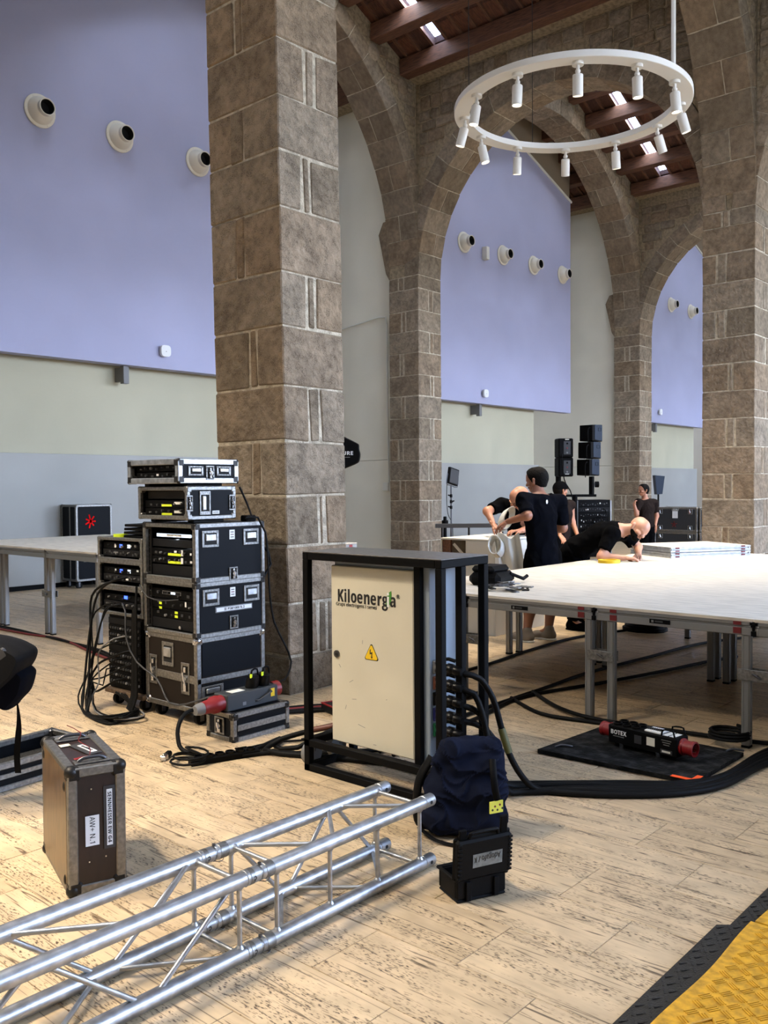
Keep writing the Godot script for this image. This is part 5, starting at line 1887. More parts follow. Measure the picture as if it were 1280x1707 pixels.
func build_foreground() -> void:
	# brown case standing on end
	var o := thing("flight_case", "dark brown upright flight case with white label stickers, standing left of the truss", "flight case", P(1.86, 3.235, 0), deg_to_rad(-18.0))
	var hx := 0.102
	var hz := 0.248
	closed_case(o, Vector3(-hx, 0.006, -hz), Vector3(hx, 0.472, hz), 0.036, M.brown_ply, M.worn_aluminium, M.dark_steel, 0.026)
	chip("side_panel", o, fu(Vector3(-hx + 0.0, 0.24, 0.0)), 0.45, 0.43, M.golden_ply, 0.004)
	for q in [[0.2, 0.40], [-0.2, 0.42], [0.19, 0.05]]:
		var bb := MB.new()
		bb.ball(Transform3D(Basis.from_scale(Vector3(0.4, 1, 0.7)), Vector3(-hx - 0.002, q[1], q[0])), 0.02, 10)
		part("stud", bb, M.dark_steel, o)
	var lab := chip("label_paper", o, fv(Vector3(-0.018, 0.235, hz)), 0.05, 0.112, M.white)
	words("AW+ N.1", 0.0195, M.ink, lab, fv(Vector3(-0.018, 0.235, hz + 0.002)) * Transform3D(Basis(Vector3(0, 0, 1), -PI / 2), Vector3.ZERO))
	lab = chip("label_plate", o, fv(Vector3(0.045, 0.275, hz)), 0.042, 0.235, M.dark_gray)
	chip("label_paper", lab, fv(Vector3(0.045, 0.275, hz + 0.0015)), 0.021, 0.21, M.white)
	words("SENNHEISER EW G4", 0.0135, M.ink, lab, fv(Vector3(0.045, 0.275, hz + 0.0035)) * Transform3D(Basis(Vector3(0, 0, 1), -PI / 2), Vector3.ZERO), "lettering", "Droid Sans", 700, 1.1)
	for q in [[-0.02, 0.39], [0.03, 0.13], [-0.03, 0.12]]:
		chip("screw", o, fv(Vector3(q[0], q[1], hz)), 0.005, 0.005, M.chrome)
	# its upper side: two sunken handles, a label and a red tag
	for s in [-1, 1]:
		var b := MB.new()
		b.box(at(Vector3(0, 0.474, 0.175 * s)), Vector3(0.13, 0.004, 0.05), 0.001)
		var pl := part("handle_plate", b, M.worn_aluminium, o)
		b = MB.new()
		b.tube(smooth([Vector3(-0.05, 0.476, 0.175 * s), Vector3(-0.03, 0.488, 0.175 * s), Vector3(0.03, 0.488, 0.175 * s), Vector3(0.05, 0.476, 0.175 * s)], 0.01), 0.007, 8)
		part("grip", b, M.steel, pl)
	lab = chip("label_plate", o, ft(Vector3(0.015, 0.472, 0.0), 0.25), 0.055, 0.17, M.dark_gray)
	chip("label_paper", lab, ft(Vector3(0.022, 0.4735, 0.0), 0.25), 0.024, 0.12, M.white)
	words("SENNHEISER", 0.0115, M.ink, lab, ft(Vector3(0.022, 0.4755, 0.0), 0.25) * Transform3D(Basis(Vector3(0, 0, 1), PI / 2), Vector3.ZERO))
	chip("worn_tape", o, ft(Vector3(-0.045, 0.472, -0.09), 0.1), 0.04, 0.035, M.cream)
	var tg := MB.new()
	tg.box(turned(Vector3(-0.03, 0.482, 0.145), 0.3), Vector3(0.06, 0.004, 0.018), 0.002)
	var rt := part("red_tag", tg, M.red, o)
	tg = MB.new()
	tg.tube(smooth([Vector3(0.0, 0.485, 0.14), Vector3(0.02, 0.49, 0.05), Vector3(0.0, 0.495, -0.05), Vector3(0.03, 0.50, -0.15), Vector3(-0.01, 0.52, -0.22)], 0.03), 0.0018, 5)
	part("red_string", tg, M.dark_red, rt)
	# open tray of another case, with its lid side towards the wall
	o = thing("open_flight_case", "open empty half of a silver-edged flight case on the floor at the left edge", "flight case", P(2.13, 4.56, 0), deg_to_rad(6.0))
	hx = 0.48
	hz = 0.2
	var b := MB.new()
	b.slab(Vector3(-hx + 0.004, 0.006, -hz + 0.004), Vector3(hx - 0.004, 0.02, hz - 0.004), 0.001)
	part("bottom", b, M.laminate, o)
	for q in [[Vector3(-hx + 0.004, 0.02, hz - 0.016), Vector3(hx - 0.004, 0.132, hz - 0.004)], [Vector3(-hx + 0.004, 0.02, -hz + 0.004), Vector3(hx - 0.004, 0.132, -hz + 0.016)], [Vector3(hx - 0.016, 0.02, -hz + 0.016), Vector3(hx - 0.004, 0.132, hz - 0.016)], [Vector3(-hx + 0.004, 0.02, -hz + 0.016), Vector3(-hx + 0.016, 0.132, hz - 0.016)]]:
		b = MB.new()
		b.slab(q[0], q[1], 0.002)
		part("side_panel", b, M.laminate, o)
	case_edges(o, Vector3(-hx, 0.002, -hz), Vector3(hx, 0.136, hz), 0.03, M.worn_aluminium, M.steel, 0.016)
	b = MB.new()
	b.slab(Vector3(-hx + 0.03, 0.062, hz - 0.003), Vector3(hx - 0.03, 0.086, hz + 0.003), 0.002)
	part("split_band", b, M.worn_aluminium, o)
	b = MB.new()
	b.slab(Vector3(-hx + 0.02, 0.02, -hz + 0.02), Vector3(hx - 0.02, 0.05, hz - 0.02), 0.01)
	part("foam", b, M.foam, o)
	b = MB.new()
	b.tube(smooth([P(2.50, 4.86, 0.02), P(2.58, 4.83, 0.06), P(2.68, 4.78, 0.05), P(2.74, 4.74, 0.02)], 0.03), 0.03, 9, false, 0.6)
	solo("strap_bundle", b, M.black, "small black strap bundle on the floor behind the upright brown case", "strap")
	b = MB.new()
	b.tube(smooth([P(1.80, 4.86, 0.05), P(1.98, 4.9, 0.1), P(2.12, 4.9, 0.06), P(2.24, 4.88, 0.09), P(2.36, 4.84, 0.02)], 0.03), 0.045, 9, false, 0.7)
	b.tube(smooth([P(2.0, 4.84, 0.02), P(1.96, 4.86, 0.15), P(2.08, 4.86, 0.17), P(2.14, 4.86, 0.05)], 0.03), 0.012, 7)
	solo("harness", b, M.black, "dark cloth harness lying behind the open flight case half", "strap")
	# the dark cloth bag that hangs in from the left, on its stand
	o = thing("equipment_bag", "big dark padded bag hanging in at the left edge, with a strap dangling", "bag", P(1.93, 4.1, 0.44))
	var right := P(0.661, -0.75, 0)
	var f := Transform3D(Basis(right, Vector3.UP, right.cross(Vector3.UP)), -right.cross(Vector3.UP) * 0.14)
	b = MB.new()
	puff(b, f, PackedVector2Array([Vector2(-0.42, 0.37), Vector2(-0.2, 0.40), Vector2(0.0, 0.375), Vector2(0.09, 0.35), Vector2(0.155, 0.315), Vector2(0.168, 0.29), Vector2(0.155, 0.25), Vector2(0.12, 0.2), Vector2(0.0, 0.10), Vector2(-0.2, 0.06), Vector2(-0.42, 0.10)]), 0.26, 0.1)
	part("padded_shell", b, M.bag_black, o)
	b = MB.new()
	puff(b, f * at(Vector3(0, 0, 0.03)), PackedVector2Array([Vector2(-0.2, 0.22), Vector2(0.09, 0.27), Vector2(0.15, 0.225), Vector2(0.163, 0.205), Vector2(0.15, 0.15), Vector2(0.135, 0.11), Vector2(0.085, 0.06), Vector2(0.072, 0.04), Vector2(0.02, 0.075), Vector2(-0.2, 0.03)]), 0.19, 0.12)
	part("inner_pocket", b, M.navy_cloth, o)
	b = MB.new()
	b.bar(f * Vector3(-0.25, 0.10, 0.262), f * Vector3(0.10, 0.33, 0.25), 0.02, 0.05, 0.008)
	part("zip_band", b, M.dark_gray, o)
	b = MB.new()
	var hp := f * Vector3(0.082, 0.06, 0.10)
	for i in 12:
		var y0 := lerpf(hp.y, hp.y - 0.36, i / 12.0)
		var y1 := lerpf(hp.y, hp.y - 0.36, (i + 1) / 12.0)
		var x0 := 0.004 * sin(i * 0.7)
		var x1 := 0.004 * sin((i + 1) * 0.7)
		var w := 0.004 + 0.010 * minf(i / 6.0, 1.0)
		b.bar(hp + right * x0 + Vector3(0, y0 - hp.y, 0), hp + right * x1 + Vector3(0, y1 - hp.y - 0.002, 0), 0.003, w * 2.0, 0.0)
	b = MB.new()
	var last := []
	for i in 13:
		var w := 0.003 + 0.011 * minf(i / 5.0, 1.0)
		var c := hp + Vector3(0, -0.33 * i / 12.0, 0) + right * 0.006 * sin(i * 0.5)
		var row := [c - right * w, c + right * w]
		if i > 0:
			for s in [0.0015, -0.0015]:
				var nn: Vector3 = f.basis.z * s
				b.quad(last[0] + nn, last[1] + nn, row[1] + nn, row[0] + nn, nn)
		last = row
	part("dangling_strap", b, M.black, o)
	o = thing("bag_stand", "black crate just outside the left edge, carrying the dark padded bag", "crate", P(1.42, 4.22, 0))
	closed_case(o, Vector3(-0.2, 0.0, -0.16), Vector3(0.2, 0.47, 0.16), 0.03, M.laminate, M.worn_aluminium, M.dark_steel, 0.018)
	# small hard case, open
	o = thing("hard_case", "small black ribbed hard case lying open, with a strip of silver tape on its lid", "case", P(2.567, 1.928, 0), deg_to_rad(-24.0))
	for q in [[Vector3(0, 0.0, -0.14), Vector3(0.205, 0.012, 0)], [Vector3(0, 0.012, -0.012), Vector3(0.205, 0.085, 0)], [Vector3(0, 0.012, -0.14), Vector3(0.205, 0.085, -0.128)], [Vector3(0, 0.012, -0.128), Vector3(0.012, 0.085, -0.012)], [Vector3(0.193, 0.012, -0.128), Vector3(0.205, 0.085, -0.012)]]:
		b = MB.new()
		b.slab(q[0], q[1], 0.005)
		part("shell", b, M.hard_black, o)
	b = MB.new()
	b.slab(Vector3(-0.008, 0.078, -0.146), Vector3(0.213, 0.09, -0.13), 0.004)
	b.slab(Vector3(-0.008, 0.078, -0.13), Vector3(0.008, 0.09, 0.006), 0.004)
	b.slab(Vector3(0.197, 0.078, -0.13), Vector3(0.213, 0.09, 0.006), 0.004)
	part("rim", b, M.hard_black, o)
	for x in [0.045, 0.16]:
		b = MB.new()
		b.box(at(Vector3(x, 0.04, 0.004)), Vector3(0.02, 0.07, 0.01), 0.002)
		part("rib", b, M.hard_black, o)
	var lid := Transform3D(Basis(Vector3(1, 0, 0), deg_to_rad(6.0)) * Basis(Vector3(0, 0, 1), deg_to_rad(1.0)), Vector3(0.102, 0.088, 0.004))
	b = MB.new()
	b.box(lid * at(Vector3(0, 0.077, 0)), Vector3(0.225, 0.15, 0.034), 0.008)
	b.box(lid * at(Vector3(0, 0.077, -0.012)), Vector3(0.235, 0.16, 0.012), 0.005)
	var ld := part("lid", b, M.hard_black, o)
	for k in 9:
		b = MB.new()
		for s in [-1, 1]:
			b.box(lid * at(Vector3(0.104 * s, 0.015 + 0.0155 * k, 0.017)), Vector3(0.016, 0.008, 0.006), 0.001)
		part("rib", b, M.hard_black, ld)
	b = MB.new()
	b.tube(smooth([lid * Vector3(-0.06, 0.152, 0.0), lid * Vector3(-0.055, 0.17, 0.002), lid * Vector3(0.055, 0.17, 0.002), lid * Vector3(0.06, 0.152, 0.0)], 0.01), 0.007, 8)
	part("carry_grip", b, M.hard_black, ld)
	for q in [[-0.085, 0.02], [0.085, 0.05]]:
		b = MB.new()
		b.box(lid * at(Vector3(q[0], 0.16 + q[1] * 0.4, -0.004)), Vector3(0.03, 0.02 + q[1], 0.012), 0.003)
		part("lid_latch", b, M.black, ld)
	var tape := chip("tape_label", ld, lid * fv(Vector3(0.01, 0.072, 0.017)), 0.122, 0.05, M.silver_tape, 0.001)
	words("Adogafo / K", 0.021, M.ink, tape, lid * fv(Vector3(0.008, 0.078, 0.0185)) * Transform3D(Basis(Vector3(0, 0, 1), PI + 0.03), Vector3.ZERO), "handwriting", "Droid Sans", 400, 0.72)
	# black mat with the power distributor
	o = thing("rubber_mat", "worn black board on the floor before the stage, with an orange tape corner", "mat", P(4.665, 2.225, 0))
	b = MB.new()
	b.prism(Transform3D(Basis(Vector3(1, 0, 0), Vector3(0, 0, -1), Vector3(0, 1, 0)), Vector3(0, 0.004, 0)), PackedVector2Array([Vector2(-0.345, 0.455), Vector2(0.345, 0.41), Vector2(0.325, -0.44), Vector2(-0.31, -0.43)]), 0.022)
	part("board", b, M.mat_black, o)
	for q in [[Vector3(-0.27, 0.0265, 0.42), 0.10, 0.03, 0.0], [Vector3(-0.305, 0.0265, 0.365), 0.03, 0.12, 0.0]]:
		chip("orange_tape", o, ft(q[0]), q[1], q[2], M.orange)
	for q in [[-0.25, -0.40], [0.28, 0.36]]:
		b = MB.new()
		b.tube(smooth([Vector3(q[0], 0.028, q[1]), Vector3(q[0] + 0.03, 0.036, q[1] + 0.02), Vector3(q[0] + 0.05, 0.034, q[1] + 0.06), Vector3(q[0] + 0.07, 0.028, q[1] + 0.07)], 0.02), 0.006, 6)
		part("ring_bolt", b, M.steel, o)
	o = thing("power_distributor", "long black power distributor with red plugs at both ends, lying on the black board", "power box", P(4.66, 2.19, 0.027), deg_to_rad(-8.0))
	b = MB.new()
	b.slab(Vector3(-0.06, 0.022, -0.215), Vector3(0.06, 0.125, 0.215), 0.006)
	part("body", b, M.black, o)
	for s in [-0.13, 0.1]:
		b = MB.new()
		b.cyl(Vector3(-0.05, 0.0, s), Vector3(-0.05, 0.03, s), 0.014, 12)
		b.cyl(Vector3(0.05, 0.0, s), Vector3(0.05, 0.03, s), 0.014, 12)
		part("foot", b, M.chrome, o)
	words("BOTEX", 0.024, M.white, o, fu(Vector3(-0.0615, 0.088, -0.145)), "lettering", "Droid Sans", 700)
	chip("print_line", o, fu(Vector3(-0.06, 0.066, -0.145)), 0.07, 0.004, M.mid_gray)
	chip("white_sticker", o, fu(Vector3(-0.06, 0.08, 0.06)), 0.05, 0.045, M.off_white)
	chip("gray_sticker", o, fu(Vector3(-0.06, 0.075, -0.02)), 0.045, 0.045, M.dark_gray)
	chip("gray_sticker", o, fu(Vector3(-0.06, 0.045, 0.155)), 0.07, 0.022, M.dark_gray)
	chip("print_line", o, fu(Vector3(-0.0615, 0.045, 0.155)), 0.05, 0.010, M.off_white)
	for k in 3:
		chip("print_line", o, fu(Vector3(-0.06, 0.105 - 0.012 * k, 0.155)), 0.06 - 0.012 * k, 0.003, M.mid_gray)
	for k in 6:
		b = MB.new()
		b.lathe(at(Vector3(0.0 - 0.03 + 0.06 * (k % 2), 0.125, -0.17 + 0.06 * (k / 2))), [Vector2(0.026, 0), Vector2(0.026, 0.012), Vector2(0.02, 0.013), Vector2(0.02, 0.003), Vector2(0, 0.003)], 16)
		part("socket", b, M.gloss_black, o)
	b = MB.new()
	b.slab(Vector3(-0.045, 0.125, 0.01), Vector3(0.045, 0.135, 0.11), 0.002)
	var br := part("breaker_row", b, M.white, o)
	for k in 8:
		b = MB.new()
		b.box(at(Vector3(-0.012, 0.14, 0.018 + 0.012 * k)), Vector3(0.018, 0.012, 0.006), 0.001)
		part("breaker", b, M.dark_gray, br)
	chip("notice", o, ft(Vector3(0, 0.125, 0.135)), 0.08, 0.03, M.white)
	chip("notice", o, ft(Vector3(0, 0.125, 0.175)), 0.08, 0.03, M.white)
	b = MB.new()
	b.tube(smooth([Vector3(-0.05, 0.125, 0.12), Vector3(-0.05, 0.155, 0.125), Vector3(-0.05, 0.16, 0.19), Vector3(-0.05, 0.125, 0.2)], 0.02), 0.005, 6)
	b.tube(smooth([Vector3(0.05, 0.125, 0.12), Vector3(0.05, 0.155, 0.125), Vector3(0.05, 0.16, 0.19), Vector3(0.05, 0.125, 0.2)], 0.02), 0.005, 6)
	part("guard_bar", b, M.black, o)
	for s in [-1.0, 1.0]:
		b = MB.new()
		b.lathe(along(Vector3(0, 0.075, 0.215 * s), Vector3(0, 0, s)), [Vector2(0.045, 0), Vector2(0.045, 0.014), Vector2(0.038, 0.016), Vector2(0.038, 0.055), Vector2(0.041, 0.057), Vector2(0.041, 0.075), Vector2(0.033, 0.077), Vector2(0.031, 0.03), Vector2(0.0, 0.03)], 22)
		var pl := part("red_plug", b, M.red, o)
		for k in 5:
			var w := TAU * k / 5.0
			b = MB.new()
			b.cyl(Vector3(cos(w) * 0.018, 0.075 + sin(w) * 0.018, 0.24 * s), Vector3(cos(w) * 0.018, 0.075 + sin(w) * 0.018, 0.285 * s), 0.004, 6)
			part("pin", b, M.chrome, pl)
	# cable ramp at the lower right
	for k in 2:
		var ua: float = [0.9, 3.02][k]
		var ub: float = [3.01, 5.1][k]
		o = thing("cable_ramp", ["nearer yellow and black cable ramp at the lower right corner", "second length of the yellow and black cable ramp, at the right edge"][k], "cable ramp", P((ua + ub) * 0.5, 0.8, 0))
		var c := (ua + ub) * 0.5
		var ve: float = [1.165, 1.13][k]
		b = MB.new()
		var pr := Transform3D(Basis(Vector3(0, 0, 1), Vector3.UP, Vector3(-1, 0, 0)), P(ub - c, 0, 0))
		b.prism(pr, PackedVector2Array([Vector2(0.8 - ve, 0.0), Vector2(0.8 - ve, 0.006), Vector2(0.8 - 1.03, 0.048), Vector2(1.1, 0.048), Vector2(1.1, 0.0)]), ub - ua)
		part("ramp", b, M.ramp_black, o)
		b = MB.new()
		var poly := PackedVector2Array()
		for i in 61:
			var x := lerpf(ua, ub, i / 60.0) - c
			poly.append(Vector2(x, 1.035 - 0.8 + 0.006 * sin((x + c) * 9.0) + (0.01 if k == 0 else -0.0)))
		poly.append(Vector2(ub - c, -1.0))
		poly.append(Vector2(ua - c, -1.0))
		b.prism(Transform3D(Basis(Vector3(1, 0, 0), Vector3(0, 0, -1), Vector3(0, 1, 0)), Vector3(0, 0.044, 0)), poly, 0.01)
		part("lid", b, M.ramp_yellow, o)
		# raised tread: groups of three short bars, turned by turns
		b = MB.new()
		var bl := MB.new()
		for i in int((ub - ua) / 0.05):
			for j in 14:
				var x := ua - c + 0.03 + i * 0.05
				var v := 0.99 - 0.04 * j
				var turn := (0.55 if (i + j) % 2 == 0 else -0.9) + 0.35
				var ft_ := turned(P(x, v - 0.8, 0.0545), turn)
				for s in [-1, 0, 1]:
					b.box(ft_ * at(Vector3(0, 0, s * 0.0078)), Vector3(0.036, 0.0045, 0.0034), 0.0)
			for j in 3:
				var x := ua - c + 0.03 + i * 0.05
				var v: float = ve - 0.025 - 0.028 * j
				var yy := 0.008 + (ve - v) * 0.042 / (ve - 1.03)
				bl.box(turned(P(x, v - 0.8, yy), 0.55 if (i + j) % 2 == 0 else -0.7), Vector3(0.03, 0.003, 0.005), 0.0)
		part("tread", b, M.ramp_yellow, o).set_meta("kind", "stuff")
		part("ramp_tread", bl, M.ramp_black, o).set_meta("kind", "stuff")
		if k == 0:
			for q in 3:
				var a0 := Vector2(0, 0.055).rotated(TAU * q / 3.0 + 0.5)
				var a1 := Vector2(0, 0.055).rotated(TAU * (q + 1) / 3.0 + 0.5)
				b = MB.new()
				var c0 := P(2.33 - c, 0.93 - 0.8, 0.058)
				b.bar(c0 + Vector3(a0.x, 0, a0.y), c0 + Vector3(a1.x, 0, a1.y), 0.007, 0.006)
				part("raised_triangle", b, M.ramp_yellow, o)


# ---- bodies: capsules joined smoothly on a grid and meshed with surface nets ----
# a bone: [a, b, radius at a, radius at b] and, to flatten it, a direction and how many times thinner it is that way

func nets(bones: Array, cell: float, k: float, clips: Array = []) -> MB:
	var out := MB.new()
	var lo := Vector3.INF
	var hi := -Vector3.INF
	for b in bones:
		var r: float = maxf(b[2], b[3]) + cell * 2.5
		for p in [b[0], b[1]]:
			lo = lo.min(p - Vector3.ONE * r)
			hi = hi.max(p + Vector3.ONE * r)
	var nx := int((hi.x - lo.x) / cell) + 2
	var ny := int((hi.y - lo.y) / cell) + 2
	var nz := int((hi.z - lo.z) / cell) + 2
	var sy := nx
	var sz := nx * ny
	var f := PackedFloat32Array()
	f.resize(nx * ny * nz)
	f.fill(100.0)
	for b in bones:
		var a: Vector3 = b[0]
		var e: Vector3 = b[1]
		var ra: float = b[2]
		var rb: float = b[3]
		var ax: Vector3 = b[4] if b.size() > 4 else Vector3.ZERO
		var fl: float = b[5] - 1.0 if b.size() > 4 else 0.0
		var d := e - a
		var dd := maxf(d.length_squared(), 1e-9)
		var m := maxf(ra, rb) + k + cell * 2.0
		var l := a.min(e) - Vector3.ONE * m
		var h := a.max(e) + Vector3.ONE * m
		var x0 := clampi(int((l.x - lo.x) / cell), 0, nx - 1)
		var x1 := clampi(int((h.x - lo.x) / cell) + 1, 0, nx - 1)
		var y0 := clampi(int((l.y - lo.y) / cell), 0, ny - 1)
		var y1 := clampi(int((h.y - lo.y) / cell) + 1, 0, ny - 1)
		var z0 := clampi(int((l.z - lo.z) / cell), 0, nz - 1)
		var z1 := clampi(int((h.z - lo.z) / cell) + 1, 0, nz - 1)
		for iz in range(z0, z1 + 1):
			for iy in range(y0, y1 + 1):
				var at_ := iz * sz + iy * sy
				for ix in range(x0, x1 + 1):
					var p := Vector3(lo.x + ix * cell, lo.y + iy * cell, lo.z + iz * cell) - a
					var t := clampf(p.dot(d) / dd, 0.0, 1.0)
					var q: Vector3 = p - d * t
					if fl != 0.0:
						q += ax * (q.dot(ax) * fl)
					var v := q.length() - (ra + (rb - ra) * t)
					if fl > 0.0:
						v *= 0.8
					var o := f[at_ + ix]
					var g := k - absf(o - v)
					f[at_ + ix] = minf(o, v) - (g * g / k * 0.25 if g > 0.0 else 0.0)
	if clips.size():
		for iz in nz:
			for iy in ny:
				for ix in nx:
					var i := iz * sz + iy * sy + ix
					if f[i] < cell * 3.0:
						var p := Vector3(lo.x + ix * cell, lo.y + iy * cell, lo.z + iz * cell)
						for c in clips:
							# [point, normal] or [point, normal, reach]: cuts what lies beyond the plane, near the point only
							if c.size() > 2 and p.distance_to(c[0]) > c[2]:
								continue
							f[i] = maxf(f[i], (p - c[0]).dot(c[1]))
	# one vertex in each cell that the surface crosses
	var cells := {}
	var vs := PackedVector3Array()
	var ns := PackedVector3Array()
	var offs := PackedInt32Array([0, 1, sy, sy + 1, sz, sz + 1, sz + sy, sz + sy + 1])
	var edges := [[0, 1], [2, 3], [4, 5], [6, 7], [0, 2], [1, 3], [4, 6], [5, 7], [0, 4], [1, 5], [2, 6], [3, 7]]
	var lim := cell * 1.8
	for iz in nz - 1:
		for iy in ny - 1:
			for ix in nx - 1:
				var i := iz * sz + iy * sy + ix
				if absf(f[i]) > lim:
					continue
				var inside := 0
				for c in 8:
					if f[i + offs[c]] < 0.0:
						inside += 1
				if inside == 0 or inside == 8:
					continue
				var s := Vector3.ZERO
				var cnt := 0
				for e in edges:
					var va: float = f[i + offs[e[0]]]
					var vb: float = f[i + offs[e[1]]]
					if (va < 0.0) != (vb < 0.0):
						var t := va / (va - vb)
						var pa := Vector3(e[0] & 1, (e[0] >> 1) & 1, e[0] >> 2)
						var pb := Vector3(e[1] & 1, (e[1] >> 1) & 1, e[1] >> 2)
						s += pa.lerp(pb, t)
						cnt += 1
				s /= cnt
				var n := Vector3(f[i + 1] + f[i + sy + 1] + f[i + sz + 1] + f[i + sz + sy + 1] - f[i] - f[i + sy] - f[i + sz] - f[i + sz + sy],
					f[i + sy] + f[i + sy + 1] + f[i + sz + sy] + f[i + sz + sy + 1] - f[i] - f[i + 1] - f[i + sz] - f[i + sz + 1],
					f[i + sz] + f[i + sz + 1] + f[i + sz + sy] + f[i + sz + sy + 1] - f[i] - f[i + 1] - f[i + sy] - f[i + sy + 1])
				cells[i] = vs.size()
				vs.append(lo + (Vector3(ix, iy, iz) + s) * cell)
				ns.append(n.normalized())
	for i in cells:
		var here := f[i] < 0.0
		for d in 3:
			var st: int = [1, sy, sz][d]
			if here == (f[i + st] < 0.0):
				continue
			var p: int = [sy, sz, 1][d]
			var q: int = [sz, 1, sy][d]
			if cells.has(i - p) and cells.has(i - q) and cells.has(i - p - q):
				var a: int = cells[i]
				var b: int = cells[i - p]
				var c: int = cells[i - p - q]
				var e: int = cells[i - q]
				out.quadn(vs[a], vs[b], vs[c], vs[e], ns[a], ns[b], ns[c], ns[e])
	return out


# wrinkles: pushes the vertices of a mesh along their normals by noise
func crease(b: MB, seed_: int, freq: float, amount: float) -> void:
	var f := FastNoiseLite.new()
	f.seed = seed_
	f.frequency = freq
	f.fractal_octaves = 2
	f.fractal_type = FastNoiseLite.FRACTAL_RIDGED
	for i in b.v.size():
		var p := b.v[i] * Vector3(1.0, 0.7, 1.0)
		var v := f.get_noise_3dv(p)
		var e := 0.004
		var g := Vector3(f.get_noise_3dv(p + Vector3(e, 0, 0)) - v, f.get_noise_3dv(p + Vector3(0, e, 0)) - v, f.get_noise_3dv(p + Vector3(0, 0, e)) - v) / e
		b.v[i] += b.n[i] * v * amount
		g -= b.n[i] * g.dot(b.n[i])
		b.n[i] = (b.n[i] - g * amount).normalized()


# cloth drapes: a few families of sharp slanting ridges, bent by slow noise
func folds(b: MB, amount: float) -> void:
	var f := FastNoiseLite.new()
	f.seed = 91
	f.frequency = 3.0
	f.fractal_octaves = 2
	var fn := func(p: Vector3) -> float:
		var w := f.get_noise_3dv(p) * 4.0
		var a := 1.0 - absf(sin(p.dot(Vector3(14, 17, 6)) + w))
		var c := 1.0 - absf(sin(p.dot(Vector3(-17, 11, 9)) + w * 1.3 + 1.0))
		var d := 1.0 - absf(sin(p.dot(Vector3(4, 26, -5)) + w * 0.8 + 2.0))
		return maxf(a * a, maxf(c * c * 0.9, d * d * 0.7)) - 0.5
	for i in b.v.size():
		var p := b.v[i]
		var v: float = fn.call(p)
		var e := 0.003
		var g := Vector3(fn.call(p + Vector3(e, 0, 0)) - v, fn.call(p + Vector3(0, e, 0)) - v, fn.call(p + Vector3(0, 0, e)) - v) / e
		b.v[i] += b.n[i] * v * amount
		g -= b.n[i] * g.dot(b.n[i])
		b.n[i] = (b.n[i] - g * amount).normalized()


func head_bones(grow := 0.0) -> Array:
	var x := Vector3(1, 0, 0)
	return [
		[Vector3(0, 0.145, -0.018), Vector3(0, 0.15, 0.018), 0.094 + grow, 0.088 + grow, x, 1.2],
		[Vector3(0, 0.09, 0.02), Vector3(0, 0.05, 0.04), 0.066 + grow, 0.045 + grow, x, 1.08],
		[Vector3(0, 0.035, 0.058), Vector3(0, 0.030, 0.066), 0.024 + grow, 0.021 + grow],
		[Vector3(0.04, 0.075, 0.01), Vector3(0.025, 0.045, 0.04), 0.030 + grow, 0.024 + grow],
		[Vector3(-0.04, 0.075, 0.01), Vector3(-0.025, 0.045, 0.04), 0.030 + grow, 0.024 + grow]]


func face_bones() -> Array:
	var b := head_bones()
	b.append([Vector3(0, 0.118, 0.094), Vector3(0, 0.086, 0.112), 0.009, 0.013])
	b.append([Vector3(0.012, 0.083, 0.102), Vector3(-0.012, 0.083, 0.102), 0.009, 0.009])
	b.append([Vector3(0.034, 0.128, 0.083), Vector3(-0.034, 0.128, 0.083), 0.012, 0.012])
	b.append([Vector3(0.018, 0.058, 0.088), Vector3(-0.018, 0.058, 0.088), 0.009, 0.009])
	for s in [-1.0, 1.0]:
		b.append([Vector3(0.040 * s, 0.092, 0.07), Vector3(0.046 * s, 0.09, 0.06), 0.022, 0.02])
		b.append([Vector3(0.082 * s, 0.125, -0.012), Vector3(0.078 * s, 0.085, -0.004), 0.015, 0.011])
	return b


func moved(b: MB, t: Transform3D) -> MB:
	var o := MB.new()
	o.add(b, t)
	return o


# wrist at the origin, fingers along y, thumb towards x, palm looking along z; curl in radians per joint
func hand_mesh(curl: float, side: float) -> MB:
	var bones := []
	var z := Vector3(0, 0, 1)
	for i in 4:
		var x: float = side * [0.030, 0.010, -0.010, -0.028][i]
		var knuckle := Vector3(x * 1.15, 0.088 - absf(x - side * 0.01) * 0.3, 0.0)
		bones.append([Vector3(x * 0.7, 0.015, 0.0), knuckle, 0.017, 0.0125, z, 1.15])
		var p := knuckle
		var w := curl * 0.7
		var lens: Array = [[0.040, 0.025, 0.02], [0.044, 0.029, 0.022], [0.041, 0.027, 0.021], [0.033, 0.02, 0.018]][i]
		for j in 3:
			var q: Vector3 = p + Vector3(x * 0.05, cos(w), sin(w)) * lens[j]
			bones.append([p, q, 0.0098 - 0.001 * j, 0.0090 - 0.001 * j])
			p = q
			w += curl
	bones.append([Vector3(side * 0.018, 0.02, 0.005), Vector3(side * 0.046, 0.052, 0.018), 0.017, 0.0125])
	bones.append([Vector3(side * 0.046, 0.052, 0.018), Vector3(side * 0.056, 0.078, 0.03), 0.011, 0.0098])
	bones.append([Vector3(side * 0.056, 0.078, 0.03), Vector3(side * 0.054, 0.098, 0.042), 0.0098, 0.0085])
	bones.append([Vector3(0, -0.03, 0), Vector3(0, 0.02, 0), 0.025, 0.026, z, 1.3])
	return nets(bones, 0.0045, 0.008)


func facing(y: Vector3, z: Vector3, p: Vector3) -> Transform3D:
	y = y.normalized()
	var x := y.cross(z).normalized()
	return Transform3D(Basis(x, y, x.cross(y)), p)


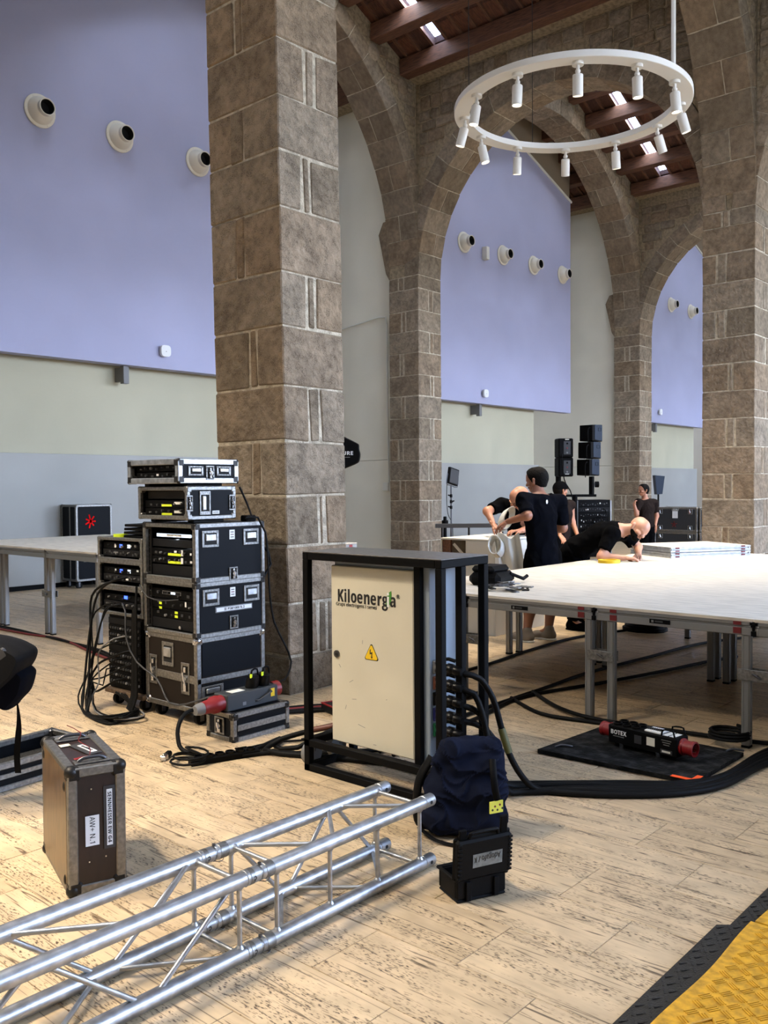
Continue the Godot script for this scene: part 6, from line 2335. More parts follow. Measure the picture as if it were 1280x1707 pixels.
# j: joints in world coordinates; look and crown: where the face and the top of the head point; opt: clothing
func person(label: String, base: Vector3, j: Dictionary, look: Vector3, crown: Vector3, skin: Material, opt: Dictionary) -> Node3D:
	var o := thing("person", label, "person", base)
	var q := {}
	for n in j:
		q[n] = j[n] - base
	var s: float = opt.get("scale", 1.0)
	var acr: Vector3 = (q.sr - q.sl).normalized()
	var up: Vector3 = (q.neck - q.hip).normalized()
	var fwd := acr.cross(up).normalized()
	if fwd.dot(opt.get("front", fwd)) < 0.0:
		fwd = -fwd
	var hipl: Vector3 = q.tl
	var hipr: Vector3 = q.tr
	var torso := [
		[q.hip, (q.hip as Vector3).lerp(q.chest, 0.55), 0.15 * s, 0.138 * s, fwd, 1.35],
		[(q.hip as Vector3).lerp(q.chest, 0.5), q.chest, 0.138 * s, 0.16 * s, fwd, 1.4],
		[q.chest, (q.chest as Vector3).lerp(q.neck, 0.5), 0.16 * s, 0.12 * s, fwd, 1.4],
		[q.sl, q.sr, 0.062 * s, 0.062 * s]]
	var bones := torso.duplicate()
	bones.append([(q.chest as Vector3).lerp(q.neck, 0.7), q.head, 0.062 * s, 0.054 * s])
	for a in [["sl", "el", "wl"], ["sr", "er", "wr"]]:
		bones.append([q[a[0]], q[a[1]], 0.054 * s, 0.041 * s])
		bones.append([q[a[1]], q[a[2]], 0.043 * s, 0.028 * s])
	for a in [["tl", "kl", "al", "ol"], ["tr", "kr", "ar", "or"]]:
		bones.append([q[a[0]], q[a[1]], 0.088 * s, 0.058 * s])
		bones.append([q[a[1]], (q[a[1]] as Vector3).lerp(q[a[2]], 0.35) - fwd * 0.012, 0.056 * s, 0.056 * s])
		bones.append([(q[a[1]] as Vector3).lerp(q[a[2]], 0.35) - fwd * 0.012, q[a[2]], 0.056 * s, 0.036 * s])
		bones.append([q[a[2]], q[a[3]] + Vector3(0, 0.03, 0), 0.036 * s, 0.028 * s])
	var b := nets(bones, 0.015, 0.035)
	var hf := facing(crown, look, q.head - crown.normalized() * 0.12 * s)
	hf.basis = hf.basis.scaled(Vector3.ONE * s)
	# the frame of facing() keeps y exact and turns z as near to look as it can
	b.add(nets(face_bones(), 0.006, 0.014), hf)
	for a in [["el", "wl", "hl", 1.0, "palm_l"], ["er", "wr", "hr", -1.0, "palm_r"]]:
		var dir: Vector3 = (q[a[2]] - q[a[1]]).normalized()
		var palm: Vector3 = opt.get(a[4], Vector3.DOWN)
		var t := facing(dir, palm, q[a[1]])
		t.basis = t.basis.scaled(Vector3.ONE * s)
		b.add(hand_mesh(opt.get("curl", 0.45), a[3] * (1.0 if opt.get("thumbs_in", true) else -1.0)), t)
	part("body", b, skin, o)
	# shirt
	var shirt := []
	for t in torso:
		var c: Array = t.duplicate()
		c[2] += 0.014
		c[3] += 0.014
		shirt.append(c)
	shirt.append([(q.chest as Vector3).lerp(q.neck, 0.6), (q.chest as Vector3).lerp(q.neck, 0.92), 0.085 * s, 0.066 * s])
	var clips := []
	var sl: float = opt.get("sleeve", 0.72)
	for a in [["sl", "el"], ["sr", "er"]]:
		if sl > 0.05:
			var e: Vector3 = (q[a[0]] as Vector3).lerp(q[a[1]], sl)
			var tip: Vector3 = (q[a[0]] as Vector3).lerp(q[a[1]], sl + 0.08)
			shirt.append([q[a[0]], tip, 0.070 * s, 0.066 * s])
			clips.append([e, (q[a[1]] - q[a[0]]).normalized(), 0.12])
	var hem: Vector3 = (q.hip as Vector3).lerp(q.chest, -opt.get("hem", 0.12))
	shirt.append([q.hip, (q.hip as Vector3).lerp(q.chest, -0.5), 0.158 * s, 0.165 * s, fwd, 1.3])
	clips.append([hem, -up, 0.6])
	clips.append([(q.chest as Vector3).lerp(q.neck, 0.93), (q.head - q.chest).normalized(), 0.12])
	b = nets(shirt, 0.014, 0.03, clips)
	crease(b, opt.get("seed", 1), 5.0, 0.010)
	var sh := part("shirt", b, opt.shirt, o)
	if opt.has("badge"):
		var bb := MB.new()
		var c: Vector3 = (q.chest as Vector3).lerp(q.neck, 0.62) - fwd * (0.118 * s)
		bb.ball(Transform3D(Basis.looking_at(fwd, up).scaled(Vector3(1, 1.25, 0.3)), c), 0.016, 10)
		part("back_print", bb, M.white, sh)
	# trousers or shorts
	var tr := [[q.hip, (q.hip as Vector3).lerp(q.chest, 0.2), 0.158 * s, 0.15 * s, fwd, 1.35]]
	clips = []
	var lg: float = opt.get("leg", 1.0)
	for a in [["tl", "kl", "al"], ["tr", "kr", "ar"]]:
		tr.append([q[a[0]], q[a[1]], 0.103 * s, 0.078 * s])
		if lg > 1.0:
			tr.append([q[a[1]], q[a[2]], 0.077 * s, 0.058 * s])
			clips.append([(q[a[1]] as Vector3).lerp(q[a[2]], 0.93), (q[a[2]] - q[a[1]]).normalized(), 0.12])
		else:
			clips.append([(q[a[0]] as Vector3).lerp(q[a[1]], lg), (q[a[1]] - q[a[0]]).normalized(), 0.16])
	b = nets(tr, 0.015, 0.03, clips)
	crease(b, opt.get("seed", 1) + 9, 6.0, 0.012)
	part("shorts" if lg <= 1.0 else "trousers", b, opt.pants, o)
	# shoes
	for a in [["al", "ol"], ["ar", "or"]]:
		var toe: Vector3 = q[a[1]]
		var heel: Vector3 = q[a[0]]
		var d := Vector3(toe.x - heel.x, 0, toe.z - heel.z).normalized()
		var h := Vector3(heel.x, 0, heel.z)
		b = nets([[h - d * 0.035 + Vector3(0, 0.045, 0), h + d * 0.12 + Vector3(0, 0.036, 0), 0.046, 0.04], [h + d * 0.10 + Vector3(0, 0.034, 0), h + d * 0.185 + Vector3(0, 0.028, 0), 0.044, 0.034], [h + Vector3(0, 0.05, 0), h + Vector3(0, 0.105, 0) - d * 0.01, 0.05, 0.046]], 0.009, 0.03, [[h, Vector3.DOWN]])
		var shoe := part("shoe", b, opt.shoes, o)
		b = nets([[h - d * 0.035 + Vector3(0, 0.008, 0), h + d * 0.10 + Vector3(0, 0.008, 0), 0.05, 0.05, Vector3.UP, 2.4], [h + d * 0.1 + Vector3(0, 0.008, 0), h + d * 0.19 + Vector3(0, 0.008, 0), 0.048, 0.038, Vector3.UP, 2.4]], 0.009, 0.01, [[h, Vector3.DOWN]])
		part("sole", b, opt.get("sole", M.off_white), shoe)
	# hair, beard, eyes
	if opt.has("hair"):
		var hb := head_bones(0.011).slice(0, 1)
		hb.append([Vector3(0, 0.11, -0.045), Vector3(0, 0.075, -0.045), 0.062, 0.05, Vector3(1, 0, 0), 0.9])
		b = nets(hb, 0.006, 0.02, [[Vector3(0, 0.165, 0.055), Vector3(0, -0.55, 1.0).normalized()], [Vector3(0, 0.05, 0), Vector3(0, -1, 0.1).normalized()]])
		crease(b, 77, 60.0, 0.002)
		part("hair", moved(b, hf), opt.hair, o)
	if opt.has("cap"):
		b = nets([[Vector3(0, 0.15, -0.018), Vector3(0, 0.158, 0.018), 0.106, 0.098, Vector3(1, 0, 0), 1.15], [Vector3(0, 0.14, 0.09), Vector3(0, 0.13, 0.15), 0.06, 0.05, Vector3(0, 1, 0), 5.0]], 0.006, 0.015, [[Vector3(0, 0.135, 0), Vector3(0, -1, 0.0), 0.5]])
		part("cap", moved(b, hf), opt.cap, o)
	if opt.has("beard"):
		var bb := head_bones(0.004).slice(1)
		b = nets(bb, 0.006, 0.02, [[Vector3(0, 0.066, 0.08), Vector3(0, 1, 0.25).normalized()], [Vector3(0, 0.05, -0.01), Vector3(0, 0.1, -1).normalized()]])
		crease(b, 78, 60.0, 0.002)
		part("beard", moved(b, hf), opt.beard, o)
	for sd in [-1.0, 1.0]:
		b = MB.new()
		b.ball(at(Vector3(0.031 * sd, 0.112, 0.079)), 0.0125, 10)
		var eye := part("eye", moved(b, hf), M.eye_white, o)
		b = MB.new()
		b.ball(at(Vector3(0.031 * sd, 0.110, 0.0865)), 0.0065, 8)
		part("iris", moved(b, hf), M.deep_black, eye)
		b = MB.new()
		b.tube([Vector3(0.015 * sd, 0.131, 0.097), Vector3(0.032 * sd, 0.136, 0.092), Vector3(0.048 * sd, 0.130, 0.078)], 0.004, 6)
		part("eyebrow", moved(b, hf), opt.get("brow", M.hair_dark), o)
	b = MB.new()
	b.tube([Vector3(-0.022, 0.059, 0.0925), Vector3(0, 0.061, 0.0985), Vector3(0.022, 0.059, 0.0925)], 0.0045, 6, false, 0.7)
	part("mouth", moved(b, hf), M.lip, o)
	if opt.has("glasses"):
		b = MB.new()
		for sd in [-1.0, 1.0]:
			var ring := []
			for i in 14:
				var w := TAU * i / 14.0
				ring.append(Vector3(0.033 * sd + cos(w) * 0.022, 0.110 + sin(w) * 0.018, 0.104))
			b.tube(ring, 0.002, 5, true)
			b.tube([Vector3(0.055 * sd, 0.114, 0.103), Vector3(0.08 * sd, 0.118, 0.05), Vector3(0.084 * sd, 0.115, -0.01)], 0.0018, 5)
		b.tube([Vector3(-0.012, 0.114, 0.106), Vector3(0.012, 0.114, 0.106)], 0.002, 5)
		part("glasses", moved(b, hf), M.black, o)
	return o


func build_people() -> void:
	mat("skin_tan", Color(0.66, 0.45, 0.34), 0.5)
	mat("skin_dark", Color(0.52, 0.34, 0.255), 0.5)
	mat("skin_pale", Color(0.74, 0.54, 0.44), 0.45)
	mat("cloth_black", Color(0.028, 0.029, 0.034), 0.9).metallic_specular = 0.1
	mat("cloth_ink", Color(0.027, 0.032, 0.052), 0.9).metallic_specular = 0.1
	mat("cloth_brown", Color(0.13, 0.105, 0.095), 0.9).metallic_specular = 0.1
	mat("hair_dark", Color(0.035, 0.028, 0.025), 0.7).metallic_specular = 0.2
	mat("shoe_beige", Color(0.44, 0.40, 0.35), 0.7)
	mat("eye_white", Color(0.8, 0.79, 0.76), 0.3)
	mat("lip", Color(0.50, 0.28, 0.24), 0.5)
	var rt := P(0.661, -0.75, 0)
	var fw := P(0.75, 0.661, 0)
	person("man in a black T-shirt and shorts, dark-haired, back to the camera, reaching for white foam", P(7.55, 4.66, 0), {
		"hip": P(7.591, 4.642, 0.84), "chest": P(7.548, 4.648, 1.212), "neck": P(7.562, 4.670, 1.408), "head": P(7.593, 4.712, 1.545),
		"sl": P(7.380, 4.724, 1.353), "el": P(7.279, 4.620, 1.210), "wl": P(7.268, 4.841, 1.148), "hl": P(7.252, 4.948, 1.094),
		"sr": P(7.779, 4.573, 1.335), "er": P(7.830, 4.563, 1.075), "wr": P(7.80, 4.78, 1.02), "hr": P(7.74, 4.88, 1.04),
		"tl": P(7.506, 4.677, 0.80), "kl": P(7.430, 4.685, 0.42), "al": P(7.365, 4.685, 0.08), "ol": P(7.376, 4.80, 0.02),
		"tr": P(7.692, 4.616, 0.80), "kr": P(7.664, 4.600, 0.42), "ar": P(7.606, 4.593, 0.08), "or": P(7.60, 4.71, 0.02)},
		(fw * 0.6 - rt * 0.8 - Vector3.UP * 0.35), Vector3.UP + fw * 0.1 - rt * 0.1, M.skin_dark,
		{"shirt": M.cloth_ink, "pants": M.cloth_black, "shoes": M.shoe_beige, "hair": M.hair_dark, "leg": 0.9, "sleeve": 0.85, "front": P(0, 1, 0), "badge": true, "seed": 3, "palm_l": P(0.3, 0.2, -1), "hem": 0.3})
	person("bald man with glasses, bending over the white plinth behind the foam", P(8.5, 5.4, 0), {
		"hip": P(8.52, 5.44, 0.84), "chest": P(8.283, 5.340, 1.17), "neck": P(8.168, 5.281, 1.324), "head": P(8.065, 5.206, 1.362),
		"sr": P(8.041, 5.423, 1.287), "er": P(7.839, 5.468, 1.228), "wr": P(7.777, 5.351, 1.095), "hr": P(7.783, 5.281, 1.034),
		"sl": P(8.371, 5.244, 1.256), "el": P(8.227, 5.170, 1.05), "wl": P(7.989, 5.166, 1.02), "hl": P(7.840, 5.215, 1.03),
		"tl": P(8.60, 5.38, 0.80), "kl": P(8.621, 5.34, 0.42), "al": P(8.603, 5.36, 0.08), "ol": P(8.49, 5.34, 0.02),
		"tr": P(8.46, 5.50, 0.80), "kr": P(8.465, 5.47, 0.42), "ar": P(8.455, 5.48, 0.08), "or": P(8.34, 5.45, 0.02)},
		(-rt * 0.75 - Vector3.UP * 0.75 - fw * 0.25), Vector3.UP * 0.8 - rt * 0.5 - fw * 0.2, M.skin_tan,
		{"shirt": M.cloth_black, "pants": M.cloth_black, "shoes": M.cloth_black, "leg": 2.0, "glasses": true, "front": -P(1, 0.3, 0), "seed": 5, "palm_r": -Vector3.UP, "palm_l": -Vector3.UP})
	person("man in a black cap and dark sleeveless top, half hidden behind the speaker stand", P(10.55, 6.17, 0), {
		"hip": P(10.521, 6.186, 0.80), "chest": P(10.551, 6.167, 1.12), "neck": P(10.552, 6.176, 1.303), "head": P(10.550, 6.184, 1.425),
		"sl": P(10.394, 6.230, 1.232), "el": P(10.345, 6.16, 0.998), "wl": P(10.294, 6.04, 0.846), "hl": P(10.269, 5.97, 0.787),
		"sr": P(10.712, 6.122, 1.226), "er": P(10.738, 6.115, 1.0), "wr": P(10.682, 6.0, 0.820), "hr": P(10.641, 5.95, 0.752),
		"tl": P(10.450, 6.21, 0.75), "kl": P(10.43, 6.19, 0.40), "al": P(10.43, 6.2, 0.08), "ol": P(10.48, 6.1, 0.02),
		"tr": P(10.605, 6.155, 0.75), "kr": P(10.60, 6.14, 0.40), "ar": P(10.597, 6.145, 0.08), "or": P(10.65, 6.05, 0.02)},
		(rt * 0.9 + fw * 0.45), Vector3.UP, M.skin_tan,
		{"shirt": M.cloth_brown, "pants": M.cloth_black, "shoes": M.cloth_black, "leg": 2.0, "cap": M.cloth_black, "hair": M.hair_dark, "sleeve": 0.0, "front": rt, "scale": 0.9, "seed": 7})
	person("bald bearded man in a black T-shirt, leaning low over the stage with a pencil", P(8.3, 4.66, 0), {
		"hip": P(8.287, 4.68, 0.83), "chest": P(8.358, 4.424, 0.985), "neck": P(8.423, 4.233, 1.060), "head": P(8.466, 4.075, 1.055),
		"sl": P(8.229, 4.249, 1.008), "el": P(8.105, 4.291, 0.787), "wl": P(8.227, 4.099, 0.775), "hl": P(8.298, 4.020, 0.770),
		"sr": P(8.561, 4.289, 1.0), "er": P(8.70, 4.193, 0.853), "wr": P(8.52, 4.100, 0.790), "hr": P(8.449, 4.08, 0.770),
		"tl": P(8.22, 4.70, 0.80), "kl": P(8.263, 4.70, 0.42), "al": P(8.271, 4.70, 0.08), "ol": P(8.27, 4.58, 0.02),
		"tr": P(8.40, 4.70, 0.80), "kr": P(8.446, 4.70, 0.42), "ar": P(8.486, 4.70, 0.08), "or": P(8.48, 4.58, 0.02)},
		(rt * 0.30 - Vector3.UP * 0.50 - fw * 0.80), (rt * 0.62 + Vector3.UP * 0.72 - fw * 0.15), M.skin_pale,
		{"shirt": M.cloth_black, "pants": M.cloth_black, "shoes": M.cloth_black, "leg": 2.0, "beard": M.hair_dark, "front": -Vector3.UP, "seed": 11, "curl": 0.6, "hem": 0.05, "sole": M.cloth_black})
	person("man in a brown T-shirt with his hand on his chin, before the farthest pillar", P(15.95, 7.52, 0), {
		"hip": P(15.996, 7.533, 0.72), "chest": P(16.000, 7.547, 1.04), "neck": P(15.991, 7.567, 1.225), "head": P(15.955, 7.577, 1.385),
		"sl": P(15.814, 7.614, 1.153), "el": P(15.645, 7.568, 0.934), "wl": P(15.62, 7.60, 1.12), "hl": P(15.72, 7.65, 1.20),
		"sr": P(16.195, 7.483, 1.147), "er": P(16.25, 7.454, 0.897), "wr": P(16.13, 7.425, 0.721), "hr": P(16.06, 7.410, 0.634),
		"tl": P(15.911, 7.552, 0.70), "kl": P(15.88, 7.534, 0.38), "al": P(15.86, 7.530, 0.08), "ol": P(15.76, 7.56, 0.02),
		"tr": P(16.080, 7.512, 0.70), "kr": P(16.05, 7.485, 0.38), "ar": P(16.04, 7.481, 0.08), "or": P(15.94, 7.51, 0.02)},
		(-rt * 0.9 - fw * 0.3), Vector3.UP, M.skin_tan,
		{"shirt": M.cloth_brown, "pants": M.cloth_black, "shoes": M.cloth_black, "leg": 2.0, "hair": M.hair_dark, "front": -P(1, -0.3, 0), "scale": 0.93, "seed": 13, "palm_l": P(1, 0, 0.2)})
	# things in their hands
	var b := MB.new()
	b.cyl(P(8.30, 4.005, 0.768), P(8.29, 4.06, 0.90), 0.004, 8)
	solo("pencil", b, M.worn_wood, "pencil held upright by the bald man leaning on the stage", "pencil")
	# the navy backpack in the foreground
	var o := thing("backpack", "navy blue roll-top backpack with black straps, standing at the end of the truss", "backpack", P(3.113, 2.304, 0))
	var r := P(0.661, -0.75, 0)
	var f := P(0.75, 0.661, 0)
	var bones := [
		[r * -0.10 + Vector3(0, 0.085, 0), r * 0.105 + Vector3(0, 0.075, 0), 0.088, 0.085],
		[r * -0.085 + Vector3(0, 0.20, 0), r * 0.11 + Vector3(0, 0.20, 0), 0.088, 0.085],
		[r * -0.055 + Vector3(0, 0.29, 0), r * 0.105 + Vector3(0, 0.31, 0), 0.075, 0.07],
		[r * -0.125 - f * 0.05 + Vector3(0, 0.325, 0), r * -0.05 - f * 0.03 + Vector3(0, 0.375, 0), 0.016, 0.05],
		[r * -0.05 - f * 0.03 + Vector3(0, 0.38, 0), r * 0.03 - f * 0.02 + Vector3(0, 0.385, 0), 0.045, 0.036],
		[r * 0.03 + Vector3(0, 0.385, 0), r * 0.125 + Vector3(0, 0.385, 0), 0.036, 0.03],
		[r * 0.135 + Vector3(0, 0.38, 0), r * 0.135 + Vector3(0, 0.27, 0), 0.03, 0.05],
		[r * 0.02 + f * 0.05 + Vector3(0, 0.10, 0), r * 0.02 + f * 0.05 + Vector3(0, 0.28, 0), 0.10, 0.08]]
	b = nets(bones, 0.007, 0.03, [[Vector3(0, 0.003, 0), Vector3.DOWN]])
	folds(b, 0.013)
	for i in b.v.size():
		b.v[i].y = maxf(b.v[i].y, 0.003)
	part("bag", b, M.navy_cloth2, o)
	b = MB.new()
	b.tube(smooth([-f * 0.06 + r * 0.12 + Vector3(0, 0.34, 0), -f * 0.10 + r * 0.12 + Vector3(0, 0.29, 0), -f * 0.115 + r * 0.125 + Vector3(0, 0.23, 0), -f * 0.11 + r * 0.135 + Vector3(0, 0.185, 0)], 0.02), 0.015, 8, false, 0.5)
	part("front_strap", b, M.black, o)
	b = MB.new()
	b.box(Transform3D(Basis(r, Vector3.UP, r.cross(Vector3.UP)) * Basis(Vector3(0, 1, 0), 0.45), r * 0.13 - f * 0.108 + Vector3(0, 0.155, 0)), Vector3(0.065, 0.05, 0.006), 0.001)
	var yl := part("yellow_label", b, M.pale_yellow, o)
	for k in 5:
		b = MB.new()
		b.box(Transform3D(Basis(r, Vector3.UP, r.cross(Vector3.UP)) * Basis(Vector3(0, 1, 0), 0.45), r * 0.13 - f * 0.108 + Vector3(0, 0.155, 0)) * Transform3D(Basis(Vector3(0, 0, 1), 0.785), Vector3(-0.02 + 0.012 * k, [-0.01, 0.004, -0.012, 0.008, -0.008][k], 0.0035)), Vector3(0.008, 0.008, 0.001), 0.0)
		part("printed_mark", b, [M.ink, M.dark_red][k % 2], yl)
	b = MB.new()
	b.tube(smooth([r * -0.13 + Vector3(0, 0.33, 0) + f * 0.02, r * -0.185 + Vector3(0, 0.24, 0), r * -0.2 + Vector3(0, 0.13, 0), r * -0.19 + Vector3(0, 0.05, 0), r * -0.13 + Vector3(0, 0.03, 0)], 0.02), 0.028, 9, false, 0.55)
	part("shoulder_strap", b, M.black, o)
	b = MB.new()
	b.tube(smooth([r * -0.19 + Vector3(0, 0.03, 0), r * -0.12 - f * 0.10 + Vector3(0, 0.012, 0), r * -0.02 - f * 0.15 + Vector3(0, 0.008, 0), r * 0.02 - f * 0.14 + Vector3(0, 0.008, 0)], 0.02), 0.011, 8, false, 0.4)
	part("strap_end", b, M.black, o)


# a bent sheet: pts gives the bent edge, push the straight one
func sheet(b: MB, pts: Array, push: Vector3, thick := 0.004) -> void:
	for i in pts.size() - 1:
		var d: Vector3 = pts[i + 1] - pts[i]
		var n := d.cross(push).normalized() * thick
		b.quad(pts[i] + n, pts[i + 1] + n, pts[i + 1] + push + n, pts[i] + push + n, n)
		b.quad(pts[i] - n, pts[i + 1] - n, pts[i + 1] + push - n, pts[i] + push - n, -n)
		b.quad(pts[i] + n, pts[i + 1] + n, pts[i + 1] - n, pts[i] - n, -push)
		b.quad(pts[i] + push + n, pts[i + 1] + push + n, pts[i + 1] + push - n, pts[i] + push - n, push)


func build_background() -> void:
	var rt := P(0.661, -0.75, 0)
	var fw := P(0.75, 0.661, 0)
	# plinth that the two men work at
	var o := thing("plinth", "white box plinth with an open plywood end, between the two men and the stage", "plinth", P(7.85, 5.35, 0))
	var b := MB.new()
	b.slab(P(-0.42, -0.26, 0.94), P(0.5, 0.42, 0.96), 0.003)
	part("top_panel", b, M.off_white, o)
	b = MB.new()
	b.slab(P(-0.42, -0.26, 0.0), P(0.5, -0.245, 0.938), 0.002)
	part("front_panel", b, M.off_white, o)
	b = MB.new()
	b.slab(P(-0.42, 0.405, 0.0), P(0.5, 0.42, 0.938), 0.002)
	part("back_panel", b, M.off_white, o)
	b = MB.new()
	b.slab(P(0.485, -0.244, 0.0), P(0.5, 0.404, 0.938), 0.002)
	part("end_panel", b, M.off_white, o)
	b = MB.new()
	b.slab(P(-0.42, -0.244, 0.0), P(-0.405, 0.10, 0.938), 0.002)
	part("end_panel", b, M.off_white, o)
	b = MB.new()
	b.slab(P(-0.41, 0.30, 0.0), P(-0.38, 0.404, 0.938), 0.002)
	part("plywood_edge", b, M.rafter_wood, o)
	b = MB.new()
	b.bar(P(-0.38, 0.28, 0.9), P(-0.3, 0.12, 0.7), 0.02, 0.03)
	part("brace", b, M.off_white, o)
	# the white foam sheets they fold
	var c := P(7.36, 4.98, 1.02)
	o = thing("foam_sheet", "white foam sheet bent into a tall loop, held by the two men", "foam", c)
	b = MB.new()
	var pts := []
	for i in 17:
		var w := lerpf(-1.7, 4.4, i / 16.0)
		pts.append(rt * (0.05 * cos(w) + 0.035 * sin(w) + 0.03) + Vector3(0, 0.13 + 0.11 * sin(w), 0) + fw * 0.02 * cos(w))
	sheet(b, pts, -fw * 0.08 + Vector3(0, 0.035, 0) + rt * 0.045, 0.004)
	part("loop", b, M.foam_white, o)
	o = thing("foam_sheet", "white foam sheet curled into a roll below the men's hands", "foam", c - Vector3(0, 0.1, 0))
	b = MB.new()
	pts = []
	for i in 19:
		var w := lerpf(-1.2, 5.0, i / 18.0)
		pts.append(rt * (-0.07 + 0.06 * cos(w)) + Vector3(0, 0.01 + 0.09 * sin(w), 0) - fw * (0.10 + 0.02 * cos(w)))
	sheet(b, pts, fw * 0.12 + Vector3(0, -0.05, 0) + rt * 0.05, 0.004)
	part("roll", b, M.foam_white, o)
	o = thing("foam_sheet", "white foam sheet hanging in folds before the plinth", "foam", c - Vector3(0, 0.35, 0))
	b = MB.new()
	pts = []
	for i in 25:
		pts.append(rt * (0.0 + 0.24 * i / 24.0) + fw * 0.045 * sin(i * 0.38) + Vector3(0, 0.03 * sin(i * 0.3), 0))
	sheet(b, pts, Vector3(0, 0.34, 0) - rt * 0.06, 0.003)
	part("hanging_sheet", b, M.foam_white, o)
	# panel light on its stand
	o = thing("panel_light", "small black panel light on a tall stand, behind the plinth", "light", P(11.4, 8.64, 0))
	b = MB.new()
	b.cyl(Vector3(0, 0.0, 0), Vector3(0, 0.9, 0), 0.017, 10)
	b.cyl(Vector3(0, 0.9, 0), Vector3(0, 1.50, 0), 0.012, 10)
	part("pole", b, M.steel, o)
	for k in 3:
		b = MB.new()
		b.cyl(rt * 0.012 + Vector3(0, 1.15 + 0.09 * k, 0), rt * (0.05 if k % 2 else -0.05) + Vector3(0, 1.17 + 0.09 * k, 0), 0.011, 8)
		b.cyl(Vector3(0, 1.13 + 0.09 * k, 0), Vector3(0, 1.18 + 0.09 * k, 0), 0.022, 10)
		part("clamp_knob", b, M.black, o)
	for k in 3:
		var w := TAU * k / 3.0
		b = MB.new()
		b.bar(Vector3(0, 0.35, 0), Vector3(cos(w) * 0.4, 0.01, sin(w) * 0.4), 0.014, 0.014)
		part("leg", b, M.steel, o)
	var lf := Transform3D(Basis(rt, Vector3.UP, -fw) * Basis(Vector3(0, 1, 0), 0.9) * Basis(Vector3(0, 0, 1), -0.2), rt * 0.03 + Vector3(0, 1.64, 0))
	b = MB.new()
	b.box(lf, Vector3(0.26, 0.26, 0.05), 0.008)
	part("head", b, M.black, o)
	b = MB.new()
	b.box(lf * at(Vector3(0, 0, 0.027)), Vector3(0.22, 0.22, 0.004), 0.0)
	part("front_glass", b, M.dark_gray, o)
	b = MB.new()
	b.tube(smooth([lf * Vector3(0.15, 0.02, 0), lf * Vector3(0.15, -0.14, 0), Vector3(0, 1.5, 0), lf * Vector3(-0.15, -0.14, 0), lf * Vector3(-0.15, 0.02, 0)], 0.05), 0.008, 6)
	part("yoke", b, M.steel, o)
	b = MB.new()
	b.tube(smooth([lf * Vector3(-0.1, -0.1, -0.03), rt * -0.07 + Vector3(0, 1.3, 0), rt * -0.05 + Vector3(0, 1.05, 0), rt * 0.02 + Vector3(0, 0.85, 0), rt * 0.02 + Vector3(0, 0.3, 0)], 0.05), 0.005, 6)
	part("lead", b, M.black, o)
	# low dark rail by the wall
	o = thing("rail_bench", "low dark rail on thin legs before the partition, behind the plinth", "rail", P(10.95, 7.97, 0))
	b = MB.new()
	b.bar(-(rt * 0.5) + Vector3(0, 0.9, 0), rt * 0.6 + Vector3(0, 0.9, 0), 0.1, 0.06, 0.005)
	part("rail", b, M.dark_gray, o)
	for q in [-0.4, 0.0, 0.5]:
		b = MB.new()
		b.cyl(rt * q, rt * q + Vector3(0, 0.87, 0), 0.016, 8)
		part("leg", b, M.dark_steel, o)
	# black thing leaning by the second pillar
	b = MB.new()
	b.slab(P(13.44, 10.33, 0.0), P(13.50, 10.38, 0.92), 0.01)
	b.slab(P(13.42, 10.31, 0.75), P(13.52, 10.40, 0.85), 0.01)
	solo("stand_case", b, M.black, "narrow black upright bar leaning by the second pillar", "stand")
	# loudspeakers on their stand
	o = thing("speaker_stand", "tall black speaker stand with a cross bar, carrying speaker boxes", "stand", P(16.0, 9.05, 0))
	b = MB.new()
	b.cyl(Vector3.ZERO, Vector3(0, 1.28, 0), 0.05, 14)
	part("pole", b, M.black, o)
	b = MB.new()
	b.bar(rt * -0.42 + Vector3(0, 1.28, 0), rt * 0.42 + Vector3(0, 1.28, 0), 0.06, 0.05)
	part("cross_bar", b, M.black, o)
	for q in [-0.33, 0.33]:
		b = MB.new()
		b.slab(rt * q + Vector3(-0.04, 1.3, -0.04), rt * q + Vector3(0.04, 1.66, 0.04), 0.004)
		part("riser", b, M.black, o)
	b = MB.new()
	b.cyl(rt * 0.4 + Vector3(0, 1.50, 0), rt * 0.47 + Vector3(0, 1.50, 0), 0.06, 16)
	part("clamp_knob", b, M.black, o)
	for k in 3:
		var w := TAU * k / 3.0 + 0.4
		b = MB.new()
		b.bar(Vector3(0, 0.5, 0), Vector3(cos(w) * 0.7, 0.02, sin(w) * 0.7), 0.04, 0.04)
		part("leg", b, M.black, o)
	b = MB.new()
	b.tube(smooth([rt * -0.3 - fw * 0.2 + Vector3(0, 2.1, 0), rt * -0.25 - fw * 0.2 + Vector3(0, 1.6, 0), rt * -0.08 - fw * 0.1 + Vector3(0, 1.28, 0), rt * -0.06 - fw * 0.08 + Vector3(0, 0.7, 0), rt * -0.05 + Vector3(0, 0.05, 0)], 0.08), 0.012, 6)
	part("lead", b, M.black, o)
	var base := o.position
	for k in 2:
		# seen from behind
		o = thing("speaker_box", "%s of the two left-hand speaker boxes, seen from behind with its connector plates" % ["lower", "upper"][k], "speaker", base + rt * -0.22 + Vector3(0, 1.66 + 0.378 * k, 0), 0.85, "left-hand speaker boxes")
		b = MB.new()
		b.box(at(Vector3(0, 0.185, 0)), Vector3(0.28, 0.375, 0.30), 0.02)
		part("cabinet", b, M.black, o)
		b = MB.new()
		b.box(at(Vector3(-0.142, 0.185, 0.02)), Vector3(0.006, 0.26, 0.14), 0.002)
		var pl := part("connector_plate", b, M.dark_gray, o)
		for q in 3:
			b = MB.new()
			b.cyl(Vector3(-0.144, 0.09 + 0.09 * q, 0.02), Vector3(-0.152, 0.09 + 0.09 * q, 0.02), 0.018, 10)
			part("socket", b, [M.mid_gray, M.dark_red, M.black][q], pl)
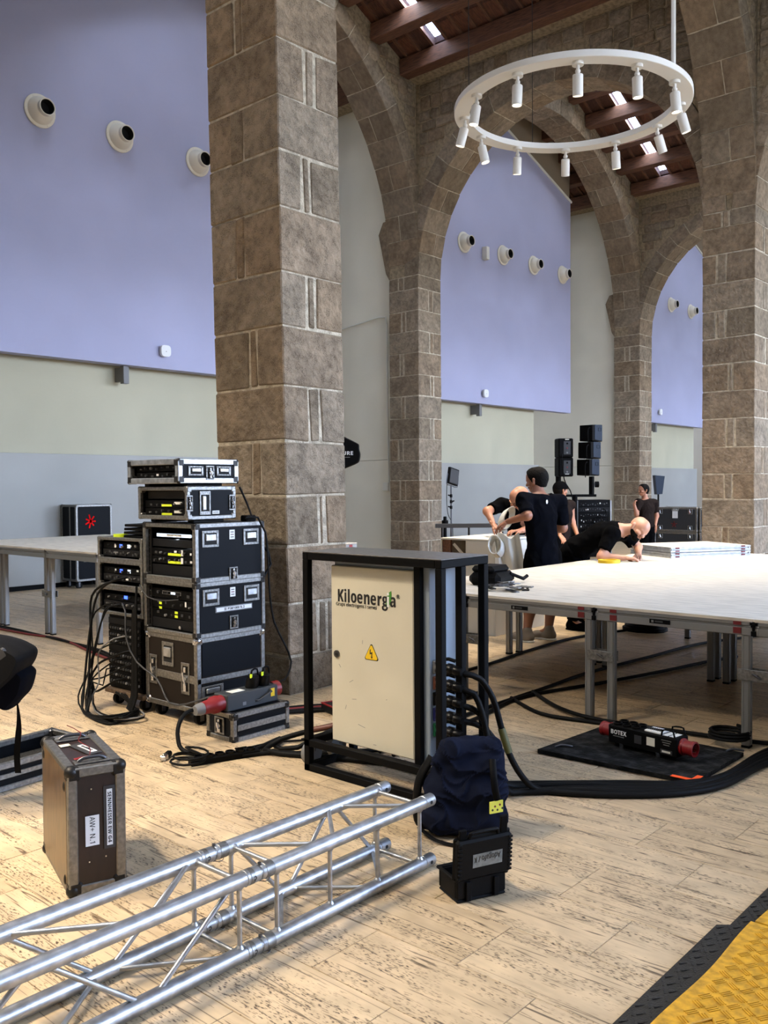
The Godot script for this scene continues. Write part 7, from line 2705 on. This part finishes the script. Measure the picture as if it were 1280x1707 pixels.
		chip("white_label", o, fu(Vector3(-0.1415, 0.35 if k else 0.05, 0.02)), 0.08, 0.02, M.off_white)
		chip("side_panel", o, fv(Vector3(0.0, 0.185, 0.15)), 0.22, 0.32, M.unit_gray)
	for k in 3:
		o = thing("speaker_box", "%s blue-black speaker box in the right-hand tilted column" % ["lowest", "middle", "topmost"][k], "speaker", base + rt * (0.26 + 0.028 * k) + Vector3(0, 1.66 + 0.338 * k, 0), -0.1, "right-hand column of speaker boxes")
		b = MB.new()
		var hx := 0.17
		var cs := []
		for i in 8:
			var taper := 0.012 if not (i & 1) else 0.0
			cs.append(Vector3(hx if i & 1 else -hx, 0.345 - taper if i & 2 else 0.01 + taper, 0.15 if i & 4 else -0.15))
		b.hexa(cs, 0.008)
		part("cabinet", b, M.black, o)
		b = MB.new()
		cs = []
		for i in 8:
			cs.append(Vector3(0.165 if i & 1 else -0.09, 0.338 if i & 2 else (0.02 if i & 1 else 0.045), 0.156 if i & 4 else 0.14))
		b.hexa(cs, 0.003)
		part("side_plate", b, M.speaker_blue, o)
		for q in [[0.07, 0.275, 0.09, 0.006], [0.07, 0.215, 0.09, 0.006], [0.025, 0.245, 0.006, 0.06], [0.115, 0.245, 0.006, 0.06]]:
			chip("grip_edge", o, fv(Vector3(q[0], q[1], 0.156)), q[2], q[3], M.black, 0.004)
		chip("front_grille", o, Transform3D(Basis(Vector3(0, 0, -1), Vector3.UP, Vector3(1, 0, 0)), Vector3(hx, 0.18, 0)), 0.24, 0.28, M.unit_gray)
		b = MB.new()
		b.tube(smooth([Vector3(-hx, 0.28, 0.1), Vector3(-hx - 0.09, 0.25, 0.12), Vector3(-hx - 0.11, 0.12, 0.12), Vector3(-hx - 0.06, -0.02, 0.1)], 0.04), 0.01, 6)
		part("jumper_lead", b, M.black, o)
	# mixer rack
	o = thing("mixer_rack", "black rack of mixers and amplifiers, behind the leaning man", "rack", P(17.1, 9.35, 0), 0.85)
	b = MB.new()
	b.slab(Vector3(-0.3, 0.0, -0.36), Vector3(0.25, 1.18, 0.36), 0.01)
	part("body", b, M.black, o)
	for k in 8:
		rack_unit(o, -0.32, 0.24 + 0.115 * k, 0.68, 0.10, M.unit_black if k % 3 else M.unit_gray, 90 + k, 12)
	for s in [-1, 1]:
		b = MB.new()
		b.slab(Vector3(-0.325, 0.03, s * 0.36 - 0.015), Vector3(-0.3, 1.17, s * 0.36 + 0.015), 0.002)
		part("edge_trim", b, M.dull_aluminium, o)
	for k in 5:
		b = MB.new()
		b.tube(smooth([Vector3(-0.33, 1.0 - 0.1 * k, 0.2 - 0.1 * k), Vector3(-0.45, 0.8 - 0.1 * k, 0.25 - 0.12 * k), Vector3(-0.42, 0.3, 0.1 - 0.05 * k), Vector3(-0.38, 0.05, -0.1)], 0.08), 0.01, 6)
		part("lead", b, M.black, o)
	# silver cases and a white-marked board beside the stand
	for k in 2:
		o = thing("flight_case", "low grey flight case with silver edges behind the man in the cap, %s" % ["lower one", "upper one"][k], "flight case", P(13.2, 7.72, 0.0 + 0.29 * k), 0.85)
		closed_case(o, Vector3(-0.25, 0.0, -0.3), Vector3(0.25, 0.285, 0.3), 0.03, M.unit_gray, M.worn_aluminium, M.worn_aluminium, 0.02)
	o = thing("marked_board", "small black board with white lettering-like marks, on the low grey cases", "board", P(13.15, 7.75, 0.578), 0.85)
	b = MB.new()
	b.box(at(Vector3(-0.15, 0.24, 0.0)), Vector3(0.05, 0.48, 0.32), 0.02)
	part("board", b, M.black, o)
	for q in [[0.33, 0.05, 0.07, 0.05], [0.38, -0.04, 0.05, 0.08], [0.25, 0.03, 0.12, 0.03], [0.18, 0.06, 0.04, 0.09], [0.14, -0.05, 0.06, 0.05]]:
		chip("white_mark", o, fu(Vector3(-0.176, q[0], q[1])), q[2], q[3], M.white)
	# the flight cases at the right
	for k in 4:
		var up := k >= 2
		var i := k % 2
		o = thing("flight_case", "%s black flight case with silver edges at the right, %s" % [["bottom", "bottom", "upper", "upper"][k], ["beside the man in brown", "cut off by the pillar"][i]] if not (k == 2) else "upper black flight case with a white sheet and red star, beside the man in brown", "flight case", P(17.25, 7.42 - 0.92 * i, 0.57 if up else 0.0))
		var h := 0.47 if up else 0.56
		closed_case(o, Vector3(-0.25, 0.0 if up else 0.02, -0.44), Vector3(0.35, h, 0.44), 0.04, M.case_gray, M.worn_aluminium, M.worn_aluminium, 0.03)
		for z in [-0.3, 0.3]:
			latch(o, fu(Vector3(-0.251, h - 0.08, z)), 0.09, 0.10)
			latch(o, fu(Vector3(-0.251, 0.07, z)), 0.09, 0.10)
		if k == 2:
			handle(o, fu(Vector3(-0.251, h - 0.04, 0.0)), 0.14, 0.06)
			chip("white_sheet", o, fu(Vector3(-0.252, 0.34, 0.0)), 0.11, 0.16, M.white)
			for w in 5:
				b = MB.new()
				b.box(fu(Vector3(-0.253, 0.14, -0.02)) * Transform3D(Basis(Vector3(0, 0, 1), w * 1.25 + 0.3), Vector3.ZERO) * at(Vector3(0.03, 0, 0)), Vector3(0.065, 0.016, 0.002), 0.0)
				part("star_stroke", b, M.dark_red, o)
	# monitor on a stand by the farthest pillar
	o = thing("monitor_speaker", "dark wedge-shaped monitor high up beside the farthest pillar", "speaker", P(19.0, 8.71, 0))
	b = MB.new()
	b.prism(Transform3D(Basis(rt, Vector3.UP, -fw), Vector3(0, 1.27, 0)), PackedVector2Array([Vector2(-0.06, 0.0), Vector2(0.06, 0.01), Vector2(0.11, 0.40), Vector2(-0.10, 0.42)]), 0.2)
	part("cabinet", b, M.speaker_blue, o)
	b = MB.new()
	b.cyl(fw * -0.1, fw * -0.1 + Vector3(0, 1.28, 0), 0.02, 10)
	part("pole", b, M.black, o)
	b = MB.new()
	b.cyl(fw * -0.1, fw * -0.1 + Vector3(0, 0.02, 0), 0.2, 20)
	part("base", b, M.black, o)
	# helical antenna on a stand behind the nearest pillar
	o = thing("antenna", "black dome-ended antenna on a stand, peeking out from behind the nearest pillar", "antenna", P(6.42, 6.33, 0))
	var af := Transform3D(Basis(rt, Vector3.UP, -fw), Vector3(0, 1.82, 0) - fw * 0.0)
	b = MB.new()
	var a2 := PackedVector2Array([Vector2(-0.30, 0.22), Vector2(0.02, 0.22), Vector2(0.245, 0.105), Vector2(0.262, 0.09), Vector2(0.262, 0.045), Vector2(0.275, 0.0), Vector2(0.268, -0.06), Vector2(0.25, -0.095), Vector2(0.03, -0.18), Vector2(-0.30, -0.18)])
	puff(b, af * at(Vector3(0, 0, -0.05)), a2, 0.1, 0.06)
	part("shell", b, M.black, o)
	words("SHURE", 0.036, M.white, o, af * at(Vector3(0.115, 0.005, 0.052)), "lettering", "Droid Sans", 700, 1.15)
	chip("print_line", o, af * fv(Vector3(0.11, -0.035, 0.052)), 0.12, 0.006, M.mid_gray)
	b = MB.new()
	b.cyl(rt * -0.1, rt * -0.1 + Vector3(0, 1.66, 0), 0.014, 10)
	part("pole", b, M.black, o)
	for k in 3:
		var w := TAU * k / 3.0
		b = MB.new()
		b.bar(rt * -0.1 + Vector3(0, 0.4, 0), rt * -0.1 + Vector3(cos(w) * 0.35, 0.01, sin(w) * 0.35), 0.014, 0.014)
		part("leg", b, M.black, o)
	# spare decks behind the pillar with a gooseneck microphone
	o = thing("spare_decks", "white-topped spare deck behind the nearest pillar, with a red mark on its edge", "stage deck", P(8.15, 8.55, 0))
	for k in 2:
		b = MB.new()
		b.box(turned(Vector3(0, 0.66 + 0.06 * k, 0), 0.0), Vector3(1.0, 0.055, 0.9), 0.004)
		part("frame_rail", b, M.dull_aluminium, o)
	b = MB.new()
	b.box(at(Vector3(0, 0.755, 0)), Vector3(1.0, 0.012, 0.9), 0.002)
	part("top_panel", b, M.ply, o)
	chip("red_mark", o, fv(Vector3(0.38, 0.72, 0.451)), 0.06, 0.04, M.red)
	for sx in [-0.4, 0.4]:
		for sz in [-0.38, 0.38]:
			b = MB.new()
			b.slab(Vector3(sx - 0.022, 0, sz - 0.022), Vector3(sx + 0.022, 0.63, sz + 0.022), 0.003)
			part("leg", b, M.dull_aluminium, o)
	o = thing("gooseneck_microphone", "thin black gooseneck microphone beside the edge of the nearest pillar", "microphone", P(8.36, 8.16, 0.761))
	b = MB.new()
	b.tube(smooth([Vector3(0.0, 0.0, 0), Vector3(0.0, 0.08, 0), rt * 0.01 + Vector3(0, 0.2, 0), rt * 0.035 + Vector3(0, 0.28, 0)], 0.03), 0.009, 7)
	part("neck", b, M.black, o)
	b = MB.new()
	b.ball(at(rt * 0.04 + Vector3(0, 0.29, 0)), 0.018, 10)
	part("capsule", b, M.black, o)
	b = MB.new()
	b.cyl(Vector3(0, 0, 0), Vector3(0, 0.015, 0), 0.04, 14)
	part("foot", b, M.black, o)


func build_cables() -> void:
	var k: Material = M.rubber
	# five thick power leads from the cabinet's sockets
	var drops := [
		[P(3.458, 2.544, 0.605), P(3.521, 2.501, 0.576), P(3.568, 2.459, 0.479), P(3.589, 2.429, 0.349), P(3.611, 2.399, 0.220), P(3.66, 2.354, 0.10), P(3.75, 2.32, 0.025)],
		[P(3.451, 2.549, 0.531), P(3.492, 2.516, 0.508), P(3.512, 2.483, 0.415), P(3.515, 2.45, 0.28), P(3.53, 2.42, 0.15), P(3.60, 2.40, 0.04), P(3.68, 2.37, 0.02)],
		[P(3.455, 2.556, 0.452), P(3.533, 2.511, 0.405), P(3.566, 2.482, 0.287), P(3.576, 2.451, 0.16), P(3.60, 2.43, 0.07), P(3.66, 2.41, 0.02)],
		[P(3.455, 2.559, 0.379), P(3.547, 2.521, 0.342), P(3.612, 2.485, 0.27), P(3.64, 2.47, 0.16), P(3.66, 2.46, 0.06), P(3.72, 2.44, 0.02)],
		[P(3.445, 2.556, 0.305), P(3.494, 2.533, 0.273), P(3.53, 2.521, 0.19), P(3.57, 2.52, 0.08), P(3.65, 2.52, 0.025), P(3.73, 2.5, 0.018)]]
	for i in 5:
		var t := 0.042 * i
		var pts: Array = [P(3.43, 2.60, [0.618, 0.544, 0.464, 0.391, 0.315][i])] + drops[i]
		var lift: float = [0.018, 0.022, 0.018, 0.026, 0.018][i]
		pts += [P(3.84 + t * 0.5, 2.15 + t * 0.8, lift), P(4.00 + t * 0.7, 1.93 + t * 0.8, 0.018), P(4.18 + t * 0.7, 1.77 + t * 0.45, 0.018), P(4.42 + t * 0.8, 1.67 + t * 0.35, lift), P(4.95 + t * 1.2, 1.62 + t * 0.5, 0.018), P(5.6, 1.42 + t * 0.6, 0.018), P(6.4, 0.9 + t, 0.018)]
		cable("power_lead", pts, 0.0155, k, "thick black power lead from the %s socket of the cream cabinet" % ["grey top", "brown", "middle black", "blue", "green bottom"][i], "thick leads from the cream cabinet", 0.035)
	# olive sleeve on the outermost lead
	var b := MB.new()
	b.tube([P(3.590, 2.427, 0.338), P(3.600, 2.413, 0.28), P(3.611, 2.399, 0.222)], 0.018, 8)
	solo("cable_sleeve", b, M.olive_sleeve, "olive sleeve on the outermost thick power lead", "sleeve")
	# leads running under the stage
	var runs := [
		[[P(3.75, 3.35, 0.015), P(4.6, 3.45, 0.015), P(5.02, 3.47, 0.015), P(5.75, 3.48, 0.015), P(6.37, 3.50, 0.015), P(7.3, 3.42, 0.015), P(8.25, 3.33, 0.015), P(9.2, 3.0, 0.015)], "upper of the two black leads running away under the stage"],
		[[P(3.75, 3.25, 0.015), P(4.7, 3.36, 0.015), P(5.37, 3.45, 0.015), P(6.1, 3.25, 0.015), P(6.8, 3.08, 0.015), P(7.44, 2.95, 0.015), P(7.8, 2.85, 0.015)], "lower of the two black leads running away under the stage"],
		[[P(5.2, 4.3, 0.015), P(6.12, 4.30, 0.015), P(6.9, 4.38, 0.015), P(7.8, 4.40, 0.015), P(8.6, 4.2, 0.015)], "thick dark lead along the far side under the stage"],
		[[P(5.3, 3.5, 0.014), P(5.05, 3.1, 0.014), P(5.08, 2.75, 0.014), P(5.1, 2.5, 0.014), P(5.02, 2.35, 0.02), P(5.0, 2.2, 0.03)], "black lead passing the stage legs to the power distributor"],
		[[P(5.5, 3.45, 0.03), P(5.2, 3.05, 0.03), P(5.14, 2.72, 0.018), P(5.2, 2.2, 0.018), P(5.3, 1.7, 0.018), P(5.6, 1.2, 0.018)], "black lead along the front of the stage legs"]]
	for q in runs:
		cable("floor_lead", q[0], 0.013, k, q[1])
	# coil beyond the board
	var coil := []
	for i in 40:
		var w := TAU * i / 13.0
		coil.append(P(5.16 + 0.10 * cos(w) + 0.01 * (i / 13), 1.93 + 0.11 * sin(w), 0.045 + 0.003 * i * 0.4))
	cable("lead_coil", coil, 0.009, k, "small coil of black lead at the right end of the black board", "", 0.03)
	for j in 2:
		coil = []
		for i in 30:
			var w := TAU * i / 14.0
			coil.append(P(8.62 + 0.17 * cos(w + j), 4.08 + (0.22 - 0.03 * j) * sin(w + j), 0.015 + 0.0012 * i + 0.03 * j))
		cable("lead_coil", coil, 0.014, k, "%s coil of black lead on the floor under the far side of the stage" % ["larger", "smaller"][j], "", 0.05)
	# leads across the floor at the left
	for i in 3:
		var dv := 0.05 * i
		cable("floor_lead", [P(4.50, 11.2, 0.012), P(4.58 - dv, 9.6, 0.012), P(4.56 - dv * 0.5, 8.8, 0.012), P(4.53 + dv * 0.3, 8.27, 0.012), P(4.47 - dv, 7.4, 0.012), P(4.2, 6.6 + dv, 0.012), P(3.75, 5.95 + dv, 0.012), P(3.66, 5.75, 0.03)], 0.011, [k, k, M.dark_red][i], ["nearer black lead on the floor under the left-hand decks", "farther black lead on the floor under the left-hand decks", "thin red lead on the floor under the left-hand decks"][i])
	# bundle down the slim racks, and its loops on the floor
	for i in 12:
		var r := RandomNumberGenerator.new()
		r.seed = 700 + i
		var y0: float = [0.90, 0.72, 0.71, 0.88, 0.70, 0.5, 0.42, 0.36, 0.28, 0.22, 0.47, 0.33][i]
		var v0 := 5.34 + r.randf_range(-0.14, 0.12)
		var out := r.randf_range(0.05, 0.15)
		var pts := [P(3.40, v0, y0), P(3.34, v0 + 0.03, y0 - 0.01), P(3.32, 5.50 + r.randf_range(-0.02, 0.12), y0 - 0.12), P(3.34 - out * 0.5, 5.56 + r.randf_range(-0.06, 0.05), maxf(y0 - 0.4, 0.18)), P(3.32 - out, 5.5 + r.randf_range(-0.1, 0.06), 0.10), P(3.28 - out, 5.40, 0.02), P(3.18 - out * 0.5, 5.1 + r.randf_range(-0.1, 0.05), 0.012 + 0.004 * i), P(3.30, 5.02 + r.randf_range(-0.05, 0.1), 0.02 + 0.004 * i), P(3.37, 5.2, 0.05), P(3.36, 5.33 + r.randf_range(-0.08, 0.08), 0.12)]
		cable("patch_lead", pts, 0.0055 if i % 3 else 0.008, M.mid_gray if i == 5 else k, "thin lead in the tangle hanging down the patch rack", "leads hanging down the patch rack", 0.05)
	for i in 6:
		cable("patch_lead", [P(3.39, 5.17 + 0.004 * i, 0.85 - 0.05 * i), P(3.375, 5.155 + 0.008 * i, 0.7), P(3.37, 5.15 + 0.01 * i, 0.4), P(3.365, 5.15 + 0.012 * i, 0.12), P(3.33, 5.16 + 0.01 * i, 0.02 + 0.004 * i)], 0.008, k, "black lead in the straight bundle between the two stacks", "leads bundled between the stacks", 0.06)
	cable("grey_lead", [P(3.395, 5.35, 0.72), P(3.36, 5.26, 0.68), P(3.34, 5.22, 0.5), P(3.35, 5.12, 0.36), P(3.39, 4.95, 0.26), P(3.36, 4.78, 0.14), P(3.38, 4.62, 0.155), P(3.44, 4.5, 0.20), P(3.52, 4.36, 0.22), P(3.6, 4.2, 0.20), P(3.70, 4.195, 0.24), P(3.70, 4.25, 0.272)], 0.006, M.dark_gray, "long grey lead looping across the bottom case to the power splitter")
	cable("inner_lead", [P(3.40, 5.15, 0.86), P(3.39, 5.05, 0.79), P(3.40, 4.9, 0.775), P(3.42, 4.75, 0.79)], 0.004, M.dark_gray, "thin grey lead drooping into the case with yellow tags")
	cable("mains_lead", [P(3.80, 4.60, 1.5), P(3.84, 4.58, 1.40), P(3.86, 4.555, 1.31), P(3.80, 4.545, 1.30), P(3.90, 4.54, 1.30), P(3.955, 4.53, 1.2), P(3.975, 4.53, 1.0), P(3.99, 4.535, 0.8), P(4.03, 4.54, 0.6), P(4.10, 4.52, 0.45), P(4.10, 4.45, 0.33), P(3.95, 4.35, 0.25), P(3.80, 4.28, 0.27)], 0.007, k, "black lead running down the right side of the tall stack")
	cable("mains_lead", [P(3.985, 4.60, 1.12), P(4.04, 4.6, 1.06), P(4.06, 4.6, 0.98), P(4.0, 4.6, 0.90)], 0.009, k, "short black lead bulging behind the tall stack")
	b = MB.new()
	b.box(turned(P(3.87, 4.60, 1.295), 0.2), Vector3(0.10, 0.04, 0.06), 0.008)
	solo("power_adapter", b, M.black, "small black power adapter lying on the tall stack behind the case with the upright handle", "adapter")
	cable("red_plug_lead", [P(3.18, 4.29, 0.208), P(3.13, 4.285, 0.203), P(3.085, 4.275, 0.18), P(3.05, 4.26, 0.13), P(3.035, 4.24, 0.08), P(3.03, 4.2, 0.03), P(3.05, 4.1, 0.015), P(3.1, 4.0, 0.012)], 0.0125, k, "thick black lead from the red plug down to the floor", "", 0.02)
	coil = []
	for i in 34:
		var w := TAU * i / 15.0
		coil.append(P(2.93 + 0.085 * cos(w) + 0.0012 * i, 4.02 + 0.10 * sin(w), 0.010 + 0.0016 * i))
	coil.append(P(3.0, 3.98, 0.05))
	coil.append(P(3.02, 3.97, 0.03))
	cable("lead_coil", coil, 0.0065, k, "loops of thin black lead on the floor beside the power strip", "", 0.04)
	cable("connector_lead", [P(2.96, 4.17, 0.02), P(3.0, 4.15, 0.02), P(3.06, 4.1, 0.015), P(3.0, 4.0, 0.03), P(2.97, 3.97, 0.03)], 0.008, k, "short black lead ending at the metal connector")
	# thick lead looped left of the cabinet, with orange tape and a yellow tag
	cable("looped_lead", [P(3.75, 3.30, 0.19), P(3.66, 3.5, 0.17), P(3.55, 3.68, 0.12), P(3.46, 3.84, 0.06), P(3.40, 3.89, 0.02), P(3.35, 3.86, 0.018), P(3.36, 3.74, 0.018), P(3.45, 3.55, 0.018), P(3.6, 3.2, 0.018)], 0.0155, k, "thick black lead looped on the floor left of the cream cabinet")
	cable("looped_lead", [P(3.9, 3.30, 0.33), P(3.72, 3.42, 0.22), P(3.56, 3.6, 0.11), P(3.47, 3.72, 0.03), P(3.42, 3.8, 0.018), P(3.44, 3.88, 0.018), P(3.53, 3.92, 0.018), P(3.56, 3.97, 0.018), P(3.3, 3.90, 0.018)], 0.014, k, "thick lead slanting up to the left side of the cream cabinet")
	b = MB.new()
	b.tube([P(3.63, 3.545, 0.157), P(3.55, 3.68, 0.12)], 0.0175, 8)
	solo("copper_sleeve", b, M.brown, "copper brown sleeve on the looped lead left of the cabinet", "sleeve")
	b = MB.new()
	b.tube([P(3.735, 3.325, 0.188), P(3.72, 3.365, 0.184)], 0.020, 8)
	solo("orange_tape", b, M.orange, "orange tape round the looped lead by the cabinet", "tape")
	b = MB.new()
	b.box(Transform3D(fu(Vector3.ZERO).basis * Basis(Vector3(0, 0, 1), -0.95), P(3.68, 3.415, 0.235)), Vector3(0.075, 0.035, 0.002), 0.0)
	solo("cable_tag", b, M.lime, "lime yellow tag on the lead left of the cream cabinet", "tag")
	cable("floor_lead", [P(3.2, 3.88, 0.014), P(3.36, 3.80, 0.012), P(3.5, 3.62, 0.012), P(3.9, 3.3, 0.012), P(4.4, 3.1, 0.012)], 0.012, k, "black lead from the power strip passing under the cream cabinet")
	cable("floor_lead", [P(3.25, 3.98, 0.012), P(3.5, 3.95, 0.012), P(3.62, 3.86, 0.012), P(3.95, 3.75, 0.012), P(4.5, 3.7, 0.012)], 0.007, k, "thin black lead between the low worn case and the cabinet")
	for i in 4:
		cable("floor_lead", [P(3.95, 4.55 - 0.04 * i, 0.015), P(4.2, 4.45 - 0.06 * i, 0.012), P(4.45, 4.25 - 0.08 * i, 0.012), P(4.8, 3.95 - 0.05 * i, 0.012), P(5.3, 3.7, 0.012 + 0.01 * i)], 0.011, [k, M.dark_red, k, k][i], "%s lead on the floor behind the cream cabinet" % ["farthest black", "dull red", "middle black", "nearest black"][i])
	var o := thing("floor_box", "flat black box with a red rim on the floor behind the cream cabinet", "box", P(4.35, 4.1, 0), -0.3)
	b = MB.new()
	b.box(at(Vector3(0, 0.03, 0)), Vector3(0.36, 0.05, 0.3), 0.006)
	part("body", b, M.unit_gray, o)
	for s in [-1, 1]:
		b = MB.new()
		b.box(at(Vector3(0, 0.057, 0.145 * s)), Vector3(0.36, 0.008, 0.012), 0.001)
		part("red_rim", b, M.red, o)
		b = MB.new()
		b.box(at(Vector3(0.175 * s, 0.057, 0)), Vector3(0.012, 0.008, 0.27), 0.001)
		part("red_rim", b, M.red, o)
